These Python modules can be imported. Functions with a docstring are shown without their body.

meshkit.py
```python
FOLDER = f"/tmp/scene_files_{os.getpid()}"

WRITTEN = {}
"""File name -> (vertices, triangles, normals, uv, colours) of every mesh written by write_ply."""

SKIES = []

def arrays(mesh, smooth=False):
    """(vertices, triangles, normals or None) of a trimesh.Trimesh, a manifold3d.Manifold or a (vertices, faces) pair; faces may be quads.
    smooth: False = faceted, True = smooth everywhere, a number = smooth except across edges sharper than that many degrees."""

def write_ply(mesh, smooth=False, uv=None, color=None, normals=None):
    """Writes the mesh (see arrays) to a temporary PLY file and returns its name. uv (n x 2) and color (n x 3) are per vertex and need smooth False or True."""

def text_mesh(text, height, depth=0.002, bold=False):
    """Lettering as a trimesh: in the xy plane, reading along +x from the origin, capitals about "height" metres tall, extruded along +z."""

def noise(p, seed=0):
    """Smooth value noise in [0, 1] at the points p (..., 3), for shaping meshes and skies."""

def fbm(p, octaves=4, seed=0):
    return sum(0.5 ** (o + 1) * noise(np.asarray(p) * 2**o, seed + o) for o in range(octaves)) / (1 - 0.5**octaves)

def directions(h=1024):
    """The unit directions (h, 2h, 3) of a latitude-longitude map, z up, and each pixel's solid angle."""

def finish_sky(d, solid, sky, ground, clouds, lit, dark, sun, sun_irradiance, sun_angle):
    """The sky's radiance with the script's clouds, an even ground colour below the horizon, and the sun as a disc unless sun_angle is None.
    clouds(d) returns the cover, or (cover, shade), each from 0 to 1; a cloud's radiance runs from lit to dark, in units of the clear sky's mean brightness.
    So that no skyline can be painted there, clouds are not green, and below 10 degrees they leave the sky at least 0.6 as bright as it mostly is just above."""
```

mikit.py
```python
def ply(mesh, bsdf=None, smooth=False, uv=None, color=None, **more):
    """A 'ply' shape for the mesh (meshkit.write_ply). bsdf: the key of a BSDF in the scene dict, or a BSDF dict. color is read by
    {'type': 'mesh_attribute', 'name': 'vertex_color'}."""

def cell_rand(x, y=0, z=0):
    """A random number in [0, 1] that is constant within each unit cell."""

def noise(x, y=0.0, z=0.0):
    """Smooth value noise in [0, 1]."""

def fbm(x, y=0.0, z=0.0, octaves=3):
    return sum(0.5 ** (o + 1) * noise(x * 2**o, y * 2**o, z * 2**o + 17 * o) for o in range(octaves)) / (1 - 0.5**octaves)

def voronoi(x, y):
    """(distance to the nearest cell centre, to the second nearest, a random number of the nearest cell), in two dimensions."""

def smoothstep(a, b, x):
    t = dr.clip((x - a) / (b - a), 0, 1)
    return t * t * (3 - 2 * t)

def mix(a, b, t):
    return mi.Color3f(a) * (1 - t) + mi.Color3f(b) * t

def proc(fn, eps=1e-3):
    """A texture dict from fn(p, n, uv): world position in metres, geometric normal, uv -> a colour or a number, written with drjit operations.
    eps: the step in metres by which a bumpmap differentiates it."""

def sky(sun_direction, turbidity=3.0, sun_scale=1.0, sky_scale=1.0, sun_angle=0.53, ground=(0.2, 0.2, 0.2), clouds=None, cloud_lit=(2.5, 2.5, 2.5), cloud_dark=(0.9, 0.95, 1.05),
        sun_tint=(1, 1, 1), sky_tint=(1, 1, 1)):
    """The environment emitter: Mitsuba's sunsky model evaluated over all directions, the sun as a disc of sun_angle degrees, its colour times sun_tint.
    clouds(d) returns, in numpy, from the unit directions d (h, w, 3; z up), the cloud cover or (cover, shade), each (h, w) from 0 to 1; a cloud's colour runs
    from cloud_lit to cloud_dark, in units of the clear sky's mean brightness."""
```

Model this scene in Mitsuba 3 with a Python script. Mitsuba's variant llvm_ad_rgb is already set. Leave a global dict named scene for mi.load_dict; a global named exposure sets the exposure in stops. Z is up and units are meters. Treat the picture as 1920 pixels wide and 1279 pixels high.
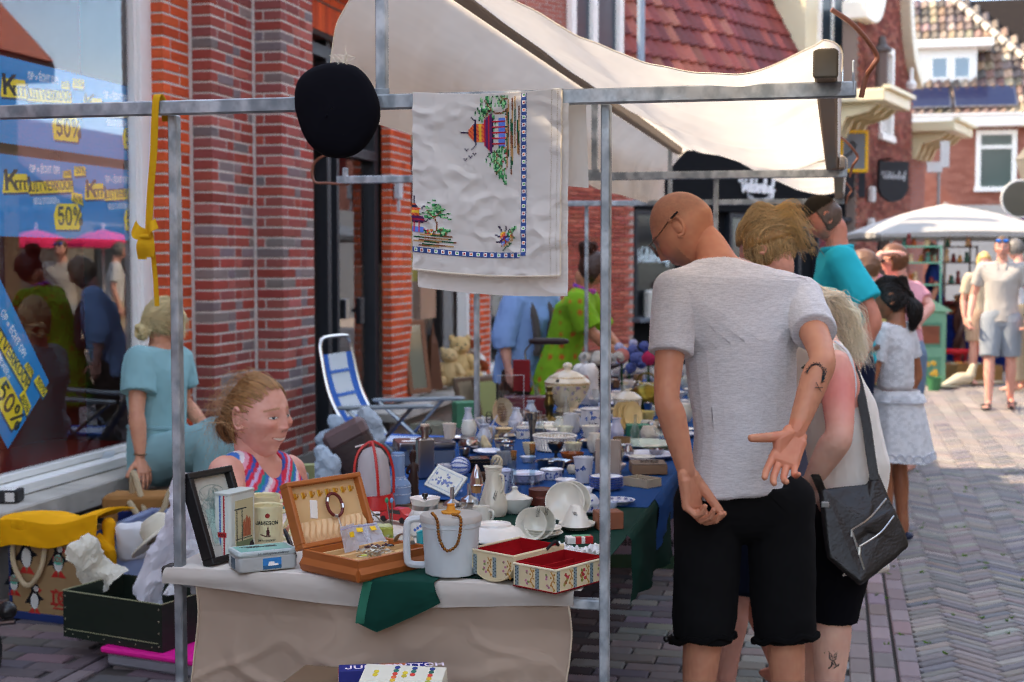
import math, numpy as np, trimesh, mitsuba as mi, mikit, meshkit, drjit as dr
from mikit import proc, noise, fbm, smoothstep, mix, cell_rand
from manifold3d import Manifold, Mesh as MMesh
from shapely import Polygon, LineString, Point, affinity, unary_union
from trimesh.creation import extrude_polygon, icosphere
np.random.seed(3)
RNG = np.random.default_rng(11)
# ---------------------------------------------------------------- camera, sky, exposure
YAW, PITCH, EYE = math.radians(12.963), math.radians(3.229), (0, 0, 1.53)
_f = (-math.sin(YAW)*math.cos(PITCH), math.cos(YAW)*math.cos(PITCH), -math.sin(PITCH))
scene, labels = {}, {}
scene['camera'] = {'type': 'thinlens', 'fov': 39.835, 'fov_axis': 'x', 'aperture_radius': 0.0050, 'focus_distance': 3.35,
    'near_clip': 0.1, 'far_clip': 400.0,
    'to_world': mi.ScalarTransform4f().look_at(origin=list(EYE), target=[EYE[k]+_f[k] for k in range(3)], up=[0, 0, 1])}
def cloud_cover(d):
    n = meshkit.fbm(d*np.array([2.2, 2.2, 5.0])+3.1, 5)
    return np.clip((n-0.42)*3.2, 0, 1)*0.8, np.clip((n-0.5)*1.2, 0, 1)*0.5
scene['sky'] = mikit.sky((-0.70, -0.10, 0.707), turbidity=3.5, sun_scale=0.75, sky_scale=2.15, sky_tint=(1.13, 1.0, 0.87), clouds=cloud_cover, cloud_lit=(2.0, 2.0, 2.0), sun_tint=(1.0, 0.96, 0.9))
exposure = 3.1
# ---------------------------------------------------------------- helpers
def C(h, k=1.0):
    h = h.lstrip('#')
    if len(h) == 3: h = ''.join(a*2 for a in h)
    v = np.array([int(h[i:i+2], 16)/255 for i in (0, 2, 4)])
    return np.where(v <= 0.04045, v/12.92, ((v+0.055)/1.055)**2.4)*k
def num(k):
    if k not in scene and k not in labels: return k
    i = 1
    while f'{k}_{i:03d}' in scene or f'{k}_{i:03d}' in labels: i += 1
    return f'{k}_{i:03d}'
_nums = {}
def numf(k):
    i = _nums.get(k, -1)+1; _nums[k] = i
    return k if i == 0 else f'{k}_{i:03d}'
def Tr(x=0, y=0, z=0):
    m = np.eye(4); m[:3, 3] = (x, y, z); return m
def Rt(ax, deg):
    ax = {'x': (1, 0, 0), 'y': (0, 1, 0), 'z': (0, 0, 1)}.get(ax, ax)
    return trimesh.transformations.rotation_matrix(math.radians(deg), ax)
def Sc(x, y=None, z=None):
    return np.diag([x, x if y is None else y, x if z is None else z, 1.0])
def TM(m):
    if isinstance(m, trimesh.Trimesh): return m
    if hasattr(m, 'to_mesh'):
        q = m.to_mesh(); return trimesh.Trimesh(np.array(q.vert_properties[:, :3], float), np.array(q.tri_verts), process=False)
    v, f = np.asarray(m[0], float), np.asarray(m[1], int)
    if f.shape[1] == 4: f = np.vstack([f[:, [0, 1, 2]], f[:, [0, 2, 3]]])
    return trimesh.Trimesh(v, f, process=False)
def mf(m):
    m = TM(m); m = trimesh.Trimesh(m.vertices, m.faces, process=True)
    return Manifold(MMesh(np.asarray(m.vertices, np.float32), np.asarray(m.faces, np.uint32)))
def xf(m, *Ms):
    m = TM(m).copy(); M = np.eye(4)
    for a in Ms: M = M @ a
    m.apply_transform(M)
    return m
def cat(*ms):
    ms = [TM(m) for m in (ms[0] if len(ms) == 1 and isinstance(ms[0], (list, tuple)) else ms)]
    vs, fs, o = [], [], 0
    for m in ms: vs.append(m.vertices); fs.append(m.faces+o); o += len(m.vertices)
    return trimesh.Trimesh(np.vstack(vs), np.vstack(fs), process=False)
def shape(mesh, mat, color=(0.5, 0.5, 0.5), smooth=35):
    m = TM(mesh)
    if smooth is False:
        v = m.vertices[m.faces].reshape(-1, 3); m = trimesh.Trimesh(v, np.arange(len(v)).reshape(-1, 3), process=False)
        fc = np.repeat(color, 3, axis=0) if isinstance(color, np.ndarray) and color.ndim == 2 and len(color) == len(m.faces) else None
    else:
        if smooth is not True: m = trimesh.graph.smooth_shade(m, angle=np.radians(smooth), facet_minarea=None)
        fc = None
    vary = callable(color) or (fc is None and isinstance(color, np.ndarray) and color.ndim == 2)
    me = (np.asarray(m.vertices), np.asarray(m.faces))
    if vary:                                             # a colour per vertex
        cv = np.clip(color(np.asarray(m.vertices)) if callable(color) else color, 0, 1)
        vmat(mat)
        return mikit.ply(me, mat+'_vary', smooth=(smooth is not False), color=cv)
    if mat not in UVC: return mikit.ply(me, mat, smooth=(smooth is not False))
    cv = fc if fc is not None else np.tile(np.asarray(C(color) if isinstance(color, str) else color, float), (len(m.vertices), 1))
    q = np.round(np.sqrt(np.clip(cv, 0, 1))*255)          # one colour per face, kept in the uv (so that meshes of one material join)
    return mikit.ply(me, mat, smooth=(smooth is not False), uv=np.stack([q[:, 0]*256+q[:, 1], q[:, 2]/255], 1))
REG = []
class Th:
    """a thing; its parts get keys that start with its own key"""
    def __init__(s, name, label=None, catg=None, group=None, kind=None, at=None):
        s.key = num(name); s.M = np.eye(4) if at is None else at; d = {}
        if label: d['label'] = label
        if catg: d['category'] = catg
        if group: d['group'] = group
        if kind: d['kind'] = kind
        labels[s.key] = d; REG.append((*s.M[:2, 3], label or ''))
    def p(s, name, mesh, mat, color=(0.5, 0.5, 0.5), smooth=35, of=None, label=None, kind=None):
        k = numf((of or s.key)+'__'+name)
        scene[k] = shape(xf(mesh, s.M), mat, color, smooth)
        if label or kind: labels[k] = {a: b for a, b in (('label', label), ('kind', kind)) if b}
        return k
def one(name, label, catg, mesh, mat, color=(0.5, 0.5, 0.5), smooth=35, group=None, kind=None, at=None):
    t = Th(name, label, catg, group, kind)
    scene[t.key] = shape(xf(mesh, np.eye(4) if at is None else at), mat, color, smooth)
    return t
# --- primitives
def box(x, y, z, b=0.0, c=(0, 0, 0)):
    """box of size x,y,z standing on z=0 (centre c), edges chamfered by b"""
    if b <= 0:
        m = trimesh.creation.box((x, y, z))
    else:
        p = [(sx*(x/2-b*(k != 0)), sy*(y/2-b*(k != 1)), sz*(z/2-b*(k != 2))) for sx in (-1, 1) for sy in (-1, 1) for sz in (-1, 1) for k in range(3)]
        m = TM(Manifold.hull_points(np.array(p)))
    m.vertices = m.vertices + np.array([c[0], c[1], c[2]+z/2]); return m
def rbox(x, y, z, r, c=(0, 0, 0), rz=0.004, n=6):
    """box with round vertical corners"""
    p = Polygon([(-x/2+r, -y/2+r), (x/2-r, -y/2+r), (x/2-r, y/2-r), (-x/2+r, y/2-r)]).buffer(r, quad_segs=n)
    q = list(p.exterior.coords)[:-1]; k = 1-2*rz/max(x, y)
    pts = [(a*s, b*s, h) for a, b in q for s, h in ((k, 0), (1, rz), (1, z-rz), (k, z))]
    m = TM(Manifold.hull_points(np.array(pts))); m.vertices = m.vertices+np.array(c); return m
def lathe(prof, n=28, c=(0, 0, 0), sx=1.0, sy=1.0, fn=None):
    """profile [(r,z)...] turned about z; r=0 closes it"""
    p = np.array(prof, float); a = np.arange(n)*2*np.pi/n
    v = np.stack([p[:, None, 0]*np.cos(a)*sx, p[:, None, 0]*np.sin(a)*sy, np.repeat(p[:, 1:2], n, 1)], -1)
    if fn is not None: v = fn(v, a)
    k = len(p); i, j = np.meshgrid(np.arange(k-1), np.arange(n), indexing='ij')
    q = np.stack([i*n+j, i*n+(j+1) % n, (i+1)*n+(j+1) % n, (i+1)*n+j], -1).reshape(-1, 4)
    f = np.vstack([q[:, [0, 1, 2]], q[:, [0, 2, 3]]])
    m = trimesh.Trimesh(v.reshape(-1, 3)+np.array(c), f, process=False)
    m.update_faces(m.area_faces > 1e-12); return m
def spl(pts, n=40):
    """Catmull-Rom through points"""
    p = np.asarray(pts, float)
    if len(p) < 3: return p[0]+(p[-1]-p[0])*np.linspace(0, 1, n)[:, None]
    P = np.vstack([2*p[0]-p[1], p, 2*p[-1]-p[-2]]); t = np.linspace(0, len(p)-1-1e-9, n); i = t.astype(int); u = (t-i)[:, None]
    a, b, c, d = P[i], P[i+1], P[i+2], P[i+3]
    return 0.5*((2*b)+(c-a)*u+(2*a-5*b+4*c-d)*u**2+(3*b-a-3*c+d)*u**3)
def tube(pts, r, n=8, caps=True, flat=1.0, closed=False):
    p = np.asarray(pts, float); k = len(p); r = np.broadcast_to(r, (k,))
    t = np.gradient(p, axis=0)
    if closed: t = np.roll(p, -1, 0)-np.roll(p, 1, 0)
    t /= np.linalg.norm(t, axis=1, keepdims=True)+1e-12
    a = np.zeros_like(p); ref = np.array([0, 0, 1.0]) if abs(t[0][2]) < 0.9 else np.array([1.0, 0, 0])
    for i in range(k):
        ref = ref-t[i]*(ref@t[i]); ref /= np.linalg.norm(ref)+1e-12; a[i] = ref
    b = np.cross(t, a); g = np.arange(n)*2*np.pi/n
    v = p[:, None]+r[:, None, None]*(np.cos(g)[None, :, None]*a[:, None]*flat+np.sin(g)[None, :, None]*b[:, None])
    i, j = np.meshgrid(np.arange(k if closed else k-1), np.arange(n), indexing='ij'); i2 = (i+1) % k
    q = np.stack([i*n+j, i*n+(j+1) % n, i2*n+(j+1) % n, i2*n+j], -1).reshape(-1, 4)
    f = np.vstack([q[:, [0, 2, 1]], q[:, [0, 3, 2]]]); v = v.reshape(-1, 3)
    if caps and not closed:
        v = np.vstack([v, p[:1], p[-1:]]); j = np.arange(n)
        f = np.vstack([f, np.stack([j*0+k*n, j, (j+1) % n], 1)[:, [0, 1, 2]], np.stack([j*0+k*n+1, (k-1)*n+(j+1) % n, (k-1)*n+j], 1)])
    return trimesh.Trimesh(v, f, process=False)
def sheet(fn, nu, nv, thick=0.0):
    """surface fn(u,v)->(...,3) on a grid, optionally given thickness"""
    u, v = np.meshgrid(np.linspace(0, 1, nu), np.linspace(0, 1, nv), indexing='ij')
    P = np.asarray(fn(u, v), float).reshape(-1, 3)
    i, j = np.meshgrid(np.arange(nu-1), np.arange(nv-1), indexing='ij')
    q = np.stack([i*nv+j, (i+1)*nv+j, (i+1)*nv+j+1, i*nv+j+1], -1).reshape(-1, 4)
    f = np.vstack([q[:, [0, 1, 2]], q[:, [0, 2, 3]]]); m = trimesh.Trimesh(P, f, process=False)
    if thick:
        N = m.vertex_normals; k = len(P)
        e = np.concatenate([np.arange(nu-1)*nv, (nu-1)*nv+np.arange(nv-1), (np.arange(nu-1, 0, -1))*nv+nv-1, np.arange(nv-1, 0, -1)])
        e2 = np.roll(e, -1); side = np.vstack([np.stack([e, e2+k, e2], 1), np.stack([e, e+k, e2+k], 1)])
        m = trimesh.Trimesh(np.vstack([P, P-N*thick]), np.vstack([f, f[:, ::-1]+k, side[:, ::-1]]), process=False)
    return m
def prism(poly, h, z=0.0):
    poly = poly if hasattr(poly, 'geom_type') else Polygon(poly)
    gs = [g for g in getattr(poly, 'geoms', [poly]) if g.area > 1e-9]
    m = cat([extrude_polygon(g, h, engine='earcut') for g in gs]); m.vertices[:, 2] += z; return m
def wedge(x, y, z, k=1.0):
    return box(x, y, z)
_tx = {}
def text(s, h, depth=0.001, bold=False, cen=False):
    if (s, bold) not in _tx: _tx[(s, bold)] = meshkit.text_mesh(s, 1.0, 1.0, bold)
    m = _tx[(s, bold)].copy(); m.vertices = m.vertices*np.array([h, h, depth])
    if cen: m.vertices[:, 0] -= (m.vertices[:, 0].min()+m.vertices[:, 0].max())/2
    return m
def face_x(m):
    """xy-plane drawing -> upright on a wall whose normal is +X (reads left to right along +Y)"""
    return xf(m, np.array([[0, 0, 1, 0], [1, 0, 0, 0], [0, 1, 0, 0], [0, 0, 0, 1.0]]))
def face_y(m):
    """xy-plane drawing -> upright facing -Y"""
    return xf(m, np.array([[1, 0, 0, 0], [0, 0, -1, 0], [0, 1, 0, 0], [0, 0, 0, 1.0]]))
def wob(m, amp, f, seed=0, aniso=(1, 1, 1)):
    m = TM(m).copy(); p = m.vertices*f*np.array(aniso)
    m.vertices = m.vertices+m.vertex_normals*((meshkit.fbm(p, 3, seed)-0.5)*2*amp)[:, None]; return m
def jit(col, s, n=None):
    return np.clip(np.asarray(col)*(1+RNG.normal(0, s))*(1+RNG.normal(0, s*0.4, 3)), 0, 1)
# ---------------------------------------------------------------- materials (base colour = the mesh's own colour)
VA = {'type': 'mesh_attribute', 'name': 'vertex_color'}
def _own(p, n, uv):
    u = dr.floor(uv.x+0.5); r = dr.floor(u/256); c = mi.Color3f(r/255, (u-r*256)/255, uv.y)
    return c*c
VC = proc(_own)
UVC = set()
def vmat(name):
    if name+'_vary' not in scene:
        def sub(d): return {k: (VA if v is VC else sub(v) if isinstance(v, dict) else v) for k, v in d.items()}
        scene[name+'_vary'] = sub(scene[name])
def mat(name, rough=0.6, spec=0.5, bump=None, bscale=0.002, eps=1e-3, two=True, **more):
    b = {'type': 'principled', 'base_color': VC, 'roughness': rough, 'specular': spec, **more}
    if bump is not None: b = {'type': 'bumpmap', 'arbitrary': proc(bump, eps), 'scale': bscale, 'bsdf': b}
    scene[name] = {'type': 'twosided', 'bsdf': b} if two else b; UVC.add(name)
mat('matte', 0.9, 0.15)
mat('satin', 0.5, 0.4)
mat('gloss', 0.16, 0.5)
mat('china', 0.09, 0.55, clearcoat=0.4, clearcoat_gloss=0.95)
mat('plastic', 0.33, 0.5)
mat('skin', 0.48, 0.4, bump=lambda p, n, uv: fbm(p.x*160, p.y*160, p.z*160, 2), bscale=0.0006)
mat('haircol', 0.45, 0.5)
mat('cloth', 0.95, 0.1, bump=lambda p, n, uv: noise(p.x*700, p.y*700, p.z*700), bscale=0.0007, sheen=0.25)
scene['lace'] = {'type': 'principledthin', 'base_color': proc(lambda p, n, uv: mi.Color3f(0.72, 0.73, 0.75)+0.18*smoothstep(0.35, 0.6, fbm(p.x*55, p.y*55, p.z*55, 2))), 'roughness': 0.9, 'diff_trans': 0.5, 'spec_trans': 0.0}
mat('jersey', 0.95, 0.1, bump=lambda p, n, uv: fbm(p.x*60, p.y*60, p.z*420, 2), bscale=0.0012, sheen=0.3)
scene['heather'] = {'type': 'twosided', 'bsdf': {'type': 'bumpmap', 'arbitrary': proc(lambda p, n, uv: fbm(p.x*45, p.y*45, p.z*380, 3)+1.2*fbm(p.x*16+p.z*9, p.y*16, p.z*6, 3)), 'scale': 0.004, 'bsdf': {'type': 'principled', 'roughness': 0.95, 'specular': 0.1, 'sheen': 0.3,
    'base_color': proc(lambda p, n, uv: mix((0.46, 0.46, 0.48), (0.63, 0.63, 0.65), smoothstep(0.2, 0.8, 0.5*noise(p.x*150, p.y*150, p.z*700)+0.5*fbm(p.x*60, p.y*60, p.z*300, 2))))}}}
mat('leather', 0.42, 0.5, bump=lambda p, n, uv: fbm(p.x*170, p.y*170, p.z*170, 2), bscale=0.0016)
mat('wood', 0.5, 0.4, bump=lambda p, n, uv: fbm(p.x*40, p.y*40, p.z*300, 2), bscale=0.0008)
mat('brick', 0.92, 0.15, bump=lambda p, n, uv: fbm(p.x*90, p.y*90, p.z*90, 3), bscale=0.006)
mat('paver', 0.78, 0.25, bump=lambda p, n, uv: fbm(p.x*70, p.y*70, p.z*70, 3), bscale=0.006)
mat('concrete', 0.93, 0.15, bump=lambda p, n, uv: fbm(p.x*60, p.y*60, p.z*60, 3), bscale=0.006)
mat('paint', 0.4, 0.4)
mat('metal', 0.22, 0.5, metallic=1.0)
mat('mirror', 0.08, 0.5, metallic=1.0)
mat('brass', 0.3, 0.5, metallic=1.0)
mat('rooftile', 0.45, 0.4, bump=lambda p, n, uv: fbm(p.x*18, p.y*18, p.z*18, 3), bscale=0.02)
scene['galvanised'] = {'type': 'twosided', 'bsdf': {'type': 'principled', 'metallic': 0.55, 'specular': 0.5,
    'base_color': proc(lambda p, n, uv: mix((0.24, 0.28, 0.31), (0.50, 0.54, 0.57), smoothstep(0.25, 0.75, fbm(p.x*38, p.y*38, p.z*22, 4)))*(0.8+0.35*smoothstep(0.35, 0.6, noise(p.x*9+7, p.y*9, p.z*7)))),
    'roughness': proc(lambda p, n, uv: 0.34+0.25*noise(p.x*50, p.y*50, p.z*50))}}
scene['canvas'] = {'type': 'principledthin', 'base_color': proc(lambda p, n, uv: mix((0.70, 0.64, 0.555), (0.83, 0.775, 0.69), fbm(p.x*5, p.y*5, p.z*5, 3)+0.35*fbm(p.x*6, p.y*4, p.z*85, 3)-0.17)*(1-0.25*smoothstep(0.62, 0.8, fbm(p.x*3+9, p.y*2, p.z*3, 4)))),
    'roughness': 0.9, 'diff_trans': 0.95, 'spec_trans': 0.0}
scene['thincloth'] = {'type': 'principledthin', 'base_color': VC, 'roughness': 0.9, 'diff_trans': 0.55, 'spec_trans': 0.0}
scene['frosted'] = {'type': 'principledthin', 'base_color': VC, 'roughness': 0.25, 'diff_trans': 1.0, 'spec_trans': 0.25, 'eta': 1.4}
scene['milky'] = {'type': 'principledthin', 'base_color': VC, 'roughness': 0.3, 'diff_trans': 0.7, 'spec_trans': 0.08, 'eta': 1.4}
scene['leaf'] = {'type': 'principledthin', 'base_color': VC, 'roughness': 0.5, 'diff_trans': 0.7, 'spec_trans': 0.0}
scene['pane'] = {'type': 'thindielectric', 'int_ior': 1.52}
scene['glass'] = {'type': 'thindielectric', 'int_ior': 1.45, 'specular_transmittance': {'type': 'rgb', 'value': [0.93, 0.95, 0.95]}}
scene['blueglass'] = {'type': 'thindielectric', 'int_ior': 1.5, 'specular_transmittance': {'type': 'rgb', 'value': [0.62, 0.76, 0.82]}}
scene['darklens'] = {'type': 'thindielectric', 'int_ior': 1.6, 'specular_transmittance': {'type': 'rgb', 'value': [0.12, 0.11, 0.1]}}
UVC |= {'thincloth', 'frosted', 'milky', 'leaf'}
# ================================================================ ground
def dist_sorted(cs):
    return np.argsort([math.hypot(c[0], c[1]) for c in cs])
def vis(x, y, m=1.5):
    """inside the wedge that the photograph can see (with a margin)"""
    a = math.degrees(math.atan2(x, y))+12.96
    return abs(a) < 20+m and y > 3.0
ground_col = proc(lambda p, n, uv: mix((0.055, 0.05, 0.048), (0.10, 0.09, 0.085), fbm(p.x*3, p.y*3, 0, 4)))
far_pave = proc(lambda p, n, uv: mix((0.20, 0.165, 0.145), (0.30, 0.255, 0.225), fbm(p.x*1.3, p.y*1.3, 0, 4)*0.6+0.4*cell_rand(dr.floor(p.x*9+p.y*9), dr.floor(p.x*14-p.y*14))))
scene['groundmat'] = {'type': 'twosided', 'bsdf': {'type': 'diffuse', 'reflectance': ground_col}}
scene['farpave'] = {'type': 'twosided', 'bsdf': {'type': 'principled', 'roughness': 0.85, 'specular': 0.2, 'base_color': far_pave}}
g = Th('ground', kind='structure')
scene[g.key] = shape(sheet(lambda u, v: np.stack([-60+120*u, -30+150*v, 0*u-0.016], -1), 2, 2), 'groundmat')
def paver(cx, cy, L, W, ang, h=0.03, top=0.0, gap=0.008, cham=0.005):
    l, w = L/2-gap/2, W/2-gap/2
    a = np.array([[-l, -w], [l, -w], [l, w], [-l, w]]); b = a*np.array([(l-cham)/l, (w-cham)/w])
    t = top+RNG.normal(0, 0.0012); tilt = RNG.normal(0, 0.006, 2)
    q = np.vstack([np.c_[a, np.full(4, t-h)], np.c_[a, np.full(4, t-cham)], np.c_[b, t+b@tilt]])
    c, s = math.cos(ang), math.sin(ang); x = q[:, 0]*c-q[:, 1]*s+cx; q[:, 1] = q[:, 0]*s+q[:, 1]*c+cy; q[:, 0] = x
    f = []
    for k in (0, 4):
        for i in range(4): j = (i+1) % 4; f += [[k+i, k+j, k+4+j], [k+i, k+4+j, k+4+i]]
    f += [[8, 9, 10], [8, 10, 11]]
    return trimesh.Trimesh(q, np.array(f), process=False)
def lay(th, items, m, part, rest, cap, of=None):
    """items: (mesh, colour, nearness); the largest cap ones become parts, the others one part of kind stuff"""
    items = sorted(items, key=lambda t: t[2])
    for me, co, _ in items[:cap]: th.p(part, me, m, co, smooth=False, of=of)
    if len(items) > cap:
        ms = [i[0] for i in items[cap:]]
        fc = np.vstack([np.tile(i[1], (len(i[0].faces), 1)) for i in items[cap:]])
        th.p(rest, cat(ms), m, fc, smooth=False, of=of, kind='stuff')
tones = [C('#827c7b'), C('#777374'), C('#8a807b'), C('#7d7674'), C('#8c8580'), C('#716e71'), C('#837975')]
road = Th('road', kind='structure')
scene[road.key] = shape(sheet(lambda u, v: np.stack([0.16+8*u, 3.2+16.6*v, 0*u-0.012], -1), 2, 2), 'groundmat')
its, w, n = [], 0.0515, 4
for r in range(-520, 520):
    for m_ in range(-75, 75):
        for o in (0, 1):
            x, y = ((r+2*n*m_+n/2), r+0.5) if o == 0 else (r+0.5, r-2*n+1+2*n*m_+n/2)
            X, Y = (x-y)*w*0.7071+1.5, (x+y)*w*0.7071+10
            if X < 0.345 or X > 6.5 or Y < 4.3 or Y > 19.6 or not vis(X, Y): continue
            its.append((paver(X, Y, n*w, w, math.pi/4+(math.pi/2 if o else 0)), jit(tones[RNG.integers(7)]*.97, 0.08), math.hypot(X, Y)))
lay(road, its, 'paver', 'brick', 'brickwork', 300)
fr = Th('far_street', kind='structure')
scene[fr.key] = shape(sheet(lambda u, v: np.stack([-8+30*u, 19.45+30*v, 0*u-0.004], -1), 2, 2), 'farpave')
fs = Th('side_street', kind='structure')
scene[fs.key] = shape(sheet(lambda u, v: np.stack([6.6+12*u, -6+26*v, 0*u-0.005], -1), 2, 2), 'farpave')
pv = Th('pavement', kind='structure')
scene[pv.key] = shape(sheet(lambda u, v: np.stack([-3.6+3.75*u, 3+16.8*v, 0*u-0.013], -1), 2, 2), 'groundmat')
its = []
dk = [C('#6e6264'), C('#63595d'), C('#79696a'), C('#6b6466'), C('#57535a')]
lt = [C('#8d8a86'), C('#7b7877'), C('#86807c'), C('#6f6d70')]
for iy in range(0, 160):
    y = 3.55+iy*0.1
    for ix in range(-16, 2):
        x = ix*0.21+(0.105 if iy % 2 else 0)-0.14
        if x < -3.45 or x > 0.0 or not vis(x, y): continue
        if -2.86 < x < -2.64: continue
        L = 0.21
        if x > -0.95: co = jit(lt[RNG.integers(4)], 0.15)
        else: co = jit(dk[RNG.integers(5)]*(.55 if x > -1.75 else .85), 0.12)  # dark bricks; under the stall the table's shade is put into their colour
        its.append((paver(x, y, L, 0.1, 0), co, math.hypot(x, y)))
for iy in range(40):
    y = 3.6+iy*0.205
    for k in (-2.80, -2.72):
        if vis(k, y): its.append((paver(k, y, 0.2, 0.075, math.pi/2), jit(dk[iy % 5], 0.1), math.hypot(k, y)))
for iy in range(75):                                    # the edge band between pavement and road
    y = 4.2+iy*0.205
    for k in (0.10, 0.19, 0.28):
        if vis(k, y) and y < 19: its.append((paver(k, y+(0.1 if k == 0.19 else 0), 0.2, 0.085, math.pi/2, top=0.003), jit(C('#837577'), 0.1), math.hypot(k, y)))
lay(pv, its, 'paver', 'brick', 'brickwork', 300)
# weeds between the bricks
ws = []
for _ in range(150):
    X, Y = RNG.uniform(0.15, 2.2), RNG.uniform(4.6, 11)
    for k in range(5):
        a, l = RNG.uniform(0, 6.3), RNG.uniform(0.012, 0.03)
        ws.append(trimesh.Trimesh([[X+RNG.normal(0, .008), Y+RNG.normal(0, .008), 0], [X+.004, Y+.003, 0.001], [X+math.cos(a)*l, Y+math.sin(a)*l, 0.012]], [[0, 1, 2]], process=False))
one('weed_tuft', None, None, cat(ws), 'leaf', C('#5d7a34'), smooth=False, kind='stuff')
# ================================================================ the shop on the left
R1 = [C('#96493f'), C('#8d463e'), C('#8a4c46'), C('#9d5a51'), C('#864e49'), C('#7d6f6d'), C('#92463d'), C('#8b443c'), C('#74696a')]
OR = [C('#c0532f'), C('#b54c2d'), C('#c85a33'), C('#ad482d'), C('#ba5332')]
shop = Th('brick_shop', 'red and orange brick shop with big display window and tall brick pillars on the left', 'building')
allb = []
def pillar(name, x0, x1, y0, y1, z0, z1, pal, side=True, pitch=0.0625):
    """core of mortar, bricks on the street face (+X) and on the face towards the camera (-Y)"""
    k = shop.p(name, box(x1-x0-0.008, y1-y0-0.016, z1-z0-0.004, 0, ((x0+x1)/2, (y0+y1)/2+0.004, z0)), 'concrete', C('#bdb5ac'), smooth=False)
    nz = int((z1-z0)/pitch); D = x1-x0
    for i in range(nz):
        z, h = z0+i*pitch+0.006, pitch-0.0125
        y, odd = y0, i % 2; seq = ([0.21, 0.1, 0.21, 0.1] if odd else [0.1, 0.21, 0.1, 0.21])*6
        if (i//2) % 2: seq = seq[1:]
        q = 0
        first = True
        while y < y1-0.02:
            L = min(seq[q], y1-y); q += 1
            if y1-(y+L) < 0.05: L = y1-y
            e = RNG.normal(0, 0.0012); dx = D if (first and side and D < 0.15) else 0.1 if not first else min(D, 0.11 if odd else D)
            allb.append((k, box(dx, L-0.011, h, 0.0025, (x1-dx/2+e, y+L/2+(-0.0 if not first else 0), z)), jit(pal[RNG.integers(len(pal))], 0.07), math.hypot(x1, y)))
            if first and side and dx < D-0.03:
                d2 = D-dx-0.011
                allb.append((k, box(d2, 0.1, h, 0.0025, (x0+d2/2, y0+0.055, z)), jit(pal[RNG.integers(len(pal))], 0.07), math.hypot(x1, y)))
            y += L; first = False
    return k
pillar('corner_pier', -3.74, -3.61, 7.17, 7.5, 0.45, 3.6, OR)
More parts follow.
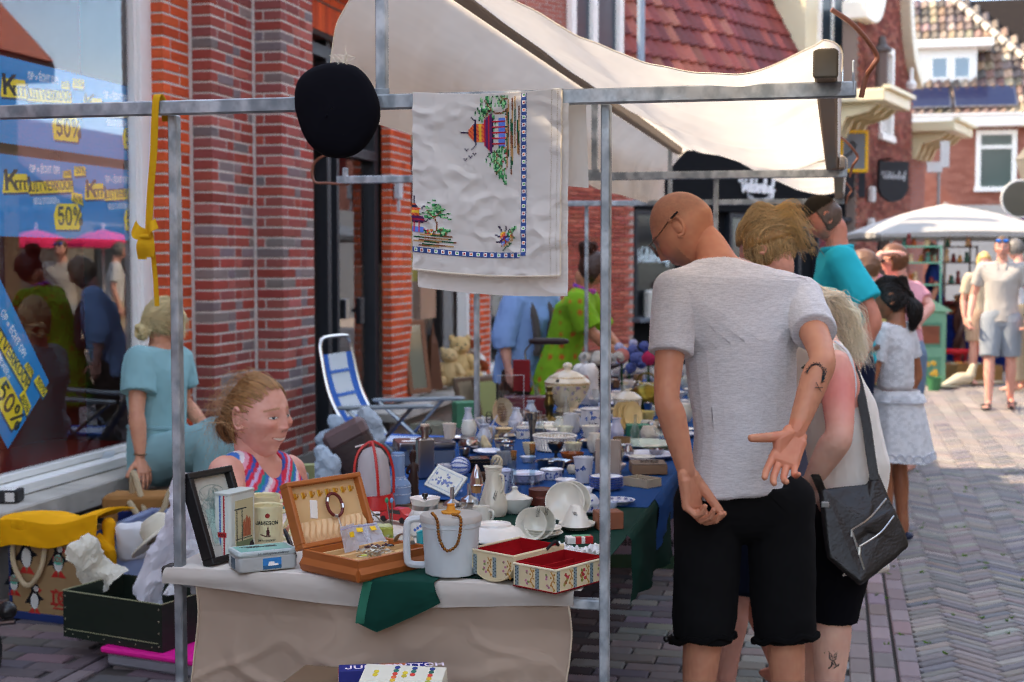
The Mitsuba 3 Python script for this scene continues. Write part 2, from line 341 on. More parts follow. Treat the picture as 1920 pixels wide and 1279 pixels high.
pillar('brick_pillar', -3.61, -3.48, 7.5, 8.09, 0.30, 3.6, R1)
pillar('brick_pillar', -3.48, -3.30, 8.1, 8.64, 0.30, 3.6, R1)
shop.p('sealant', cat(box(.02, .016, 3.3, 0, (-3.478, 8.093, .3)), box(.02, .016, 3.2, 0, (-3.606, 7.496, .4))), 'concrete', C('#bcb6ae'), smooth=False)
pillar('door_pier', -3.58, -3.50, 10.87, 11.44, 0.38, 3.12, OR, pitch=0.0615)
pillar('far_pier', -3.58, -3.50, 13.42, 14.2, 0.36, 3.12, OR, pitch=0.0615)
# soldier course over the door and between the pillars
for y0, y1, x, z0, hh in ((8.66, 18.2, -3.5, 3.12, 0.19), (8.0, 8.12, -3.40, 3.30, 0.2)):
    k = shop.p('lintel', box(0.08, y1-y0, hh, 0, (x-0.05, (y0+y1)/2, z0)), 'concrete', C('#a09a94'), smooth=False)
    for i in range(int((y1-y0)/0.0625)):
        allb.append((k, box(0.1, 0.051, hh, 0.002, (x-0.05, y0+0.03+i*0.0625, z0+0.001)), jit(OR[RNG.integers(5)], 0.06), math.hypot(x, y0+i*0.06)))
for i, r in enumerate(range(2)):
    k = shop.p('lintel_course', box(0.08, 9.5, 0.06, 0, (-3.55, 13.4, 3.325+0.062*i)), 'concrete', C('#a09a94'), smooth=False)
    for j in range(45): allb.append((k, box(0.1, 0.2, 0.051, 0.002, (-3.55, 8.76+j*0.211, 3.33+0.062*i)), jit(OR[RNG.integers(5)], 0.06), 8.9+j*0.2))
allb.sort(key=lambda t: t[3])
rest = {}
for i, (k, m, c, d) in enumerate(allb):
    if i < 300: shop.p('brick', m, 'brick', c, smooth=False, of=k)
    else: rest.setdefault(k, []).append((m, c))
for k, v in rest.items():
    shop.p('brickwork', cat([a for a, _ in v]), 'brick', np.vstack([np.tile(c, (len(a.faces), 1)) for a, c in v]), smooth=False, of=k, kind='stuff')
# plinths, ledges, upper storey and roof
def stain(v):
    t = meshkit.fbm(v*np.array([3, 9, 1.2]), 4); s = meshkit.noise(v*np.array([1, 26, 2]))
    return np.outer(1-0.45*t-0.25*(s > 0.62)*t, C('#b9b3a9'))
def dense(m, l=0.06): return TM(mf(m).refine_to_length(l))
shop.p('ledge', dense(box(0.48, 2.66, 0.11, 0.008, (-3.72, 5.92, 0.34))), 'concrete', stain)
shop.p('ledge', dense(box(0.34, 3.0, 0.07, 0.006, (-3.47, 13.1, 0.28))), 'concrete', stain, label='concrete ledge in front of the far window')
shop.p('ledge', dense(box(0.34, 1.2, 0.07, 0.006, (-3.47, 11.0, 0.28))), 'concrete', stain)
shop.p('plinth', dense(box(0.3, 3.8, 0.34, 0, (-3.69, 5.7, -0.02)), 0.15), 'concrete', C('#8b857d'))
shop.p('plinth', box(0.36, 1.15, 0.32, 0.004, (-3.475, 8.06, -0.02)), 'concrete', C('#86827d'))
shop.p('plinth', box(0.22, 7.4, 0.32, 0, (-3.62, 14.55, -0.02)), 'concrete', C('#8f8a84'))
wallp = proc(lambda p, n, uv: mix(mix((0.30, 0.10, 0.075), (0.38, 0.14, 0.10), cell_rand(dr.floor(p.y*4.7+0.5*dr.floor(p.z*16)), dr.floor(p.z*16))), (0.36, 0.34, 0.32),
    dr.maximum(smoothstep(0.82, 0.9, p.z*16-dr.floor(p.z*16)), smoothstep(0.93, 0.97, (p.y*4.7+0.5*dr.floor(p.z*16))-dr.floor(p.y*4.7+0.5*dr.floor(p.z*16))))))
scene['farbrick'] = {'type': 'twosided', 'bsdf': {'type': 'diffuse', 'reflectance': wallp}}
shop.p('upper_wall', box(5.5, 42, 1.19, 0, (-6.3, -10.9, 3.57)), 'farbrick', smooth=False)
shop.p('upper_wall', box(5.5, 8.2, 0.83, 0, (-6.3, 14.2, 3.52)), 'farbrick', smooth=False)
shop.p('fascia', box(0.22, 10.0, 0.13, 0.01, (-3.42, 13.9, 3.48)), 'paint', C('#dcd9d2'))
shop.p('wall', box(0.3, 34, 3.6, 0, (-3.75, -13, 0)), 'farbrick', smooth=False)
shop.p('back_wall', cat(box(0.1, 24, 3.6, 0, (-6.8, 7, 0)), box(3.2, 0.1, 3.6, 0, (-5.3, 8.3, 0)), box(3.2, 0.1, 3.6, 0, (-5.2, 18.4, 0))), 'matte', C('#4a443e'), smooth=False)
shop.p('back_wall', box(3, 0.1, 3.6, 0, (-5.3, 2.5, 0)), 'matte', C('#51201c'), smooth=False)
shop.p('display_panel', box(0.05, 5.4, 3.0, 0, (-4.55, 5.2, 0.3)), 'matte', C('#7a1712'), smooth=False, label='dark red backing panel of the display window')
shop.p('display_floor', box(1.0, 5.0, 0.06, 0, (-4.3, 5.0, 0.42)), 'matte', C('#6a1a16'), smooth=False)
# display window
k = shop.p('window_frame', cat(box(0.07, 0.14, 3.2, 0.006, (-3.715, 7.12, 0.5)), box(0.05, 0.03, 3.2, 0.004, (-3.725, 7.04, 0.5)), box(0.12, 3.2, 0.05, 0.004, (-3.70, 5.6, 0.455)), box(0.06, 3.2, 0.035, 0.004, (-3.75, 5.6, 0.51))), 'paint', C('#d9d8d3'))
shop.p('pane', sheet(lambda u, v: np.stack([0*u-3.735, 4.1+2.95*u, 0.54+3.1*v], -1), 2, 2), 'pane', of=k)
# door and the windows beyond it
DKF = C('#23262c')
k = shop.p('door_frame', cat(box(0.09, 0.08, 3.08, 0.004, (-3.64, 9.72, 0.04)), box(0.10, 0.10, 3.08, 0.004, (-3.65, 10.82, 0.04)), box(0.09, 2.2, 0.09, 0.004, (-3.64, 9.75, 2.98)), box(0.09, 2.2, 0.08, 0.004, (-3.64, 9.75, 2.32)),
    box(0.05, 0.05, 2.9, 0.003, (-3.60, 9.85, 0.06)), box(0.07, 2.2, 0.07, 0.004, (-3.64, 9.75, 0.02))), 'satin', DKF)
shop.p('pane', sheet(lambda u, v: np.stack([0*u-3.66, 8.62+2.2*u, 0.06+3.0*v], -1), 2, 2), 'pane', of=k)
shop.p('lock_box', box(0.05, 0.08, 0.15, 0.004, (-3.585, 10.0, 1.10)), 'metal', C('#b8b8b6'), of=k)
shop.p('handle', cat(box(0.04, 0.10, 0.20, 0.006, (-3.56, 10.28, 1.05)), box(0.05, 0.03, 0.03, 0, (-3.60, 10.28, 1.14))), 'satin', C('#1c1d20'), of=k)
shop.p('header_sign', box(0.03, 2.1, 0.18, 0, (-3.67, 9.7, 2.72)), 'satin', C('#b01a20'), label='red strip above the shop door')  # plain red strip set behind the glass over the door
k = shop.p('window_frame', cat(box(0.10, 0.10, 2.8, 0.005, (-3.56, 13.34, 0.36)), box(0.08, 0.06, 2.8, 0.004, (-3.62, 11.5, 0.36)), box(0.1, 1.9, 0.06, 0.004, (-3.58, 12.4, 0.36)), box(0.1, 1.9, 0.08, 0.004, (-3.58, 12.4, 3.03))), 'paint', C('#d6d6d2'))
shop.p('pane', sheet(lambda u, v: np.stack([0*u-3.63, 11.4+1.95*u, 0.4+2.7*v], -1), 2, 2), 'pane', of=k)
k = shop.p('window_frame', cat(box(0.1, 0.08, 2.8, 0.005, (-3.58, 14.3, 0.36)), box(0.1, 4.0, 0.06, 0.004, (-3.58, 16.2, 0.36)), box(0.1, 0.08, 2.8, 0.005, (-3.58, 18.1, 0.36))), 'paint', C('#d6d6d2'))
shop.p('pane', sheet(lambda u, v: np.stack([0*u-3.63, 14.25+3.9*u, 0.4+2.7*v], -1), 2, 2), 'pane', of=k)
one('alarm_box', 'small grey alarm box on the brick pier beside the shop door', 'alarm box', cat(box(0.05, 0.10, 0.14, 0.008), box(0.02, 0.03, 0.12, 0, (0, 0, -0.1))), 'plastic', C('#b9bec2'), at=Tr(-3.46, 10.95, 2.03))
t = Th('sign_bracket', 'red wall sign on a short arm beside the far shop window', 'sign')
t.p('board', box(0.05, 0.3, 0.5, 0.005, (-3.10, 11.62, 2.22)), 'satin', C('#c01c1c')); t.p('arm', box(0.36, 0.05, 0.06, 0.004, (-3.30, 11.62, 2.40)), 'satin', C('#a81a1a'))
# things seen through the far window
for y, z, w_, h_, c_, nm in ((11.75, 1.55, 0.35, 0.5, '#3f8f8a', 'teal poster stuck inside the far shop window'), (12.15, 1.35, 0.25, 0.65, '#8d8a2a', 'olive yellow poster hanging inside the far shop window'), (12.6, 1.0, 0.5, 0.42, '#c9a688', 'pale pink poster low in the far shop window')):
    one('window_poster', nm, 'poster', box(0.006, w_, h_, 0, (-3.70, y, z)), 'matte', C(c_), smooth=False)
one('display_cabinet', 'brown cabinet standing inside the far shop window', 'cabinet', box(0.5, 0.7, 1.1, 0.01, (-4.15, 12.9, 0.4)), 'wood', C('#8a7462'))
# sale posters behind the display window
YEL, BLU = C('#e8d41e'), C('#1a86c8')
def poster(yc, zc, Wd, H, lab, rot=0, partial=False):
    t = Th('sale_poster', lab, 'poster', at=Tr(-3.765, yc*.969, 1.53+(zc-1.53)*.969) @ Rt('x', rot) @ np.array([[0, 0, 1, 0], [1, 0, 0, 0], [0, 1, 0, 0], [0, 0, 0, 1.0]]))
    s = Wd/1.0
    t.p('paper', xf(prism([(-Wd/2, -H/2), (Wd/2, -H/2), (Wd/2, H/2), (-Wd/2, H/2)], 0.002)), 'satin', BLU, smooth=False)
    def lab_(poly, c): return prism(affinity.scale(Polygon(poly), s, s*.66, origin=(0, 0)), 0.001, 0.0021)
    K = C('#14161c')
    yb = [[(-.46, .02), (-.44, .2), (-.19, .22), (-.17, .05)], [(-.17, .03), (-.16, .15), (.36, .21), (.37, .09)], [(.14, -.30), (.12, -.16), (.16, -.04), (.42, -.03), (.47, -.12), (.44, -.29)],
          [(.34, .0), (.35, .09), (.48, .07), (.49, -.04)], [(.24, .22), (.25, .29), (.34, .31), (.35, .23)], [(.38, .25), (.39, .35), (.53, .36), (.53, .27)]]
    t.p('label_patch', cat([lab_(q, YEL) for q in yb]), 'satin', YEL, smooth=False)
    t.p('shadow_patch', cat([xf(lab_(q, YEL), Tr(0.012*s, -0.014*s, -0.0006)) for q in yb]), 'satin', C('#0d3a5e'), smooth=False)
    bb = [[(-.17, .20), (-.17, .32), (.21, .34), (.21, .23)], [(-.13, -.10), (-.13, .0), (.2, .03), (.2, -.06)]]
    t.p('blue_patch', cat([lab_(q, BLU) for q in bb]), 'satin', C('#2f8fcc'), smooth=False)
    def tx(st, x, y, h, a=0, sx=1.0): return xf(text(st, h*s, 0.0008, True), Tr(x*s, y*s*.66, 0.0032) @ Sc(1.15, .78, 1) @ Rt('z', a) @ Sc(sx, 1, 1))
    t.p('black_lettering', cat(tx('K', -.45, .05, .16, 3), tx('rrr)', -.33, .06, .10, 4, .85), tx('UITVERKOOP', -.15, .055, .085, 6.5, .60), tx('50%', .16, -.25, .15, 1, .62), tx('50%', .355, 0, .05, -8, .7), tx('50%', .255, .24, .045, 8, .6), tx('50%', .40, .28, .055, 4, .65)), 'satin', K, smooth=False)
    t.p('white_lettering', cat(tx('OP = ÉCHT OP!', -.155, .24, .06, 2.5, .52), tx('GELE STICKER =', -.12, -.065, .05, 5, .50)), 'satin', C('#dfe9ee'), smooth=False)
poster(6.40, 1.845, .75, .38, 'blue and yellow sale poster in the lower row at the left photo edge')
poster(7.13, 1.845, .70, .38, 'blue and yellow sale poster in the lower row, next to the white window post')
poster(6.40, 2.30, .75, .40, 'blue and yellow sale poster in the upper row, cut by the left photo edge')
poster(7.13, 2.30, .70, .40, 'blue and yellow sale poster in the upper row, next to the white window post')
poster(5.98, 1.10, .80, .46, 'blue and yellow sale poster hung at a slant low in the big window', rot=-52)
one('window_blind', 'grey paper strip between the two poster rows in the window', 'blind', wob(dense(box(0.01, 3.0, 0.1, 0, (-3.82, 5.6, 2.0)), 0.05), 0.015, 5, 2), 'matte', C('#57504f'))
# ================================================================ dark shop front and roofs beyond
def frame(A, B):
    u = np.array([B[0]-A[0], B[1]-A[1], 0.0]); L = np.linalg.norm(u); u /= L; w_ = np.array([-u[1], u[0], 0])
    M = np.eye(4); M[:3, 0] = u; M[:3, 1] = w_; M[:3, 3] = (A[0], A[1], 0); return M, L
pA, pB, pC = (-3.71, 18.674, 1.53), (0.274, 24.73, 1.53), (1.38, 28.89, 1.53)
MV, LV = frame(pA, pB)
vel = Th('shopfront_building', 'dark grey shopfront building with red tiled roof behind the market stalls', 'building', at=MV)
GRY, DKG = C('#3b4046'), C('#2b2f35')
vel.p('side_wall', box(1.75, 0.3, 3.4, 0, (0.75, 0.18, 0)), 'concrete', C('#b3a9a2'), smooth=False)
its = []
for j in range(48):
    for i in range(8):
        x = -0.1+0.21*i+(0.1 if j % 2 else 0); its.append((box(0.2, 0.1, 0.051, 0.002, (x, 0.02, 0.3+0.0625*j)), jit(C(['#b0604f', '#a85a4c', '#b86d5c', '#9b5449'][RNG.integers(4)]), 0.08), 1+abs(j-24)+i*0.1))
lay(vel, its, 'brick', 'brick', 'brickwork', 300, of='shopfront_building__side_wall')
vel.p('wall', box(LV-1.6, 0.3, 4.1, 0, (1.6+(LV-1.6)/2, 0.3, 0)), 'matte', C('#14161a'), smooth=False)
vel.p('sign_band', box(4.55, 0.12, 1.1, 0.01, (3.95, 0.08, 2.28)), 'matte', C('#111318'))
sgn = vel.p('sign_band', box(1.3, 0.12, 0.78, 0.01, (6.95, 0.08, 2.62)), 'matte', C('#2a2c30'))
for x0, x1, zb in ((1.75, 2.75, 0.75), (2.85, 3.3, 0.1), (3.95, 4.75, 0.3), (4.85, 5.7, 0.3), (6.3, 7.4, 0.3)):
    f = vel.p('window', cat(box(x1-x0+0.14, 0.1, 0.07, 0, ((x0+x1)/2, 0.1, zb-0.07)), box(x1-x0+0.14, 0.1, 0.07, 0, ((x0+x1)/2, 0.1, 2.2)), box(0.07, 0.1, 2.22-zb, 0, (x0-0.035, 0.1, zb)), box(0.07, 0.1, 2.22-zb, 0, (x1+0.035, 0.1, zb))), 'satin', C('#1f242b'), smooth=False)
    vel.p('pane', box(x1-x0, 0.01, 2.2-zb, 0, ((x0+x1)/2, 0.135, zb)), 'gloss', C('#12161a'), of=f, smooth=False)
vel.p('sill', box(1.3, 0.3, 0.06, 0.005, (2.25, 0.02, 0.66)), 'satin', C('#5b646e'))
def script_word(h):
    """brush lettering: Velderhof"""
    G = {'V': ([(-.1, .62), (.05, .92), (.2, .85), (.24, .2), (.3, .0), (.45, .3), (.62, .9), (.75, .98)], .6), 'e': ([(0, .2), (.2, .28), (.26, .42), (.14, .48), (.04, .3), (.1, .05), (.28, .05), (.4, .2)], .36),
         'l': ([(0, .15), (.2, .5), (.24, .9), (.12, .95), (.08, .5), (.1, .1), (.2, .02), (.32, .15)], .28), 'd': ([(.28, .4), (.12, .45), (.02, .2), (.12, .0), (.28, .2), (.4, .95), (.3, .3), (.32, .05), (.46, .15)], .44),
         'r': ([(0, .15), (.12, .5), (.16, .42), (.28, .42), (.22, .1), (.3, .02), (.4, .15)], .36), 'h': ([(0, .15), (.2, .6), (.22, .95), (.1, .9), (.06, 0), (.14, .35), (.28, .42), (.28, .08), (.36, .02), (.46, .15)], .44),
         'o': ([(.2, .45), (.05, .3), (.06, .06), (.2, .0), (.3, .2), (.22, .42), (.4, .38)], .36), 'f': ([(0, .15), (.2, .5), (.3, .95), (.2, .98), (.12, .5), (.06, -.25), (.14, -.2), (.2, .1), (.36, .2)], .36)}
    x, out = 0, []
    for ch in 'Velderhof':
        p, a = G[ch]; q = spl(np.array(p)+np.array([x, 0]), 30); out.append(LineString(q).buffer(0.05)); x += a
    return affinity.scale(unary_union(out), h, h, origin=(0, 0)), x*h
wd, ln = script_word(0.25)
vel.p('script_lettering', xf(face_y(prism(wd, 0.02)), Tr(4.05, 0.0, 2.60)), 'satin', C('#eef0f2'), smooth=False)
vel.p('small_lettering', cat([xf(face_y(text(ch, 0.06, 0.02, True, True)), Tr(4.27+0.068*i, 0, 2.44+0.007*(i-4)**2*0.6)) for i, ch in enumerate('SOLBIETEN')]), 'satin', C('#c9ccd0'), smooth=False)
wd2, _ = script_word(0.21)
vel.p('window_lettering', xf(face_y(prism(wd2, 0.01)), Tr(1.76, 0.10, 1.52)), 'satin', C('#c8dbe0'), smooth=False)
for x in (2.05, 2.55): one('flower_tin', 'white dotted enamel tin in the dark shop window' if x < 2.2 else 'cream tin with pink flowers in the dark shop window', 'tin', lathe([(0, 0), (.15, 0), (.15, .36), (.11, .40), (0, .40)], 16), 'china', C('#d9d8ce'), at=MV @ Tr(x, 0.0, 0.72))
one('window_flower', 'pink flowers standing in the cream tin', 'flower', cat([icosphere(2, 0.05).apply_translation(RNG.normal(0, 0.06, 3)+[0, 0, 0.05]) for _ in range(6)]), 'matte', C('#c9506e'), at=MV @ Tr(2.55, -0.02, 1.14))
# pantile roofs
def pantiles(th, part, O, U, V, nu, nv, wt, ht, pal, cap, keep=lambda a, b: True, of=None, amp=0.035, m='rooftile', jt=0.12):
    O, U, V = (np.array(a, float) for a in (O, U, V)); U /= np.linalg.norm(U); V /= np.linalg.norm(V); N = np.cross(U, V)
    s = np.linspace(0, 1, 6); prof = amp*np.array([-0.35, -0.6, -0.25, 0.55, 1.0, 0.2]); its = []
    for i in range(nu):
        for j in range(nv):
            if not keep((i+.5)*wt, (j+.5)*ht): continue
            P = []
            for b, l in ((-0.02, 0.022), (-0.02, 0.0), (ht+0.02, -0.012)):
                for a, q in zip(s, prof): P.append(O+U*(i*wt+a*wt*1.04)+V*(j*ht+b)+N*(q+0.02+(l if b > 0 else l+0.014)))
            P = np.array(P); f = []
            for r in (0, 6):
                for c in range(5): f += [[r+c+1, r+c, r+c+7], [r+c, r+c+6, r+c+7]]
            its.append((trimesh.Trimesh(P, np.array(f)[:, ::-1], process=False), jit(pal[RNG.integers(len(pal))], jt), -j+abs(i-nu/2)*0.1))
    lay(th, its, m, part, part+'_field', cap, of=of)
    th.p(part+'_underlay', TM((np.array([O, O+U*nu*wt, O+U*nu*wt+V*nv*ht, O+V*nv*ht])-N*0.05, [[0, 1, 2, 3]])), 'matte', C('#2a2422'), smooth=False, of=of)
RT = [C('#8c3f35'), C('#7a352f'), C('#98503f'), C('#a3604c'), C('#6c302d')]
rf = vel.p('eave', box(LV+0.4, 0.5, 0.18, 0.02, (LV/2, 0.0, 4.0)), 'paint', C('#d8d2c2'))
vel.p('roof_ridge', cat([lathe([(0.09, 0), (0.11, 0.02), (0.085, 0.33)], 10, c=(0, 0, 0)).apply_transform(Tr(4.18, 0.15+0.36*math.cos(1.05)*k-0.1, 4.22+0.36*math.sin(1.05)*k) @ Rt('x', -30)) for k in range(12)]), 'rooftile', C('#8a4234'), of=rf)
pantiles(vel, 'roof_tile', (0.9, -0.1, 4.18), (1, 0, 0), (0, 0.5, 0.866), 16, 13, 0.215, 0.33, RT, 150, of=rf)
pantiles(vel, 'roof_tile', (4.3, -0.05, 4.18), (1, 0.12, 0), (0.06, 0.5, 0.866), 14, 13, 0.215, 0.33, RT[:2]+RT[4:], 150, of=rf)
# brick pier and white windows above the left end
vel.p('upper_wall', box(2.0, 0.3, 4.5, 0, (-0.4, 0.2, 3.4)), 'farbrick', smooth=False)
w2 = vel.p('upper_window', cat(box(0.09, 0.1, 2.6, 0, (0.30, -0.02, 3.75)), box(0.09, 0.1, 2.6, 0, (1.25, -0.02, 3.75)), box(0.1, 0.1, 2.6, 0, (0.72, -0.02, 3.75))), 'paint', C('#e3e1da'), smooth=False)
vel.p('pane', box(0.95, 0.03, 2.5, 0, (0.78, 0.02, 3.8)), 'gloss', C('#3c4650'), of=w2, smooth=False)
vel.p('downpipe', tube([(1.62, -0.1, 3.6), (1.62, -0.1, 7)], 0.055, 10), 'paint', C('#8b9aa8'))
# cream dormer
t = Th('dormer', 'cream dormer with a small gable on the red roof', 'dormer', at=MV @ Tr(7.15, 0.5, 4.9))
t.p('wall', box(1.35, 2.4, 1.35, 0.01, (0, 1.2, 0)), 'paint', C('#d9cfae'), smooth=False)
t.p('roof', prism([(-0.85, 0), (0.85, 0), (0.0, 0.55)], 2.6).apply_transform(Tr(0, 2.4, 1.35) @ Rt('x', 90)), 'paint', C('#e2d7b4'), smooth=False)
w2 = t.p('window', cat(box(0.08, 0.06, 1.0, 0, (-0.3, -0.01, 0.2)), box(0.08, 0.06, 1.0, 0, (0.45, -0.01, 0.2)), box(0.06, 0.06, 1.0, 0, (0.07, -0.01, 0.2))), 'paint', C('#eeece4'), smooth=False)
t.p('pane', box(0.75, 0.03, 1.0, 0, (0.07, 0.0, 0.2)), 'gloss', C('#33404a'), of=w2, smooth=False)
t = Th('chimney', 'dark metal roof flue with a cap beside the cream dormer', 'chimney', at=MV @ Tr(7.85, -0.1, 4.1))
t.p('pipe', lathe([(0.11, 0), (0.11, 1.0)], 14), 'satin', C('#5a4a45')); t.p('cap', lathe([(0, 1.28), (0.06, 1.25), (0.08, 1.12), (0.17, 1.05), (0.17, 1.0), (0, 1.0)], 14), 'satin', C('#4a4240'))
# gabled house
MG, LG = frame(pB, pC)
gab = Th('gabled_house', 'brown brick house with a curved white trimmed gable and bracketed eaves', 'building', at=MG)
gp = Polygon([(0, 0), (LG, 0), (LG, 4.4), (LG-0.1, 5.15), (3.45, 5.6), (3.15, 6.3), (2.95, 7.4), (2.2, 8.2), (1.5, 7.6), (1.25, 6.6), (0.85, 6.0), (0.05, 5.7), (0, 5.6)])
gap_ = [(1.55, 3.75, 0.95, 1.65), (1.55, 0.0, 1.05, 2.15)]
for x, z, a, b in gap_: gp = gp.difference(Polygon([(x, z), (x+a, z), (x+a, z+b), (x, z+b)]) if z > 1 else unary_union([Polygon([(x, z), (x+a, z), (x+a, z+b-0.5), (x, z+b-0.5)]), Point(x+a/2, z+b-0.5).buffer(a/2)]))
gw = gab.p('wall', xf(face_y(prism(gp, 0.25)), Tr(0, 0.25, 0)), 'concrete', C('#83736b'), smooth=False)
its = []
for j in range(128):
    for i in range(22):
        x, z = 0.21*i+(0.1 if j % 2 else 0), 0.0625*j
        if gp.contains(Point(x+0.1, z+0.03)) and gp.contains(Point(x+0.02, z+0.03)) and gp.contains(Point(x+0.18, z+0.03)): its.append((box(0.2, 0.03, 0.052, 0, (x+0.1, -0.004, z)), jit(C(['#7c473c', '#8a5245', '#6f4038', '#936052'][RNG.integers(4)]), 0.10), abs(z-4)))
lay(gab, its, 'brick', 'brick', 'brickwork', 300, of=gw)
def trim(pts, r=0.14):
    p = spl(pts, 24); return cat([box(0.3, 0.42, np.linalg.norm(b-a)+0.02, 0.02).apply_transform(Tr(*a) @ trimesh.geometry.align_vectors([0, 0, 1], (b-a)/np.linalg.norm(b-a))) for a, b in zip(p[:-1], p[1:])])
gab.p('gable_trim', trim([(-0.25, 0.0, 5.72), (0.55, 0.0, 5.75), (1.0, 0.0, 6.1), (1.3, 0, 6.9), (1.45, 0, 7.8)]), 'paint', C('#e9e2d0'))
gab.p('gable_trim', trim([(LG+0.05, 0.0, 5.0), (3.6, 0.0, 5.5), (3.2, 0, 6.4), (3.0, 0, 7.6)]), 'paint', C('#d8ceb4'))
w2 = gab.p('window', cat(box(0.12, 0.16, 1.65, 0.01, (1.60, 0.02, 3.75)), box(0.12, 0.16, 1.65, 0.01, (2.45, 0.02, 3.75)), box(0.95, 0.16, 0.12, 0.01, (2.02, 0.02, 5.29)), box(1.05, 0.2, 0.12, 0.01, (2.02, 0.0, 3.7)), box(0.07, 0.1, 1.6, 0, (2.15, 0.06, 3.75))), 'paint', C('#ece9e0'))
gab.p('pane', box(0.85, 0.03, 1.6, 0, (2.02, 0.12, 3.75)), 'gloss', C('#4a5d6a'), of=w2, smooth=False)
gab.p('door', box(1.05, 0.05, 2.15, 0, (2.07, 0.2, 0)), 'satin', C('#1c1513'), smooth=False)
for x0, x1, lb in ((-1.5, 0.35, None), (LG-0.05, LG+1.9, None)):
    e = gab.p('eave', cat(box(x1-x0, 0.95, 0.2, 0.02, ((x0+x1)/2, -0.35, 4.05)), box(x1-x0, 0.12, 0.06, 0, ((x0+x1)/2, -0.85, 4.24))), 'paint', C('#e0d3ad'))
    for k in range(4): gab.p('bracket', prism([(0, 0), (0.7, 0), (0.55, -0.14), (0.2, -0.22), (0.08, -0.5), (0, -0.5)], 0.1).apply_transform(Tr(x0+0.3+k*(x1-x0-0.5)/3, 0.05, 4.05) @ Rt('z', -90) @ Rt('x', 90)), 'paint', C('#d8c9a0'), of=e, smooth=False)
gab.p('side_wall', box(2.0, 0.3, 4.1, 0, (LG+1.0, 0.3, 0)), 'farbrick', smooth=False)
gab.p('wall_lamp', lathe([(0, 0), (0.09, 0.03), (0.11, 0.12), (0.04, 0.2), (0.035, 0.42), (0, 0.42)], 12, c=(3.35, -0.18, 4.75)), 'china', C('#e6e6e2'))
t = Th('hanging_sign', 'round-bottomed black hanging sign with white script on the gabled house', 'sign', at=MG @ Tr(1.2, -0.35, 2.6) @ Rt('z', -48) @ Sc(.68))
t.p('board', prism(unary_union([Polygon([(-.42, .35), (.42, .35), (.42, 1.0), (-.42, 1.0)]), Point(0, .38).buffer(.42)]), 0.14).apply_transform(Tr(0, 0.07, 0) @ Rt('x', 90)), 'satin', C('#24272b'), smooth=False)
wd3, l3 = script_word(0.19)
t.p('script_lettering', xf(face_y(prism(wd3, 0.006)), Tr(-l3/2, -0.071, 0.55)), 'satin', C('#b9bcc0'), smooth=False)
t.p('arm', box(0.05, 0.7, 0.05, 0, (0, 0.4, 1.05)), 'satin', C('#222222'))
t = Th('box_sign', 'grey box sign with a thick yellow rim on the shopfront corner', 'sign', at=MG @ Tr(-0.55, -0.1, 3.05) @ Rt('z', -58) @ Sc(.62))
t.p('panel', box(0.62, 0.10, 0.95, 0.01), 'satin', C('#6a6f74')); t.p('rim', cat(box(0.76, 0.16, 0.08, 0.02, (0, 0, -0.08)), box(0.76, 0.16, 0.08, 0.02, (0, 0, 0.95)), box(0.08, 0.16, 1.0, 0.02, (-0.34, 0, -0.03)), box(0.08, 0.16, 1.0, 0.02, (0.34, 0, -0.03))), 'satin', C('#e5b312'))
t.p('scroll_bracket', tube(spl([(-0.3, -0.1, 0.3), (-0.1, -0.12, 0.45), (0.02, -0.12, 0.62), (-0.08, -0.12, 0.72), (-0.14, -0.12, 0.62), (-0.06, -0.12, 0.58)], 24), 0.025, 8), 'satin', C('#1b1b1d'))
for x, z in ((0.75, 2.55), (0.72, 2.0)): one('wall_lamp', 'white wall lamp left of the gabled house door' if z < 2.2 else 'small white wall fitting under the yellow rimmed sign', 'lamp', box(0.13, 0.12, 0.28, 0.03), 'plastic', C('#dcdcda'), at=MG @ Tr(x, -0.1, z))
# far house with solar panels
pD, pE = (1.598, 37.882, 1.53), (5.748, 37.912, 1.53)
MH, LH = frame(pD, pE)
far = Th('far_house', 'red brick house with pale pantile roof and white gutter at the street end', 'building', at=MH)
scene['housebrick'] = {'type': 'twosided', 'bsdf': {'type': 'diffuse', 'reflectance': proc(lambda p, n, uv: mix((0.27, 0.10, 0.07), (0.36, 0.155, 0.115), cell_rand(dr.floor(p.x*4.6+0.5*dr.floor(p.z*14)), dr.floor(p.z*14)))*(1-0.15*smoothstep(0.8, 0.9, p.z*14-dr.floor(p.z*14))))}}
far.p('wall', box(7, 0.3, 5.1, 0, (3.0, 0.2, 0)), 'housebrick', smooth=False)
far.p('gutter', cat(box(7.2, 0.45, 0.28, 0.02, (3.1, -0.2, 4.92)), box(7.2, 0.5, 0.05, 0, (3.1, -0.22, 5.2))), 'paint', C('#eceae4'))
w2 = far.p('window', cat(box(0.12, 0.1, 1.5, 0, (1.85, 0, 3.35)), box(0.12, 0.1, 1.5, 0, (2.72, 0, 3.35)), box(0.98, 0.1, 0.12, 0, (2.28, 0, 4.73)), box(1.04, 0.14, 0.12, 0, (2.28, -0.02, 3.3)), box(0.8, 0.08, 0.09, 0, (2.28, 0, 4.38))), 'paint', C('#eeece6'), smooth=False)
far.p('pane', box(0.8, 0.03, 1.4, 0, (2.28, 0.03, 3.4)), 'gloss', C('#4b5a55'), of=w2, smooth=False)
far.p('wall', box(5.6, 0.2, 2.9, 0, (3.6, -1.6, 0)), 'matte', C('#8f9092'), smooth=False, label='pale grey low front behind the market tent')
HT = [C('#8a7466'), C('#7a6253'), C('#6e584c'), C('#5a4d47'), C('#94806f'), C('#6b6059'), C('#4c4441')]
rr = far.p('roof', box(6.0, 0.1, 0.1, 0, (3, 0.3, 5.2)), 'matte', C('#3a322e'), smooth=False)
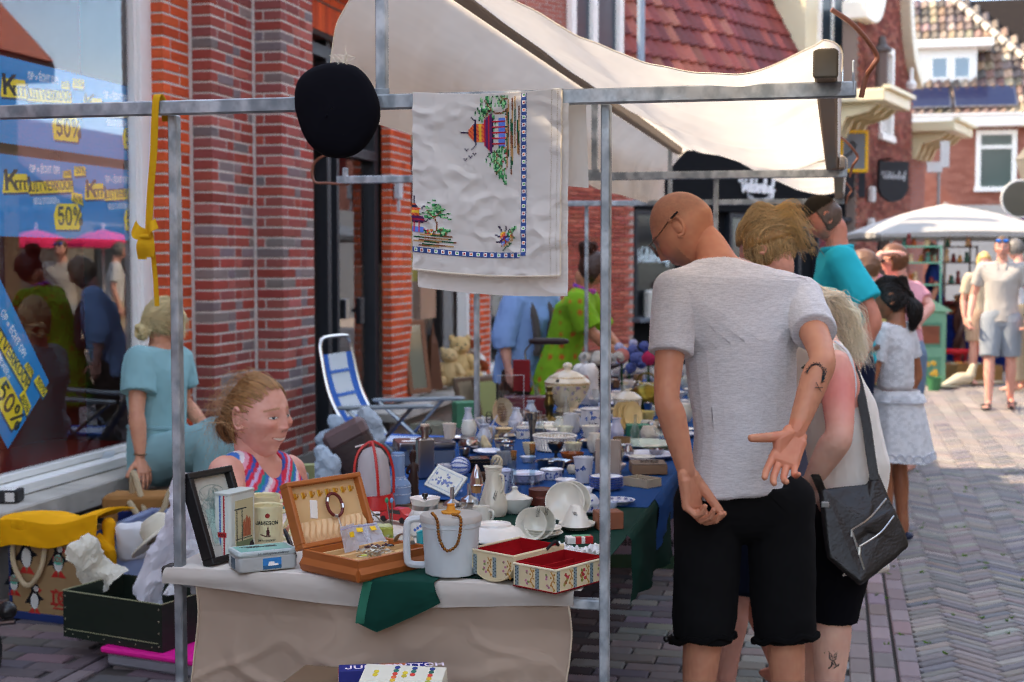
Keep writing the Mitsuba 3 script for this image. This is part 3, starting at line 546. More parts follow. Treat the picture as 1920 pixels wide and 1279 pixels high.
pantiles(far, 'roof_tile', (-0.6, -0.35, 5.25), (1, 0, 0), (0, 0.66, 0.75), 22, 14, 0.22, 0.32, HT, 300, keep=lambda a, b: b < (4.6-a)*1.5+1.15, of=rr, amp=0.04, jt=0.18)
far.p('hip_tile', cat([lathe([(0.10, 0), (0.12, 0.02), (0.09, 0.33)], 8).apply_transform(Tr(4.15-0.19*k*1.0, -0.32+0.66*(0.15+0.285*k), 5.36+0.75*(0.15+0.285*k)) @ Rt('y', -35) @ Rt('x', -38)) for k in range(15)]), 'rooftile', C('#b9ab9a'), of=rr)
pantiles(far, 'roof_tile', (1.8, 3.2, 4.9), (1, -0.35, 0), (-0.5, 0.55, 0.8), 22, 16, 0.22, 0.32, [C('#665a56'), C('#5c524f'), C('#6f645f'), C('#4f4644')], 0, of=rr)
t = Th('roof_dormer', 'white flat roofed dormer with two windows on the far house roof', 'dormer', at=MH @ Tr(0.95, 0.45, 6.05))
t.p('wall', box(1.75, 2.0, 0.95, 0.01, (0, 1.0, 0)), 'paint', C('#eae9e4'), smooth=False); t.p('roof', box(2.3, 2.4, 0.2, 0.02, (0.1, 0.9, 0.95)), 'paint', C('#f0efea'))
for x in (-0.05, 0.5): w2 = t.p('window', box(0.46, 0.05, 0.6, 0, (x, -0.01, 0.16)), 'paint', C('#f0efea'), smooth=False); t.p('pane', box(0.34, 0.06, 0.48, 0, (x, -0.012, 0.22)), 'gloss', C('#7f95a5'), of=w2, smooth=False)
for i, (x, wd_, lb) in enumerate(((0.62, 1.0, 'left solar panel above the white gutter'), (1.98, 1.45, 'right and wider solar panel above the white gutter'))):
    t = Th('solar_panel', lb, 'solar panel', group='solar panels on the far roof', at=MH @ Tr(x, -0.30, 5.42) @ Rt('x', 42))
    t.p('rim', box(wd_+0.06, 0.86, 0.05, 0.005, (0, 0.4, 0)), 'metal', C('#9a9aa0')); t.p('cells', box(wd_, 0.8, 0.02, 0, (0, 0.4, 0.04)), 'gloss', C('#1a2140'), smooth=False)
# opposite side of the street (seen in the window glass)
opp = Th('opposite_house', 'pale house with dark eaves across the street, mirrored in the shop window', 'building')
opp.p('wall', box(4, 52, 4.7, 0, (8.6, -3.6, 0)), 'matte', C('#5f564a'), smooth=False); opp.p('eave', box(0.9, 52.4, 0.35, 0.03, (6.4, -3.6, 4.65)), 'satin', C('#2c2a29'))
opp.p('roof', prism([(0, 0), (7, 0), (3.5, 3.6)], 52).apply_transform(Tr(5.9, 22.5, 5.0) @ Rt('x', 90)), 'rooftile', C('#94543f'), smooth=False)
for y in (2.5, 5.5, 8.5, 11.5, 14.5, 17.5, 20.5):
    w2 = opp.p('window', box(0.1, 1.2, 1.5, 0, (6.58, y, 2.9)), 'paint', C('#e5e2da'), smooth=False); opp.p('pane', box(0.1, 1.0, 1.3, 0, (6.56, y, 3.0)), 'gloss', C('#27303a'), of=w2, smooth=False)
    w2 = opp.p('shopfront', box(0.1, 2.3, 2.3, 0, (6.58, y, 0.2)), 'satin', C('#3a3d3a'), smooth=False)
opp.p('chimney', box(0.8, 0.9, 2.2, 0.02, (8.0, 21.6, 6.6)), 'farbrick', smooth=False)
o2 = Th('opposite_barn', 'low orange roofed building further along the street, mirrored in the shop door', 'building')
o2.p('wall', box(4, 40, 3.0, 0, (12.4, 50, 0)), 'matte', C('#77726a'), smooth=False); o2.p('roof', prism([(0, 0), (6, 0), (3, 2.2)], 41).apply_transform(Tr(9.9, 70.5, 3.0) @ Rt('x', 90)), 'rooftile', C('#6f4838'), smooth=False)
for y in range(9): o2.p('shopfront', box(0.1, 2.6, 2.2, 0, (10.38, 33+4.2*y, 0.2)), 'satin', C('#2f3238'), smooth=False)
for i, (x, y) in enumerate(((7.7, 27.3), (9.1, 27.0))):
    t = Th('pink_parasol', ['pink parasol mirrored in the shop window, right one', 'pink parasol mirrored in the shop window, left one'][i], 'parasol', group='pink parasols across the street', at=Tr(x, y, 0))
    t.p('canopy', lathe([(0.02, 2.2), (0.4, 2.1), (.8, 1.92), (.84, 1.82), (.8, 1.86), (0.3, 2.05)], 8), 'thincloth', C('#f0407a'), smooth=False); t.p('pole', tube([(0, 0, 0), (0, 0, 2.35)], 0.025, 8), 'paint', C('#ddd'))
# ================================================================ the market stall
st = Th('market_stall', 'galvanised market stall frame with wooden beams and a long covered table', 'market stall')
def bar(a, b, w=0.027, h=0.027):
    a, b = np.array(a, float), np.array(b, float); L = np.linalg.norm(b-a)
    return box(w, h, L, 0.003).apply_transform(Tr(*a) @ trimesh.geometry.align_vectors([0, 0, 1], (b-a)/L))
for i, Y in enumerate((3.215, 6.215, 9.1)):
    st.p('cross_bar', bar((-2.26, Y, 1.905), (0.035, Y-0.03, 1.903), 0.034, 0.028), 'galvanised')
    for X in (-1.60, -0.522): st.p('leg', bar((X, Y+0.02, 0), (X, Y+0.02, 1.89), 0.022, 0.03), 'galvanised')
    for X in (-1.60, -0.522):
        st.p('foot', bar((X, Y-0.22, 0.02), (X, Y+0.02, 0.22), 0.02, 0.02), 'galvanised') if i else None
    st.p('ridge_post', bar((-1.055, Y, 1.915), (-1.055, Y, 2.25), 0.026, 0.026), 'galvanised')
    st.p('weld_plate', box(0.05, 0.006, 0.035, 0.001, (-1.055, Y-0.022, 1.9)), 'galvanised')
    st.p('stop', cat(bar((0.028, Y-0.03, 1.9), (0.028, Y-0.03, 1.965), 0.006, 0.03), bar((-2.22, Y, 1.9), (-2.22, Y, 1.96), 0.02, 0.03)), 'galvanised')
    hk = [(0.045, Y-0.035, 1.885), (0.055, Y-0.035, 1.93), (0.068, Y-0.05, 1.95), (0.075, Y-0.05, 1.975), (0.03, Y-0.08, 2.03), (-0.02, Y-0.10, 2.065)]
    rusty = lambda v: np.outer(0.6+0.8*meshkit.fbm(v*60, 3), C('#7a4630'))
    st.p('hook', tube(spl(hk, 28), 0.0055, 8), 'satin', C('#7d4a35'), label='rusty iron hook')
    st.p('hook', tube(spl([(-2.2, Y, 1.885), (-2.30, Y-.02, 1.89), (-2.36, Y-.04, 1.9), (-2.35, Y-.04, 1.99), (-2.2, Y-.06, 2.05)], 20), 0.006, 8), 'satin', C('#7d4a35'))
    if i < 2:
        for X in (-1.55, -0.66): st.p('rail', bar((X, Y, 0.712), (X, Y+2.95, 0.712), 0.024, 0.03), 'galvanised')
    st.p('rail', bar((-1.6, Y+0.03, 0.725), (-0.522, Y+0.03, 0.725), 0.024, 0.03), 'galvanised')
def beamcol(v):
    g_ = meshkit.fbm(v*np.array([60, 2.5, 60]), 4); return np.outer(0.55+0.75*g_, C('#97836c'))
def wbeam(x, z, y0, y1, w=0.05, h=0.055): return dense(box(w, y1-y0, h, 0.006, (x, (y0+y1)/2, z)), 0.12)
for i, (y0, y1) in enumerate(((3.07, 6.42), (6.12, 9.3))):
    st.p('eave_beam', wbeam(-0.03+0.03*i, 1.918, y0, y1, 0.048, 0.055), 'wood', C('#8f7d68'), smooth=30)
    st.p('ridge_beam', wbeam(-1.02, 2.245-0.02*i, y0-0.35*(1-i), y1, 0.045, 0.05), 'wood', C('#8a7762'))
st.p('table_board', dense(box(0.99, 5.85, 0.024, 0.004, (-1.11, 6.16, 0.738)), 0.3), 'wood', C('#7d6a55'))
st.p('beam_end', box(0.052, 0.008, 0.062, 0.004, (-0.03, 3.066, 1.914)), 'wood', C('#5e5648'))
# canvas roofs
PR = spl([(-1.205, 1.90), (-1.21, 2.0), (-1.195, 2.13), (-1.10, 2.265), (-1.045, 2.30), (-0.97, 2.25), (-0.9, 2.19), (-0.654, 2.075), (-0.536, 2.005), (-0.362, 1.94), (-0.19, 1.925), (-0.062, 1.968), (-0.03, 1.982), (0.002, 1.96), (0.002, 1.90)], 160)
def roof_fn(y0, y1, dx, dz, seed):
    def fn(u, v):
        q = v*159; i = np.minimum(q.astype(int), 158); f = (q-i)[..., None]; p = PR[i]*(1-f)+PR[i+1]*f
        x, z = p[..., 0]+dx, p[..., 1]+dz; yl = y0+0.30*np.clip((-0.80-x)/0.15, 0, 1)*(y0 < 4); y = yl+(y1-yl)*u
        z = z+(y0 > 4)*0.10*np.sin(np.pi*np.clip((x+1.0)/0.95, 0, 1)); y = y-(y0 > 4)*0.62*u*np.clip((x+1.0)/0.1, 0, 1); mid = np.sin(np.pi*u); right = np.clip((x+1.0)/0.4, 0, 1)*np.clip((-0.06-x)/0.15, 0, 1); left = np.clip((-1.08-x)/0.08, 0, 1)
        n = meshkit.fbm(np.stack([x*5, y*0.9, z*5], -1)+seed, 3)-0.5; n2 = meshkit.fbm(np.stack([x*2, y*6, z*3], -1)+seed+7, 3)-0.5
        z = z-0.03*mid*right+right*(0.03*n+0.016*n2)+0.012*right*np.sin(y*7+x*4)*mid
        x = x-left*(0.02*mid+0.035*n+0.02*n2+0.006*np.sin(y*11))
        y = y+0.035*(meshkit.noise(np.stack([x*7, u*0, z*7], -1)+seed)-0.5)*(np.abs(u-0.5)*2)**3
        return np.stack([x, y, z+left*0.02*n2], -1)
    return fn
for i, (y0, y1, lb) in enumerate(((3.0, 6.28, 'cream canvas awning over the near bay, its left side hanging loose'), (6.2, 9.9, 'cream canvas awning over the second bay behind the bald man'))):
    cv = Th('canvas_awning', lb, 'awning', group='canvas awnings of the stall')
    cv.p('sheet', sheet(roof_fn(y0, y1, 0.0 if i == 0 else 0.03, 0, i*5.3), 90, 130), 'canvas', smooth=True)
    e = [roof_fn(y0, y1, 0.0 if i == 0 else 0.03, 0, i*5.3)(np.array([0.0]), np.array([t_]))[0] for t_ in np.linspace(0.02, 0.98, 260)]
    fr_ = []
    for p_ in e:
        if RNG.random() < 0.6: d_ = RNG.normal(0, 1, 3)*0.35+[0, -1, 0.3]; l_ = RNG.uniform(0.003, 0.010); fr_.append(trimesh.Trimesh([p_, p_+[0.001, 0, 0.001], p_+d_*l_], [[0, 1, 2]], process=False))
    cv.p('frayed_edge', cat(fr_), 'thincloth', C('#c9a878'), smooth=False)
    cv.p('hem', tube(np.array(e), 0.0018, 5), 'cloth', C('#d8cbb2'))
one('string_knot', 'frayed white string tuft on top of the black beret', 'string', cat([tube(spl([(0, 0, 0), RNG.normal(0, 0.012, 3)+[0, -.005, 0.012], RNG.normal(0, 0.011, 3)+[0.0, -.01, 0.010]], 8), 0.001, 5) for _ in range(14)]), 'cloth', C('#e3d9c4'), at=Tr(-1.13, 3.16, 1.99))
# things hung on the near bar
def outline(pts, n=64):
    p = np.array(pts, float); k = len(p); q = spl(np.vstack([p[-2:], p, p[:3]]), (k+4)*20+1)[40:40+k*20]
    return q[(np.arange(n)*k*20//n)]
bo = outline([(0.0, 0.108), (0.05, 0.095), (0.085, 0.058), (0.102, 0.0), (0.092, -0.05), (0.062, -0.088), (0.025, -0.108), (-0.02, -0.107), (-0.06, -0.085), (-0.088, -0.04), (-0.103, 0.02), (-0.09, 0.075), (-0.05, 0.103)])
rings = [(1.0, 0.0), (1.02, -0.012), (0.97, -0.026), (0.85, -0.035), (0.6, -0.042), (0.3, -0.045), (0.02, -0.046)]
V_ = np.vstack([np.c_[bo[:, 0]*s, np.full(64, d), bo[:, 1]*s] for s, d in [(0.5, 0.012), (0.9, 0.01)]+rings])
F_ = [];
for r in range(8):
    for j in range(64): F_.append([r*64+j, r*64+(j+1) % 64, (r+1)*64+(j+1) % 64, (r+1)*64+j])
bt = Th('beret', 'black felt beret hanging on the near bar of the stall', 'hat', at=Tr(-1.146, 3.165, 1.883))
bt.p('crown', wob((V_, F_), 0.003, 18, 3), 'cloth', C('#0d0d14'), smooth=60); bt.p('stalk', tube([(-0.012, -0.045, -0.015), (-0.013, -0.053, -0.018)], 0.0025, 6), 'cloth', C('#101018'))
yr = Th('yellow_ribbon', 'yellow cloth strap with a bow hanging from the bar at the left post', 'ribbon')
def ribbon(pts, w, n=40, tw=0.0, ax=(1, 0, 0)):
    p = spl(pts, n); ax = np.array(ax, float)
    return sheet(lambda u, v: p[np.minimum((u*(n-1)+0.5).astype(int), n-1)]+((v-0.5)*w)[..., None]*(ax+tw*np.stack([0*u, np.sin(u*3), 0*u], -1)), n, 4, 0.0015)
YC = C('#c4961c')
yr.p('strap', cat(ribbon([(-1.622, 3.235, 1.875), (-1.62, 3.215, 1.927), (-1.623, 3.186, 1.925), (-1.628, 3.18, 1.8), (-1.637, 3.178, 1.7), (-1.643, 3.175, 1.595)], 0.018), ribbon([(-1.64, 3.182, 1.6), (-1.632, 3.185, 1.5), (-1.63, 3.185, 1.47), (-1.628, 3.185, 1.42)], 0.012)), 'cloth', YC)
yr.p('bow', cat(ribbon([(-1.64, 3.165, 1.592), (-1.66, 3.15, 1.60), (-1.672, 3.158, 1.615)], 0.028, 14, 0.6, (0.35, 0, 1)), ribbon([(-1.642, 3.165, 1.592), (-1.625, 3.15, 1.612), (-1.612, 3.16, 1.622)], 0.024, 14, 0.6, (-0.4, 0, 1)),
    ribbon([(-1.642, 3.165, 1.60), (-1.648, 3.15, 1.57), (-1.652, 3.16, 1.535)], 0.022, 14, 0.5), ribbon([(-1.638, 3.166, 1.60), (-1.63, 3.155, 1.57), (-1.632, 3.16, 1.54)], 0.02, 14, 0.7), box(0.03, 0.02, 0.012, 0.004, (-1.643, 3.16, 1.584))), 'cloth', YC)
# embroidered cloth
def ez(a, b):
    """a: metres from the left edge, b: metres down from the bar -> point on the cloth's front"""
    X, Z = -0.965+a*(1-0.02*b)+0.012*b*b, 1.922-b*(1+0.10*a)-0.008*np.sin(a*9)
    n = meshkit.fbm(np.stack([a*9+b*5, b*13-a*3, a*0], -1)+2.7, 4)-0.5; rg = np.abs(meshkit.fbm(np.stack([a*6-b*8, b*9+a*7, a*0+4], -1), 3)-0.5)
    f = np.clip(b/0.05, 0, 1)
    return np.stack([X, 3.168-0.018*f*n-f*0.034*np.clip(0.10-rg, 0, 1)*2-0.008*f*np.sin(a*19+1)*b*3-0.012*b, Z], -1)
ew, el = 0.352, 0.43
tc = Th('embroidered_cloth', 'white tablecloth with pagoda embroidery and blue border hanging over the bar', 'tablecloth')
def top_over(u, v):
    b = v*el; P = ez(u*ew, np.maximum(b-0.02, 0)); k = np.clip(b/0.02, 0, 1)
    P[..., 1] += (1-k)**2*0.03; P[..., 2] += 0.004*np.sin(k*np.pi)*0; return P
LIN = C('#dfdbd6')
tc.p('front', sheet(top_over, 90, 120), 'thincloth', LIN, smooth=True)
tc.p('inner_fold', sheet(lambda u, v: ez(u*(ew+0.008), v*(el+0.022))+np.stack([0.006+0*u, 0.012+0.012*v, -0.004*u], -1), 60, 80), 'thincloth', LIN, smooth=True)
tc.p('back', sheet(lambda u, v: np.stack([-0.96+0.388*u+0.012*v*np.sin(u*9), 3.228+0.02*v+0.012*np.sin(u*14), 1.92-v*(0.19+0.03*u)], -1), 40, 30), 'thincloth', LIN, smooth=True)
CS = 0.0031
st_ = {}
def dot(a, b, c): st_[(round(a/CS), round(b/CS))] = c
R2 = np.random.default_rng(5)
EC = dict(g=C('#3f8f55'), d=C('#1f5136'), l=C('#8fc48a'), k=C('#2a2140'), r=C('#b8273a'), y=C('#e0b23a'), b=C('#5a78c8'), n=C('#7a4a30'), t=C('#b08a5a'), m=C('#5a2a5a'), o=C('#d8703a'))
def tree(pt, x, y, h, s=1.0):
    for k in range(int(h/CS)): w_ = x+0.008*math.sin(k*0.25)*s; dot(*pt(w_, y+k*CS), EC['n'])
    for k in range(int(70*s)):
        cx, cy = R2.normal(0, 0.016*s), R2.normal(0, 0.008*s); q = R2.integers(3)
        for e in range(3): dot(*pt(x+cx+e*CS, y+h+cy+0.4*abs(cx)*-1), [EC['g'], EC['d'], EC['l']][(q+e//2) % 3])
    for sg in (-1, 1):
        for k in range(int(0.02*s/CS)): dot(*pt(x+sg*k*CS, y+h*0.7+k*CS*0.8), EC['n'])
def pagoda(pt, x, y, s=1.0):
    W_ = int(13*s)
    for j in range(int(16*s)):
        for i in range(-W_, W_+1):
            q = (i+100) % 4
            if j < 10*s: c = EC['r'] if q == 0 else (EC['b'] if j < 5*s else (EC['k'] if j > 8*s else None)) if q else None
            else: c = EC['m'] if (j % 3) else EC['r']
            if c is not None and abs(i) < W_*(0.8 if j < 10*s else 1.1-0.08*(j-10*s)): dot(*pt(x+i*CS, y+j*CS), c)
    for j in range(int(12*s)):
        hw = (W_*0.5 if j < 6*s else W_*0.62*(1-(j-6*s)/(7*s)))
        for i in range(-int(hw), int(hw)+1): dot(*pt(x+i*CS, y+(16*s+j)*CS), EC['y'] if j in (2, 3) else EC['k'] if j in (6, 7) else EC['o'] if (i+j) % 3 else EC['r'])
    for k in (-1, 1):
        for e in range(4): dot(*pt(x+k*(W_*1.15+e-1)*CS, y+(10*s+e*0.8)*CS), EC['k']); dot(*pt(x+k*(W_*.7+e*.7)*CS, y+(22*s+e*.8)*CS), EC['k'])
    for e in range(6): dot(*pt(x, y+(28*s+e)*CS), EC['k'])
def land(pt, x0, x1, y, rows=7):
    for r in range(rows):
        a0, a1 = x0+(x1-x0)*R2.uniform(0, 0.35), x1-(x1-x0)*R2.uniform(0, 0.4)
        for k in range(int((a1-a0)/CS)): dot(*pt(a0+k*CS, y-r*CS*1.6), [EC['n'], EC['t'], EC['d']][(r+k//9) % 3])
    for k in range(40): dot(*pt(x0+(x1-x0)*R2.uniform(0.2, 0.75), y+R2.uniform(0, 0.010)), [EC['g'], EC['y'], EC['r'], EC['o'], EC['d']][R2.integers(5)])
pa = lambda x, y: (x, 0.322-y)
land(pa, 0.0, 0.11, 0.0); tree(pa, 0.052, 0.0, 0.055, 1.0); pagoda(pa, 0.004, 0.004, 0.75); tree(pa, 0.068, 0, 0.012, 0.35); tree(pa, 0.08, 0, 0.010, 0.3)
pb = lambda x, y: (0.222-y, x)
land(pb, 0.0, 0.205, 0.0); tree(pb, 0.035, 0.0, 0.052, 1.15); tree(pb, 0.012, 0.0, 0.012, 0.5); pagoda(pb, 0.088, 0.006, 1.0); tree(pb, 0.14, 0, 0.028, 0.9); tree(pb, 0.165, 0, 0.018, 0.8)
c45 = math.cos(0.7), math.sin(0.7)
pc = lambda x, y: (0.222+x*c45[0]-y*c45[1]*0.6, 0.33-x*c45[1]-y*c45[0])
land(pc, -0.018, 0.03, -0.002, 3); pagoda(pc, -0.002, 0.0, 0.35); tree(pc, 0.018, 0, 0.014, 0.4)
for a, b in ((0.127, 0.128), (0.125, 0.148), (0.136, 0.143), (0.145, 0.137)):
    for e in (-1, 0, 1): dot(a+e*CS, b-abs(e)*CS, EC['k'])
DT = [C('#3f9a58'), C('#a02030'), C('#d8643c')]
def band(n, along):
    for i in range(n):
        for j in range(6):
            c = (i % 8)-3.5, j-2.5; r = math.hypot(*c)
            col = EC['b']*0.42 if r > 2.5 else C('#ece8e2') if r > 1.2 else DT[(i//8) % 3]
            dot(*along(i, j), col)
CSb = CS*0.66
st2 = {}
_d = dot
def dot(a, b, c): st2[(a, b)] = c
band(178, lambda i, j: (0.258+j*CSb, 0.0+i*CSb)); band(125, lambda i, j: (0.0+i*CSb, 0.357+j*CSb))
qv, qc = [], []
for dct, sz, key in ((st_, CS, True), (st2, CSb*1.02, False)):
    for (i, j), c in dct.items():
        a, b = (i*CS, j*CS) if key else (i, j)
        if a < 0 or b < 0.004: continue
        qv.append([(a, b), (a+sz, b), (a+sz, b+sz), (a, b+sz)]); qc.append(c)
qv = np.array(qv); P = ez(qv[..., 0], np.maximum(qv[..., 1]-0.0, 0)); P[..., 1] -= 0.0022
tc.p('embroidery', (P.reshape(-1, 3), np.arange(len(P)*4).reshape(-1, 4)), 'matte', np.vstack([np.array(qc), np.array(qc)]), smooth=False)
hem = [(0.328, 0.003+k*0.004) for k in range(104)]+[(0.002+k*0.004, 0.412) for k in range(86)]+[(0.342, 0.003+k*0.004) for k in range(104)]
hp = np.array([[(a, b), (a+0.0018, b), (a+0.0018, b+0.0018), (a, b+0.0018)] for a, b in hem]); P = ez(hp[..., 0], hp[..., 1]); P[..., 1] -= 0.002
tc.p('hemstitch', (P.reshape(-1, 3), np.arange(len(P)*4).reshape(-1, 4)), 'matte', C('#a8977e'), smooth=False)
tc.p('edge_binding', cat(tube(ez(np.full(60, ew), np.linspace(0.005, el-0.02, 60)), 0.0022, 5), tube(ez(np.linspace(0, ew, 60), np.full(60, el-0.02)), 0.0022, 5)), 'cloth', C('#d9cdb8'))
# cloths on the table
def drape(u, v):
    X = -1.535+0.935*u; top = 0.762
    s = v*0.80; over = np.clip(s/0.05, 0, 1); z = top-np.maximum(s-0.02, 0)
    right = np.clip((u-0.93)/0.07, 0, 1)
    y = 3.198+0.03*(1-np.clip(s/0.03, 0, 1))**2-0.006*np.clip(s/0.02, 0, 1)+0.018*np.clip((s-0.06)/0.06, 0, 1)
    P = np.stack([X*3, z*1.6, z*0], -1); n = meshkit.fbm(P, 4)-0.5
    d1 = meshkit.fbm(np.stack([X*2.2+z*3.1, z*2-X*1.4, z*0+3], -1), 3); d2 = meshkit.fbm(np.stack([X*3.5-z*4.2, z*3+X*2, z*0+8], -1), 3)
    k = np.clip((s-0.05)/0.25, 0, 1)
    y = y-k*(0.07*n+0.09*np.clip(0.06-np.abs(d1-0.5), 0, 1)*2.2+0.08*np.clip(0.05-np.abs(d2-0.52), 0, 1)*2.5)-0.012*np.sin(X*17+z*4)*k-0.004*np.sin(X*31)*np.clip(s/0.05, 0, 1)
    X = X+k*(0.02*np.sin(z*9)-0.05*u*k*v*1.2+0.02*u)+0.01*k*n
    z = z-0.012*np.sin(u*7)*np.clip(s/0.04, 0, 1)*(s < 0.06)*0
    return np.stack([X, y, z], -1)
LN = C('#bda793')
ln = Th('linen_cloth', 'beige linen cloth draped over the near end of the table', 'tablecloth')
ln.p('drop', sheet(drape, 110, 110), 'thincloth', LN, smooth=True)
ln.p('hem', cat(tube(drape(np.full(60, 0.999), np.linspace(0.03, 1, 60))+[0.002, -0.002, 0], 0.006, 6, flat=0.4), tube(drape(np.full(60, 0.002), np.linspace(0.05, 1, 60))+[0, -0.002, 0], 0.005, 6, flat=0.4)), 'cloth', C('#c2b39c'))
ln.p('top', sheet(lambda u, v: np.stack([-1.622+1.05*u, 3.200+0.9*v+0.02*(1-v)*0, 0.7665+0.0022*np.sin(u*19)*np.sin(v*13)+0*u], -1), 40, 40, 0.002), 'cloth', C('#c4bcb2'), smooth=True)
def lip(u, v):
    X = -1.622+1.035*u; n = meshkit.fbm(np.stack([X*7, v*2, X*0+1], -1), 3)-0.5
    return np.stack([X, 3.205-0.022*np.sin(v*np.pi*0.62)+0.010*n*v, 0.7665-(0.034+0.030*np.sin(u*3.1)**2)*v*v-0.006*n*v], -1)
ln.p('folded_lip', sheet(lip, 80, 12, 0.002), 'thincloth', C('#c4bcb2'), smooth=True)
st.p('board_corner', box(0.03, 0.05, 0.03, 0.004, (-1.625, 3.235, 0.738)), 'satin', C('#2c2622'))
def gdrape(u, v):
    """green cloth lying on the table and falling over its edge"""
    L = np.clip((v-0.42)/0.58, 0, 1); fl = 1-L
    X = -1.085+0.165*u+(-0.02)*L*(1-u)+0.03*L*u*0; drop = L*(0.040+0.085*np.clip(1-np.abs(u-0.20)/0.85, 0, 1)+0.0*u)
    Y = np.where(v < 0.42, 3.175+(0.42-v)*0.9, 3.175-0.012*np.sin(L*2.5)); n = meshkit.fbm(np.stack([X*11, v*3, v*0+5], -1), 3)-0.5
    return np.stack([X+0.02*L*np.sin(u*2), Y-0.02*n*L, 0.7725-drop+0.004*n*fl], -1)
gc = Th('green_cloth', 'dark green velvet cloth slipping over the table edge under the jug', 'cloth')
gc.p('fall', sheet(gdrape, 40, 50, 0.002), 'cloth', C('#123a30'), smooth=True)
gc.p('hem', ribbon([tuple(gdrape(np.array([0.02]), np.array([v_]))[0]+[0, -0.004, 0]) for v_ in (0.45, 0.6, 0.75, 0.9, 0.99)], 0.022, 24), 'cloth', C('#2f6a55'))
gc.p('top', sheet(lambda u, v: np.stack([-1.06+0.50*u, 3.25+1.5*v, 0.7712+0.002*np.sin(u*17)*np.sin(v*23)], -1), 30, 40, 0.002), 'cloth', C('#0f2f28'), smooth=True)
def gside(u, v):
    s = v*0.24; n = meshkit.fbm(np.stack([u*6, v*2, u*0], -1), 3)-0.5
    return np.stack([-0.565+0.02*np.clip(s/0.03, 0, 1)+0.05*n*v, 3.85+0.95*u, 0.771-np.maximum(s-0.015, 0)+0.05*v*(0.5-u)], -1)
gc.p('side_fall', sheet(gside, 30, 24), 'cloth', C('#0f2f28'), smooth=True)
bc = Th('blue_cloth', 'blue tablecloth under the delft crockery, falling over the right table edge', 'tablecloth')
BL = C('#1d4278')
bc.p('top', sheet(lambda u, v: np.stack([-1.60+1.04*u, 4.30+4.7*v, 0.7735+0.0025*np.sin(u*15)*np.sin(v*33)], -1), 40, 60, 0.002), 'cloth', BL, smooth=True)
def bside(u, v):
    s = v*(0.16-0.04*u); n = meshkit.fbm(np.stack([u*9, v*2, u*0+2], -1), 3)-0.5
    return np.stack([-0.562+0.02*np.clip(s/0.03, 0, 1)+0.05*n*v+0.012*np.sin(u*30)*v, 4.45+2.6*u-0.10*v*(u < 0.1), 0.7735-np.maximum(s-0.01, 0)], -1)
bc.p('side_fall', sheet(bside, 80, 20), 'cloth', BL, smooth=True)
# ================================================================ people: builders
_S2 = np.asarray(icosphere(2, 1.0).vertices); _S1 = np.asarray(icosphere(1, 1.0).vertices)
A = lambda *a: np.array(a, float)
def bl(p, r, R=None, s=_S2):
    q = s*np.asarray(r, float) if np.ndim(r) else s*r
    if R is not None: q = q @ np.asarray(R).T
    return q+np.asarray(p, float)
def hull(*bs): return Manifold.hull_points(np.vstack(bs))
def chain(st_, R=None):
    """limb through stations (p, r): hulls of consecutive balls"""
    b = [bl(p, r, R) for p, r in st_]
    return [hull(x, y) for x, y in zip(b[:-1], b[1:])]
def union(ms): return Manifold.batch_boolean(list(ms), __import__('manifold3d').OpType.Add)
def fuse(ms, L=0.014, it=12):
    m = union(ms).simplify(L*.2).refine_to_length(L); t = TM(m); t = trimesh.Trimesh(t.vertices, t.faces, process=True)
    if it:
        v0 = np.array(t.vertices); trimesh.smoothing.filter_taubin(t, lamb=0.5, nu=0.52, iterations=it); v1 = np.array(t.vertices)
        d = np.linalg.norm(v1-v0, axis=1); far_ = d > max(0.010, 4*np.median(d)); 
        for _ in range(4):
            for i_ in np.where(far_)[0]: v1[i_] = v1[t.vertex_neighbors[i_]].mean(0)
        t.vertices = v1
    return t
def limb(pts, rs, n=7):
    """smooth limb: spline through points and radii"""
    k = (len(pts)-1)*n//2+1; p = spl(pts, k); r = spl(np.array(rs)[:, None], k)[:, 0]
    return chain([(a, b) for a, b in zip(p, r)])
def unit(v): v = np.asarray(v, float); return v/(np.linalg.norm(v)+1e-12)
def basis(y, z):
    """rotation whose columns are x,y,z with y exact"""
    y = unit(y); z = np.asarray(z, float); z = unit(z-y*(y@z)); return np.stack([np.cross(y, z), y, z], 1)
def cutz(m, z, up=True): return m.trim_by_plane((0, 0, 1 if up else -1), z if up else -z)
def cutp(m, n, p): n = unit(n); return m.trim_by_plane(tuple(n), float(n @ np.asarray(p)))
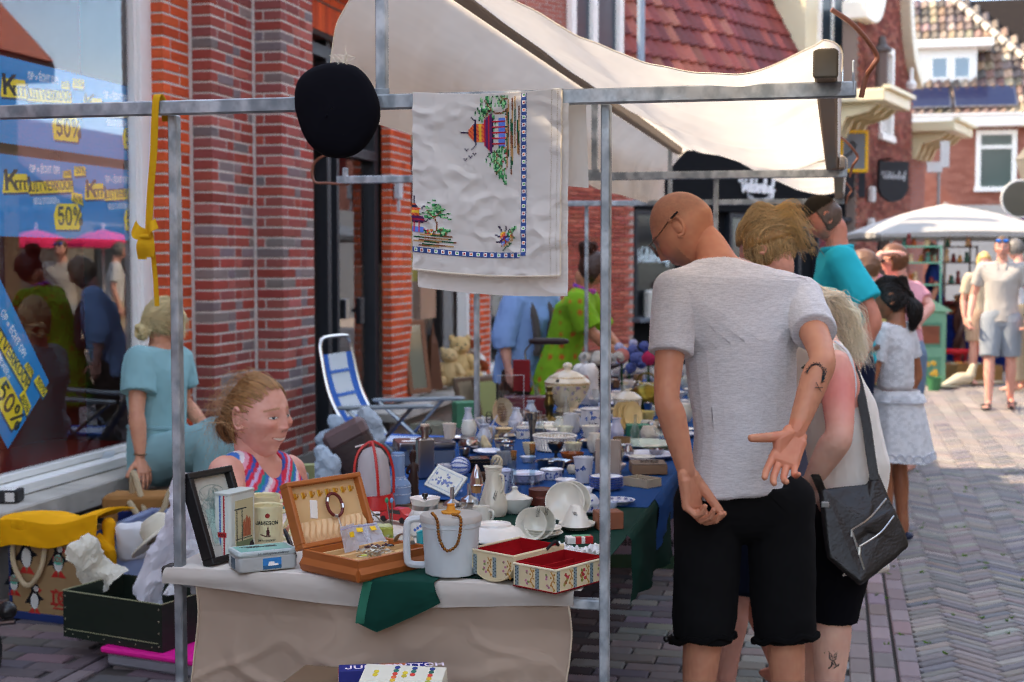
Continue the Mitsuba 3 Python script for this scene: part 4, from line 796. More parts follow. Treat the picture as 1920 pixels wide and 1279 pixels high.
# --- hand
def hand(w, ydir, znorm, curls=(15, 15, 18, 22, 25), thumb=(0.75, 0.66, 0.15), s=1.0, side=1, spread=4.0, tcurl=20):
    """w wrist, ydir along the fingers, znorm out of the palm; side=1: thumb on +x of the frame"""
    B = basis(ydir, znorm); P = lambda x, y, z: np.asarray(w)+B @ (A(x*side, y, z)*s)
    kn = [(0.030, 0.092, 0.004), (0.010, 0.096, 0.0), (-0.011, 0.092, 0.001), (-0.030, 0.083, 0.005)]
    out = [hull(bl(P(0.018, 0.002, 0), .0155*s), bl(P(-0.018, 0.002, 0), .0145*s), *[bl(P(*k), .0115*s) for k in kn]),
           hull(bl(P(0.018, 0.014, 0.008), .016*s), bl(P(0.037, 0.046, 0.012), .0150*s), bl(P(0.022, 0.074, 0.004), .012*s)), hull(bl(P(-0.022, 0.02, 0.006), .014*s), bl(P(-0.026, 0.07, 0.006), .012*s))]
    ln_ = [(.043, .026, .021), (.047, .030, .022), (.043, .028, .022), (.034, .021, .019)]; rd = [.0096, .0099, .0094, .0084]
    for i in range(4):
        p = P(*kn[i]); c = curls[i+1]; a = math.radians(spread*(1.5-i)); an = 0.0; q = [(p, rd[i]*1.06*s)]
        for k, l in enumerate(ln_[i]):
            an += math.radians(c*(0.9 if k == 0 else 1.25 if k == 1 else 0.8))
            d = B @ A(side*math.sin(a)*math.cos(an), math.cos(a)*math.cos(an), math.sin(an)); p = p+d*l*s; q.append((p, rd[i]*s*(1-0.07*(k+1))))
        out += chain(q)
    p = P(0.030, 0.030, 0.010); d = unit(A(*thumb)); q = [(p, .0145*s)]
    for k, l in enumerate((.036, .031, .026)):
        p = p+B @ (d*A(side, 1, 1))*l*s; q.append((p, (.0130, .0118, .0102)[k]*s)); t = math.radians(tcurl); d = unit(A(d[0]*math.cos(t)-0.3*math.sin(t)*d[0], d[1]+math.sin(t)*0.35, d[2]+math.sin(t)*0.25))
    return out+chain(q)
# --- head, local frame: origin between the ears, +y face, +z crown, +x the person's right
def head_mesh(sub=5, fem=False, smile=0.0):
    m = icosphere(sub, 1.0); d = np.asarray(m.vertices); x, y, z = d.T
    X, Y, Z = 0.0745*x, 0.097*y, 0.117*z
    Y = np.where(y < 0, Y*(1+0.05*np.clip(z+0.3, 0, 1)), Y*0.93); t = np.clip(-z-0.02, 0, 1)
    X *= 1-(0.40 if fem else 0.34)*t**1.6; Y = np.where(y < 0, Y*(1-0.62*t**1.2), Y*(1-0.06*t)+0.006*t)
    X *= 1-0.05*np.clip(z-0.5, 0, 1); fr_ = np.clip(y*2.2, 0, 1); ax = np.abs(X); g = lambda u, s: np.exp(-(u/s)**2)
    pr = np.interp(Z, [-0.040, -0.030, -0.024, 0.0, 0.030, 0.045], [0, 0.010, 0.023, 0.013, 0.003, 0])*(0.88 if fem else 1.0)
    dY = g(X, 0.0095)*pr+0.007*g(ax-0.0115, 0.006)*g(Z+0.026, 0.008)+0.004*g(Z-0.032, 0.009)*g(X, 0.055)*(0.5 if fem else 1)-0.009*g(ax-0.030, 0.014)*g(Z-0.008, 0.011)+0.0050*g(ax-0.031, 0.010)*g(Z-0.007, 0.007)
    dY += 0.006*g(ax-0.043, 0.016)*g(Z+0.018-0.004*smile, 0.018)*(1+smile)+0.007*g(X, 0.024+0.006*smile)*g(Z+0.056, 0.013)-0.0035*g(X, 0.022+0.008*smile)*g(Z+0.0565-7*smile*X*X, 0.0028)+0.009*g(X, 0.02)*g(Z+0.097, 0.013)-0.003*g(X, 0.02)*g(Z+0.075, 0.007)
    if smile: dY -= 0.004*smile*g(ax-0.036-0.25*np.clip(-Z-0.03, 0, 1), 0.004)*g(Z+0.047, 0.016)
    Y = Y+fr_*dY; X = X*(1+0.05*fr_*g(Z+0.02, 0.03))
    return trimesh.Trimesh(np.stack([X, Y, Z], 1), m.faces, process=False)
def ear(sd):
    a = np.linspace(-2.0, 2.2, 11); c = [(A(sd*(0.0735+0.008*(0.4-0.6*math.cos(t))*1.0), -0.012-0.019*math.cos(t)*0.9-0.004*math.sin(t), 0.002+0.029*math.sin(t)), 0.0052) for t in a]
    return chain(c)+[hull(bl((sd*0.070, -0.008, 0.0), (0.008, 0.014, 0.022)), bl((sd*0.075, -0.012, -0.004), (0.006, 0.012, 0.018))), hull(bl((sd*0.072, 0.0, -0.024), 0.007), bl((sd*0.073, -0.005, -0.030), 0.006))]
def face_paint(v, c, fem=False, smile=0.0, eyes='#4a5a62', brow='#5a4432', lip='#a8584f', beard=None):
    X, Y, Z = v.T; ax = np.abs(X); f = (Y > 0.045); g = lambda u, s: np.exp(-(u/s)**2)
    def put(w, col): c[:] = c*(1-w[:, None])+np.asarray(col)*w[:, None]
    put(0.35*g(ax-0.042, 0.02)*g(Z+0.022, 0.02)*f, C('#c4574a'))
    put(0.30*g(X, 0.012)*g(Z+0.018, 0.016)*f, C('#c4574a'))
    if beard: put(0.45*np.clip((-Z-0.035)/0.02, 0, 1)*(Y > 0.0)*(np.clip((ax-0.02)/0.01+(Z < -0.07), 0, 1)), C(beard))
    put(0.5*g(ax-0.031, 0.017)*g(Z-0.008, 0.009)*f, C('#8a4c3c'))
    e = ((ax-0.031)/0.0125)**2+((Z-0.0065)/(0.0052-0.0022*smile))**2; put(np.clip((1.15-e)*4, 0, 1)*f, C('#cfc6be'))
    i_ = ((ax-0.031)/0.0052)**2+((Z-0.007)/0.0052)**2; put(np.clip((1.1-i_)*4, 0, 1)*(e < 1.1)*f, C(eyes)*0.6); put(np.clip((0.28-i_)*9, 0, 1)*(e < 1.1)*f, C('#0c0a0a'))
    put(0.9*np.clip(1-np.abs(e-1.25)/0.4, 0, 1)*(Z > 0.007)*f, C('#2a1a14')); put(0.45*np.clip(1-np.abs(e-1.3)/0.4, 0, 1)*(Z < 0.006)*f, C('#5a382c'))
    put(0.75*g((Z-0.029-0.2*np.clip(0.04-ax, -0.02, 0.02)+2.5*(ax-0.034)**2)/1, 0.0032)*(ax > 0.013)*(ax < 0.053)*f, C(brow))
    mw = 0.024+0.006*smile; zc = -0.0565+7*smile*X*X; put(0.8*(ax < mw)*np.clip(1.2-np.abs(Z-zc)/(0.0085*(1-0.6*(ax/mw)**2)), 0, 1)*f, C(lip))
    if smile: put((ax < mw*0.86)*np.clip(1.3-np.abs(Z-zc-0.0002)/(0.0042*(1-0.75*(ax/mw)**2)), 0, 1)*f, C('#e6dfd2'))
    else: put(0.7*(ax < mw)*np.clip(1-np.abs(Z-zc)/0.0018, 0, 1)*f, C('#4a201c'))
    put(0.7*g(ax-0.008, 0.0035)*g(Z+0.0315, 0.003)*f, C('#3a1812'))
    return c
SK = dict(fair=C('#d9a290'), tan=C('#c08669'), red=C('#cc866e'), dark=C('#9c6446'), pale=C('#deb09a'))
class Person(Th):
    """a person: joints J in world metres; the body is one mesh under the person's own key"""
    def __init__(s, label, J, head, skin='fair', girth=1.0, group=None, fem=False, L=0.016, sub=4, hs=1.0, smile=0.0, paint={}, tone=None, hands=None, shrink=1.0):
        Th.__init__(s, 'person', label, 'person', group)
        J.update({k: np.asarray(v, float) for k, v in J.items()}); s.J, s.g, s.fem = J, girth, fem
        g = girth; ms = []
        s.right = unit(J['shR']-J['shL']); s.upv = unit(J['nck']-J['pel']); s.fwd = unit(np.cross(s.upv, s.right)); s.right = np.cross(s.fwd, s.upv); s.B = np.stack([s.right, s.fwd, s.upv], 1)
        yd, zd = head; s.Rh = basis(yd, zd); s.Rh = np.stack([np.cross(s.Rh[:, 1], s.Rh[:, 2]), s.Rh[:, 1], s.Rh[:, 2]], 1); s.Mh = np.eye(4); s.Mh[:3, :3] = s.Rh*hs; s.Mh[:3, 3] = J['hed']
        k = shrink*g
        ms += [hull(bl(J['pel'], (.135*k, .09*k, .09*k), s.B), bl(J['wst'], (.115*k, .08*k, .07*k), s.B)), hull(bl(J['wst'], (.115*k, .08*k, .07*k), s.B), bl(J['cht'], (.135*k, .095*k, .1*k), s.B)),
               hull(bl(J['cht'], (.135*k, .095*k, .1*k), s.B), bl(J['shL'], .045*k), bl(J['shR'], .045*k), bl(J['nck']-s.upv*.02, (.07*k, .06*k, .03), s.B))]
        hb = s.hp(0, -0.028, -0.075); ms += limb([J['nck']-s.upv*.03, (J['nck']*0.5+hb*0.5), hb, s.hp(0, -0.02, 0)], [.064*g**.5, .052*g**.5, .052*g**.5, .05])
        for d in 'LR':
            if 'el'+d in J: ms += limb([J['sh'+d], J['sh'+d]*.55+J['el'+d]*.45, J['el'+d], J['el'+d]*.72+J['wr'+d]*.28, J['wr'+d]], [.050*g, .045*g, .036*g, .040*g, .025*g**.5])
            if 'kn'+d in J: ms += limb([J['hip'+d], J['hip'+d]*.5+J['kn'+d]*.5, J['kn'+d], J['kn'+d]*.70+J['an'+d]*.30, J['kn'+d]*.35+J['an'+d]*.65, J['an'+d]], [.082*k, .072*g, .052*g, .055*g, .042*g, .034])
            if 'to'+d in J: a, t = J['an'+d], J['to'+d]; ms += [hull(bl(a-A(0, 0, .03), .032), bl(a*.5+t*.5-A(0, 0, .02), .033), bl(t, (.034, .034, .016)))]
        body = fuse(ms, L, 14)
        hm = union([mf(head_mesh(sub, fem, smile)), *ear(1), *ear(-1)]); hm = xf(hm, s.Mh)
        parts = [mf(body), mf(hm)]
        for d in 'LR':
            if hands and d in hands: h = fuse(hands[d], 0.004, 8); parts.append(mf(h))
            elif 'wr'+d in J:
                dr_ = unit(J['wr'+d]-J['el'+d]); parts.append(mf(fuse(hand(J['wr'+d], dr_, s.right*(-1 if d == 'R' else 1), (25, 30, 34, 38, 40), side=(1 if d == "R" else -1), s=0.95*g**.5), 0.006, 5)))
        m = TM(union(parts)); base = SK[skin]; iM = np.linalg.inv(s.Mh)
        def colr(v):
            n = meshkit.fbm(v*22, 3); n2 = meshkit.fbm(v*70+5, 3); c = np.outer(0.84+0.22*n+.10*n2, base)*np.stack([np.ones(len(v)), 0.93+0.2*(n2-.3)+.06*(n-.5), 0.92+0.22*(n2-.3)], 1)
            if tone: c = tone(v, c, s)
            h = v @ iM[:3, :3].T+iM[:3, 3]; q = np.where((np.abs(h[:, 0]) < .09) & (np.abs(h[:, 2]) < .13) & (h[:, 1] > 0.03))[0]
            if len(q): cc = c[q]; c[q] = face_paint(h[q], cc, fem, smile, **paint)
            return c
        scene[s.key] = shape(m, 'skin', colr, True)
    def hp(s, x, y, z): return (s.Mh @ A(x, y, z, 1))[:3]
    def arm_cover(s, d, t, r, cut=True, drop=0.0):
        """sleeve down to fraction t of the upper arm (over 1: onto the forearm)"""
        a, b = s.J['sh'+d], s.J['el'+d]; w_ = s.J.get('wr'+d, b); n = b-a if t <= 1 else w_-b; e = a+(b-a)*t if t <= 1 else b+(w_-b)*(t-1)
        pts = [a, a+(b-a)*min(t, 1)*0.5, a+(b-a)*min(t*1.12, 1.0)]+([b+(w_-b)*min((t-1)*1.1, 1)] if t > 1 else []); rs = [r[0], (r[0]+r[1])/2, r[1]]+([r[2]] if t > 1 else [])
        m = union(limb(pts, rs)); return cutp(m, -n, e) if cut else m
    def top(s, name, col, mat_='cloth', hem=0.0, sleeve=0.5, infl=0.014, wr=0.006, L=0.016, label=None, rs=(.060, .058, .05), dz=(0.135, 0.12), f=(10, 10, 5), neck=None, side=1.0, it=12, extra=None, belly=0.0, sh=0.0, dpt=1.0, folds=None):
        J, g, B = s.J, s.g, s.B; i = infl
        e = lambda w_, d: (w_*g*side+i, d*g*dpt+i, .08); sL, sR = (J['sh'+d]*(1-sh)+(J['nck']-s.upv*.05)*sh for d in 'LR'); sr = .054*g+i*.6
        pl = J['pel']-s.upv*(0.10+hem)
        ms = [hull(bl(pl, e(.152, .105), B), bl(J['pel'], e(.152, .108), B)), hull(bl(J['pel'], e(.152, .108), B), bl(J['wst']+s.fwd*belly*.5, e(.138, .100+belly*.5), B)), hull(bl(J['wst']+s.fwd*belly*.5, e(.138, .100+belly*.5), B), bl(J['cht'], e(.155, .112), B)),
              hull(bl(J['cht'], e(.155, .112), B), bl(sL, sr), bl(sR, sr), bl(J['nck']-s.upv*.025, (.075*g, .066*g, .03), B))]
        m = cutp(union(ms), s.upv, J['pel']-s.upv*(0.08+hem))
        parts = [m]
        if sleeve:
            for d in 'LR':
                if 'el'+d in J: parts.append(s.arm_cover(d, sleeve, tuple(q*g+i*.5 for q in rs)))
        if extra: parts += extra
        if neck is not None: parts = [p_-q for p_, q in zip(parts, [neck]*len(parts))]
        t = fuse(parts, L, it)
        if folds:
            v = np.array(t.vertices); dn = 0
            for a_, b_, am, wd in folds:
                a_, b_ = A(*a_), A(*b_); ab = b_-a_; q = np.clip(((v-a_)@ab)/(ab@ab), 0, 1); ds = np.linalg.norm(v-a_-q[:, None]*ab, axis=1); k_ = np.sin(np.pi*np.clip(q, .02, .98))**.5; dn = dn+am*k_*(np.exp(-(ds/wd)**2)-.6*np.exp(-((ds-1.9*wd)/wd)**2))
            t.vertices = v+np.array(t.vertex_normals)*np.asarray(dn)[:, None]
        t = wob(t, wr, 1.0, 3, f); t = wob(t, wr*.35, 3.2, 5, (f[0], f[1], f[2]*1.6))
        return s.p(name, t, mat_, col, True, label=label)
    def legs(s, name, col, to=0.5, infl=0.02, mat_='cloth', wr=0.006, L=0.018, taper=1.0, label=None, hipz=0.02, f=(9, 9, 5), hr=(.15, .11)):
        J, g, B = s.J, s.g, s.B
        ms = [cutp(hull(bl(J['pel']+s.upv*0.03, (hr[0]*g+infl*.5, hr[1]*g+infl*.5, .08), B), bl(J['hipL']-A(0, 0, .03), .088*g+infl), bl(J['hipR']-A(0, 0, .03), .088*g+infl)), -s.upv, J['pel']+s.upv*hipz*3)]
        for d in 'LR':
            a, b, c = J['hip'+d], J['kn'+d], J['an'+d]; e = a+(b-a)*to if to <= 1 else b+(c-b)*(to-1); n = (b-a) if to <= 1 else (c-b)
            pts = [a-A(0, 0, .02), a*.5+b*.5, b]+([b+(c-b)*min((to-1)*1.12, 1)] if to > 1 else [])
            rs = [.088*g+infl, .078*g+infl*1.1, .060*g+infl*1.3*taper]+([.050*g+infl*1.3*taper] if to > 1 else [])
            ms.append(cutp(union(limb(pts, rs)), -n, e))
        t = wob(fuse(ms, L, 10), wr, 1.0, 8, f)
        return s.p(name, t, mat_, col, True, label=label)
    def shell(s, name, keep, th, col, mat_='haircol', sub=4, rough=0.006, label=None, f=60):
        """short hair or cap: the part of the head where keep(x,y,z) holds, lifted by th(x,y,z)"""
        m = head_mesh(sub, s.fem); v = np.asarray(m.vertices); n = np.asarray(m.vertex_normals); k = keep(*v.T); t_ = th(*v.T) if callable(th) else np.full(len(v), th)
        edge = np.clip(k*1.0, 0, 1) if k.dtype != bool else k.astype(float)
        v2 = v+n*(t_*np.clip(edge*4, 0, 1)+rough*(meshkit.fbm(v*f, 3)-0.5)*np.clip(edge*4, 0, 1)-0.002)[:, None]
        fk = (edge[m.faces] > 0).any(1); m2 = trimesh.Trimesh(v2, m.faces[fk], process=True)
        return s.p(name, xf(m2, s.Mh), mat_, (lambda q: np.outer(0.65+0.7*meshkit.fbm(q*A(160, 160, 60), 3), col)), True, label=label)
    def locks(s, name, guides, n, r, col, jit_=0.006, of=None, var=0.25, mat_='haircol', label=None, sides=4, world=False, seg=14):
        G = [spl(np.array(g_, float), seg) for g_ in guides]; ms, cs = [], []
        for _ in range(n):
            i = RNG.integers(0, max(len(G)-1, 1)); t = RNG.random(); p = G[i]*(1-t)+G[min(i+1, len(G)-1)]*t
            j0, j1 = RNG.normal(0, jit_, 3), RNG.normal(0, jit_, 3); u = np.linspace(0, 1, seg)[:, None]; ph = RNG.random()*6
            p = p+j0*(1-u)+j1*u+0.25*jit_*np.sin(u*7+ph)*RNG.normal(0, 1, 3)
            ms.append(tube(p, r*(1.05-0.75*np.linspace(0, 1, seg)**2)*RNG.uniform(0.7, 1.3), sides, caps=False)); cs.append(np.tile(np.clip(col*(1+RNG.normal(0, var)), 0, 1), (len(ms[-1].faces), 1)))
        m = cat(ms); m = m if world else xf(m, s.Mh)
        k = num(s.key+'__'+name); v = m.vertices[m.faces].reshape(-1, 3); nn = np.asarray(m.vertex_normals)[m.faces].reshape(-1, 3); q = np.round(np.sqrt(np.repeat(np.vstack(cs), 3, 0))*255)
        scene[k] = {'type': 'ply', 'filename': meshkit.write_ply((v, np.arange(len(v)).reshape(-1, 3)), False, uv=np.stack([q[:, 0]*256+q[:, 1], q[:, 2]/255], 1), normals=nn), 'face_normals': False, 'bsdf': {'type': 'ref', 'id': mat_}}
        return k
    def strands(s, name, keep, ends, n, r, col, lift=.006, jit_=.004, var=.22, seg=12, sub=4, label=None):
        """hairs rooted where keep(x,y,z) holds, combed over the skull through the points ends(root, rng)"""
        hv = np.asarray(head_mesh(sub, s.fem).vertices); hv = hv[keep(*hv.T).astype(bool)]; gd = []
        for _ in range(n):
            ro = hv[RNG.integers(len(hv))]+RNG.normal(0, .002, 3); p = spl(np.vstack([ro[None], ends(ro, RNG)]), seg); q = p/A(.076, .100, .118); k = np.linalg.norm(q, axis=1)
            m_ = 1+lift/.09*np.sin(np.linspace(.15, 1, seg)*2.6)*RNG.uniform(.3, 1.2); gd.append(p*np.maximum(m_/np.maximum(k, .05), 1)[:, None])
        G0 = gd; ms = [tube(g_+RNG.normal(0, jit_, 3)*np.linspace(0, 1, seg)[:, None], r*(1.0-.7*np.linspace(0, 1, seg)**2)*RNG.uniform(.7, 1.3), 3, caps=False) for g_ in G0]
        m = xf(cat(ms), s.Mh); cs = np.repeat(np.clip(1+RNG.normal(0, var, (n, 1)), .2, 2)*col, len(ms[0].faces), 0); k = num(s.key+'__'+name)
        v = m.vertices[m.faces].reshape(-1, 3); nn = np.asarray(m.vertex_normals)[m.faces].reshape(-1, 3); q = np.round(np.sqrt(np.clip(np.repeat(cs, 3, 0), 0, 1))*255)
        scene[k] = {'type': 'ply', 'filename': meshkit.write_ply((v, np.arange(len(v)).reshape(-1, 3)), False, uv=np.stack([q[:, 0]*256+q[:, 1], q[:, 2]/255], 1), normals=nn), 'face_normals': False, 'bsdf': {'type': 'ref', 'id': 'haircol'}}
def stand(x, y, face, H=1.75, lean=0.0, arms=None, step=0.0, sw=1.0):
    """joints of a standing figure at (x,y), facing the compass angle face (degrees from +Y, clockwise)"""
    s = H/1.75; a = math.radians(-face); R = A([math.cos(a), -math.sin(a), 0], [math.sin(a), math.cos(a), 0], [0, 0, 1]).reshape(3, 3); l = math.radians(lean)
    def T(p, up=True):
        p = A(*p)*s
        if up and p[2] > 0.93*s: q = p-A(0, 0, 0.93*s); p = A(q[0], q[1]*math.cos(l)+q[2]*math.sin(l), q[2]*math.cos(l)-q[1]*math.sin(l)+0.93*s)
        return R @ p+A(x, y, 0)
    J = dict(pel=T((0, 0, .95)), wst=T((0, 0, 1.10)), cht=T((0, 0, 1.29)), nck=T((0, -.01, 1.475)), hed=T((0, .035, 1.625)))
    for d, k in (('L', -1), ('R', 1)):
        st2_ = step*k; kb = max(0, -st2_)*0.5
        J['sh'+d] = T((k*.182*sw, 0, 1.415)); J['el'+d] = T((k*.235*sw, -.03, 1.13)); J['wr'+d] = T((k*.245*sw, .05, .89))
        J['hip'+d] = T((k*.09, 0, .91), False); J['kn'+d] = T((k*.10, st2_*.5+.02+kb*.3, .50+kb*.05), False); J['an'+d] = T((k*.10, st2_-.01, .085+kb*.15), False); J['to'+d] = T((k*.12, st2_+.14, .03+kb*.06), False)
    for k, v in (arms or {}).items(): J[k] = T(v)
    return J, R
# ================================================================ people: the figures
RTV, FWV = A(math.cos(YAW), math.sin(YAW), 0), A(-math.sin(YAW), math.cos(YAW), 0)
def facing(deg, down=0.0):
    """unit vector at a compass angle (clockwise from +Y), tipped down"""
    a = math.radians(deg); return unit(A(math.sin(a), math.cos(a), -math.tan(math.radians(down))))
UP = A(0, 0, 1)
# ---- the bald man in the grey T-shirt
J = dict(pel=(-0.261, 4.136, 0.87), wst=(-0.259, 4.146, 1.033), cht=(-0.275, 4.177, 1.273), nck=(-0.351, 4.257, 1.54), hed=(-0.457, 4.32, 1.624), shL=(-0.454, 4.063, 1.446), shR=(-0.105, 4.286, 1.426),
    elL=(-0.465, 3.962, 1.152), wrL=(-0.408, 3.962, 0.938), elR=(-0.038, 4.015, 1.261), wrR=(-0.106, 3.916, 1.062), hipL=(-0.356, 4.112, 0.839), hipR=(-0.156, 4.158, 0.839), knL=(-0.363, 4.072, 0.518), knR=(-0.14, 4.143, 0.513),
    anL=(-0.393, 4.071, 0.095), anR=(-0.114, 4.155, 0.088), toL=(-0.425, 4.234, 0.015), toR=(-0.109, 4.327, 0.008))
hR = hand(J['wrR'], unit(A(*(-0.159, 3.835, 0.936))-J['wrR']), -FWV+0.12*RTV+0.25*UP, (8, 16, 20, 24, 30), thumb=(0.80, 0.62, 0.2), s=1.06, side=1, spread=4, tcurl=-6)
hL = hand(J['wrL'], unit(A(*(-0.388, 3.968, 0.786))-J['wrL']), unit(RTV*0.8-FWV*0.6+0.1*UP), (20, 42, 46, 50, 52), thumb=(0.15, 0.85, 0.5), s=1.12, side=-1, spread=2, tcurl=25)
def tan_tone(v, c, s):
    h = v @ np.linalg.inv(s.Mh)[:3, :3].T+np.linalg.inv(s.Mh)[:3, 3]; st_2 = np.clip((h[:, 2]-0.005-0.35*np.clip(h[:, 1], -0.02, 0.08))/0.03, 0, 1)*(np.abs(h[:, 0]) < .1)*(h[:, 2] < .14)*(h[:, 1] < 0.09-0.9*np.clip(h[:, 2]-0.04, 0, 1))
    n = meshkit.fbm(v*260, 2); c = c*(1-0.30*st_2*(0.5+n))[:, None]
    palm = np.linalg.norm(v-J['wrR']-A(0, 0, -.08), axis=1) < 0.12
    c[palm] = c[palm]*A(1.05, 0.92, 0.92); red = np.clip(1-np.linalg.norm(v-(J['nck']*.5+s.hp(0, -.03, -.1)*.5), axis=1)/0.13, 0, 1)[:, None]
    return c*(1-0.25*red)+0.25*red*C('#b4583c')
man = Person('bald man in light grey T-shirt and black three-quarter trousers, hands behind his back', J, (-0.66*RTV+0.34*FWV-0.62*UP, UP*0.9+FWV*0.1-RTV*0.15), 'tan', 1.0, L=0.014, sub=5, hs=1.06, tone=tan_tone, hands=dict(L=hL, R=hR), paint=dict(beard='#6a5246'))
nk = union(limb([J['nck']-man.upv*0.0+man.fwd*.01, J['nck']*.6+J['hed']*.4], [.078, .066]))
k = man.top('shirt', C('#a9a9ac'), 'heather', hem=-0.050, sleeve=0.60, infl=0.015, wr=0.0085, L=0.010, rs=(.057, .056, .05), f=(7, 7, 3.2), side=1.02, it=14)
sl = J['shR']*.0; man.p('collar', tube([J['nck']+A(0, 0, -.006)+man.right*.076*math.cos(a)+man.fwd*.068*math.sin(a)+man.upv*(-.022+.016*math.sin(a-1.6)) for a in np.linspace(0, 6.283, 48)[:-1]], 0.0055, 6, closed=True), 'heather', C('#a9a9ac'))
man.legs('trousers', C('#121214'), 1.19, 0.018, 'cloth', 0.010, 0.016, taper=1.5, f=(7, 7, 9), hr=(.150, .110), hipz=-.005)
for d, px in (('L', 0), ('R', 1)):
    e = J['kn'+d]*.81+J['an'+d]*.19; man.p('gathered_hem', tube([e+man.right*.092*math.cos(a)+man.fwd*.092*math.sin(a)+A(0, 0, .006*math.sin(a*7)) for a in np.linspace(0, 6.283, 40)[:-1]], 0.010, 6, closed=True), 'cloth', C('#0b0b0d'))
e = J['knL']*.86+J['anL']*.14; man.p('cord_stop', cat(tube([e+man.right*-.1, e+man.right*-.118+A(0, 0, -.01)], .003, 6), icosphere(1, .009).apply_translation(e+man.right*-.12+A(0, 0, -.012))), 'plastic', C('#111'))
gl = Th('sunglasses', 'thin framed sunglasses worn by the bald man', 'glasses', at=man.Mh)
gl.p('temple', tube([(-.078, .085, .012), (-.080, .03, .020), (-.080, -.01, .030), (-.079, -.035, .030)], .0016, 6), 'metal', C('#5a4a3c')); gl.p('temple', tube([(.078, .085, .012), (.080, .0, .02), (.079, -.035, .028)], .0016, 6), 'metal', C('#5a4a3c'))
gl.p('temple_tip', tube([(-.080, -.005, .029), (-.080, -.04, .031)], .0034, 6), 'plastic', C('#141414'))
for s_ in (-1, 1):
    q = [(s_*.038+.027*math.cos(a), .100-.012*abs(math.cos(a))*(1 if math.cos(a)*s_ > 0 else 0), .004+.021*math.sin(a)) for a in np.linspace(0, 6.283, 30)[:-1]]
    gl.p('rim', tube(q, .0016, 5, closed=True), 'metal', C('#a8a49c')); gl.p('lens', TM(Manifold.hull_points(np.vstack([np.array(q), np.array(q)+[0, .001, 0]]))), 'gloss', C('#1a1612'))
gl.p('bridge', tube([(-.012, .103, .012), (.012, .103, .012)], .0016, 6), 'metal', C('#a8a49c'))
# tattoo on the right forearm, laid on the skin
def on_limb(a, b, r, out, pts):
    """strokes (x along the limb, y around it, both metres) wrapped on a limb from a to b"""
    a, b = A(*a), A(*b); t = unit(b-a); o = unit(out-t*(out@t)); w_ = np.cross(t, o)
    return [a+t*x+(o*math.cos(y/r)+w_*math.sin(y/r))*r for x, y in pts]
def ink(th, name, strokes, a, b, r, out, wd):
    ms = [tube(on_limb(a, b, r, out, s_), wd if not isinstance(wd, list) else wd[i], 5, flat=0.5) for i, s_ in enumerate(strokes)]
    th.p(name, cat(ms), 'matte', C('#243036'))
lv = []
for k in range(13):
    a = -1.9+k*0.26; cx, cy = 0.072+0.030*math.cos(a)*-1*1.15, 0.004+0.026*math.sin(a)
    for sg in (0.35, -0.35): lv.append([(cx, cy), (cx+0.008*math.cos(a+1.6+sg)*-1, cy+0.009*math.sin(a+1.6+sg)), (cx+0.011*math.cos(a+1.6+sg*1.4)*-1, cy+0.012*math.sin(a+1.6+sg*1.4))])
lv += [[(0.095, -0.030), (0.105, -0.008)], [(0.108, -0.030), (0.090, -0.006)], [(0.040, -0.020), (0.060, -0.016), (0.078, -0.022)], [(0.045, -0.024), (0.065, -0.021), (0.074, -0.024)], [(0.05, -0.016), (0.07, -0.017)], [(0.038, -0.014), (0.045, -0.018)]]
ink(man, 'tattoo', lv, J['elR'], J['wrR'], 0.0432, -FWV-0.25*RTV, 0.0016)
# ---- woman in the white vest with the shoulder bag
J = dict(pel=(0.029, 4.583, 0.691), wst=(0.037, 4.595, 0.869), cht=(0.001, 4.639, 1.051), nck=(-0.056, 4.7, 1.27), hed=(-0.121, 4.834, 1.355), shR=(0.003, 4.483, 1.197), shL=(-0.068, 4.896, 1.15), elR=(0.011, 4.33, 1.011), wrR=(-0.073, 4.405, 0.851),
    elL=(-0.155, 4.914, 0.927), wrL=(-0.22, 4.791, 0.832), hipR=(0.017, 4.518, 0.677), hipL=(-0.007, 4.695, 0.642), knR=(-0.001, 4.501, 0.463), knL=(-0.056, 4.712, 0.41), anR=(-0.013, 4.498, 0.093), anL=(-0.069, 4.728, 0.034), toR=(-0.099, 4.518, 0.069), toL=(-0.157, 4.758, 0.009))
def burn(v, c, s):
    t = np.clip(1.15-np.linalg.norm((v-(s.J['shR']*.55+s.J['elR']*.45))/A(1, 1, 1.15), axis=1)/0.15, 0, 1)[:, None]*0.85
    return c*(1-t)+t*C('#d0605a')
vest = Person('woman with long white blond hair, white vest, sunburnt arm and black knee shorts', J, (-RTV+0.25*FWV-0.55*UP, UP), 'pale', 1.12, fem=True, L=0.015, tone=burn)
vest.top('vest', C('#d6cfc4'), 'cloth', hem=0.075, sleeve=0, infl=0.010, wr=0.007, L=0.014, side=0.86, f=(8, 8, 4), belly=0.02, sh=.36, dpt=.92)
vest.p('strap_trim', tube(spl([(-0.005, 4.548, 1.279), (0.037, 4.473, 1.243), (0.057, 4.442, 1.155), (0.046, 4.435, 1.081)], 24), .006, 6, flat=0.5), 'cloth', C('#c9c8c8'))
vest.legs('shorts', C('#0d0d12'), 1.16, 0.016, 'cloth', 0.004, 0.016, taper=1.0, hipz=0.04)
hk = lambda x, y, z: ((y < 0.05)*(z > -0.08)+(z > 0.045)) > 0
vest.shell('hair_cap', hk, 0.004, C('#b9a98a')); vest.strands('long_hair', hk, lambda r, q: A([r[0]*.9+.02, -.10+q.normal(0, .02), .0], [.03+r[0]*.6, -.125+q.normal(0, .02), -.09], [.05+r[0]*.5+q.normal(0, .012), -.10+q.normal(0, .02), -.19+q.normal(0, .03)]).reshape(3, 3), 1800, .0010, C('#e0d6c0'), .012, .010, .25)
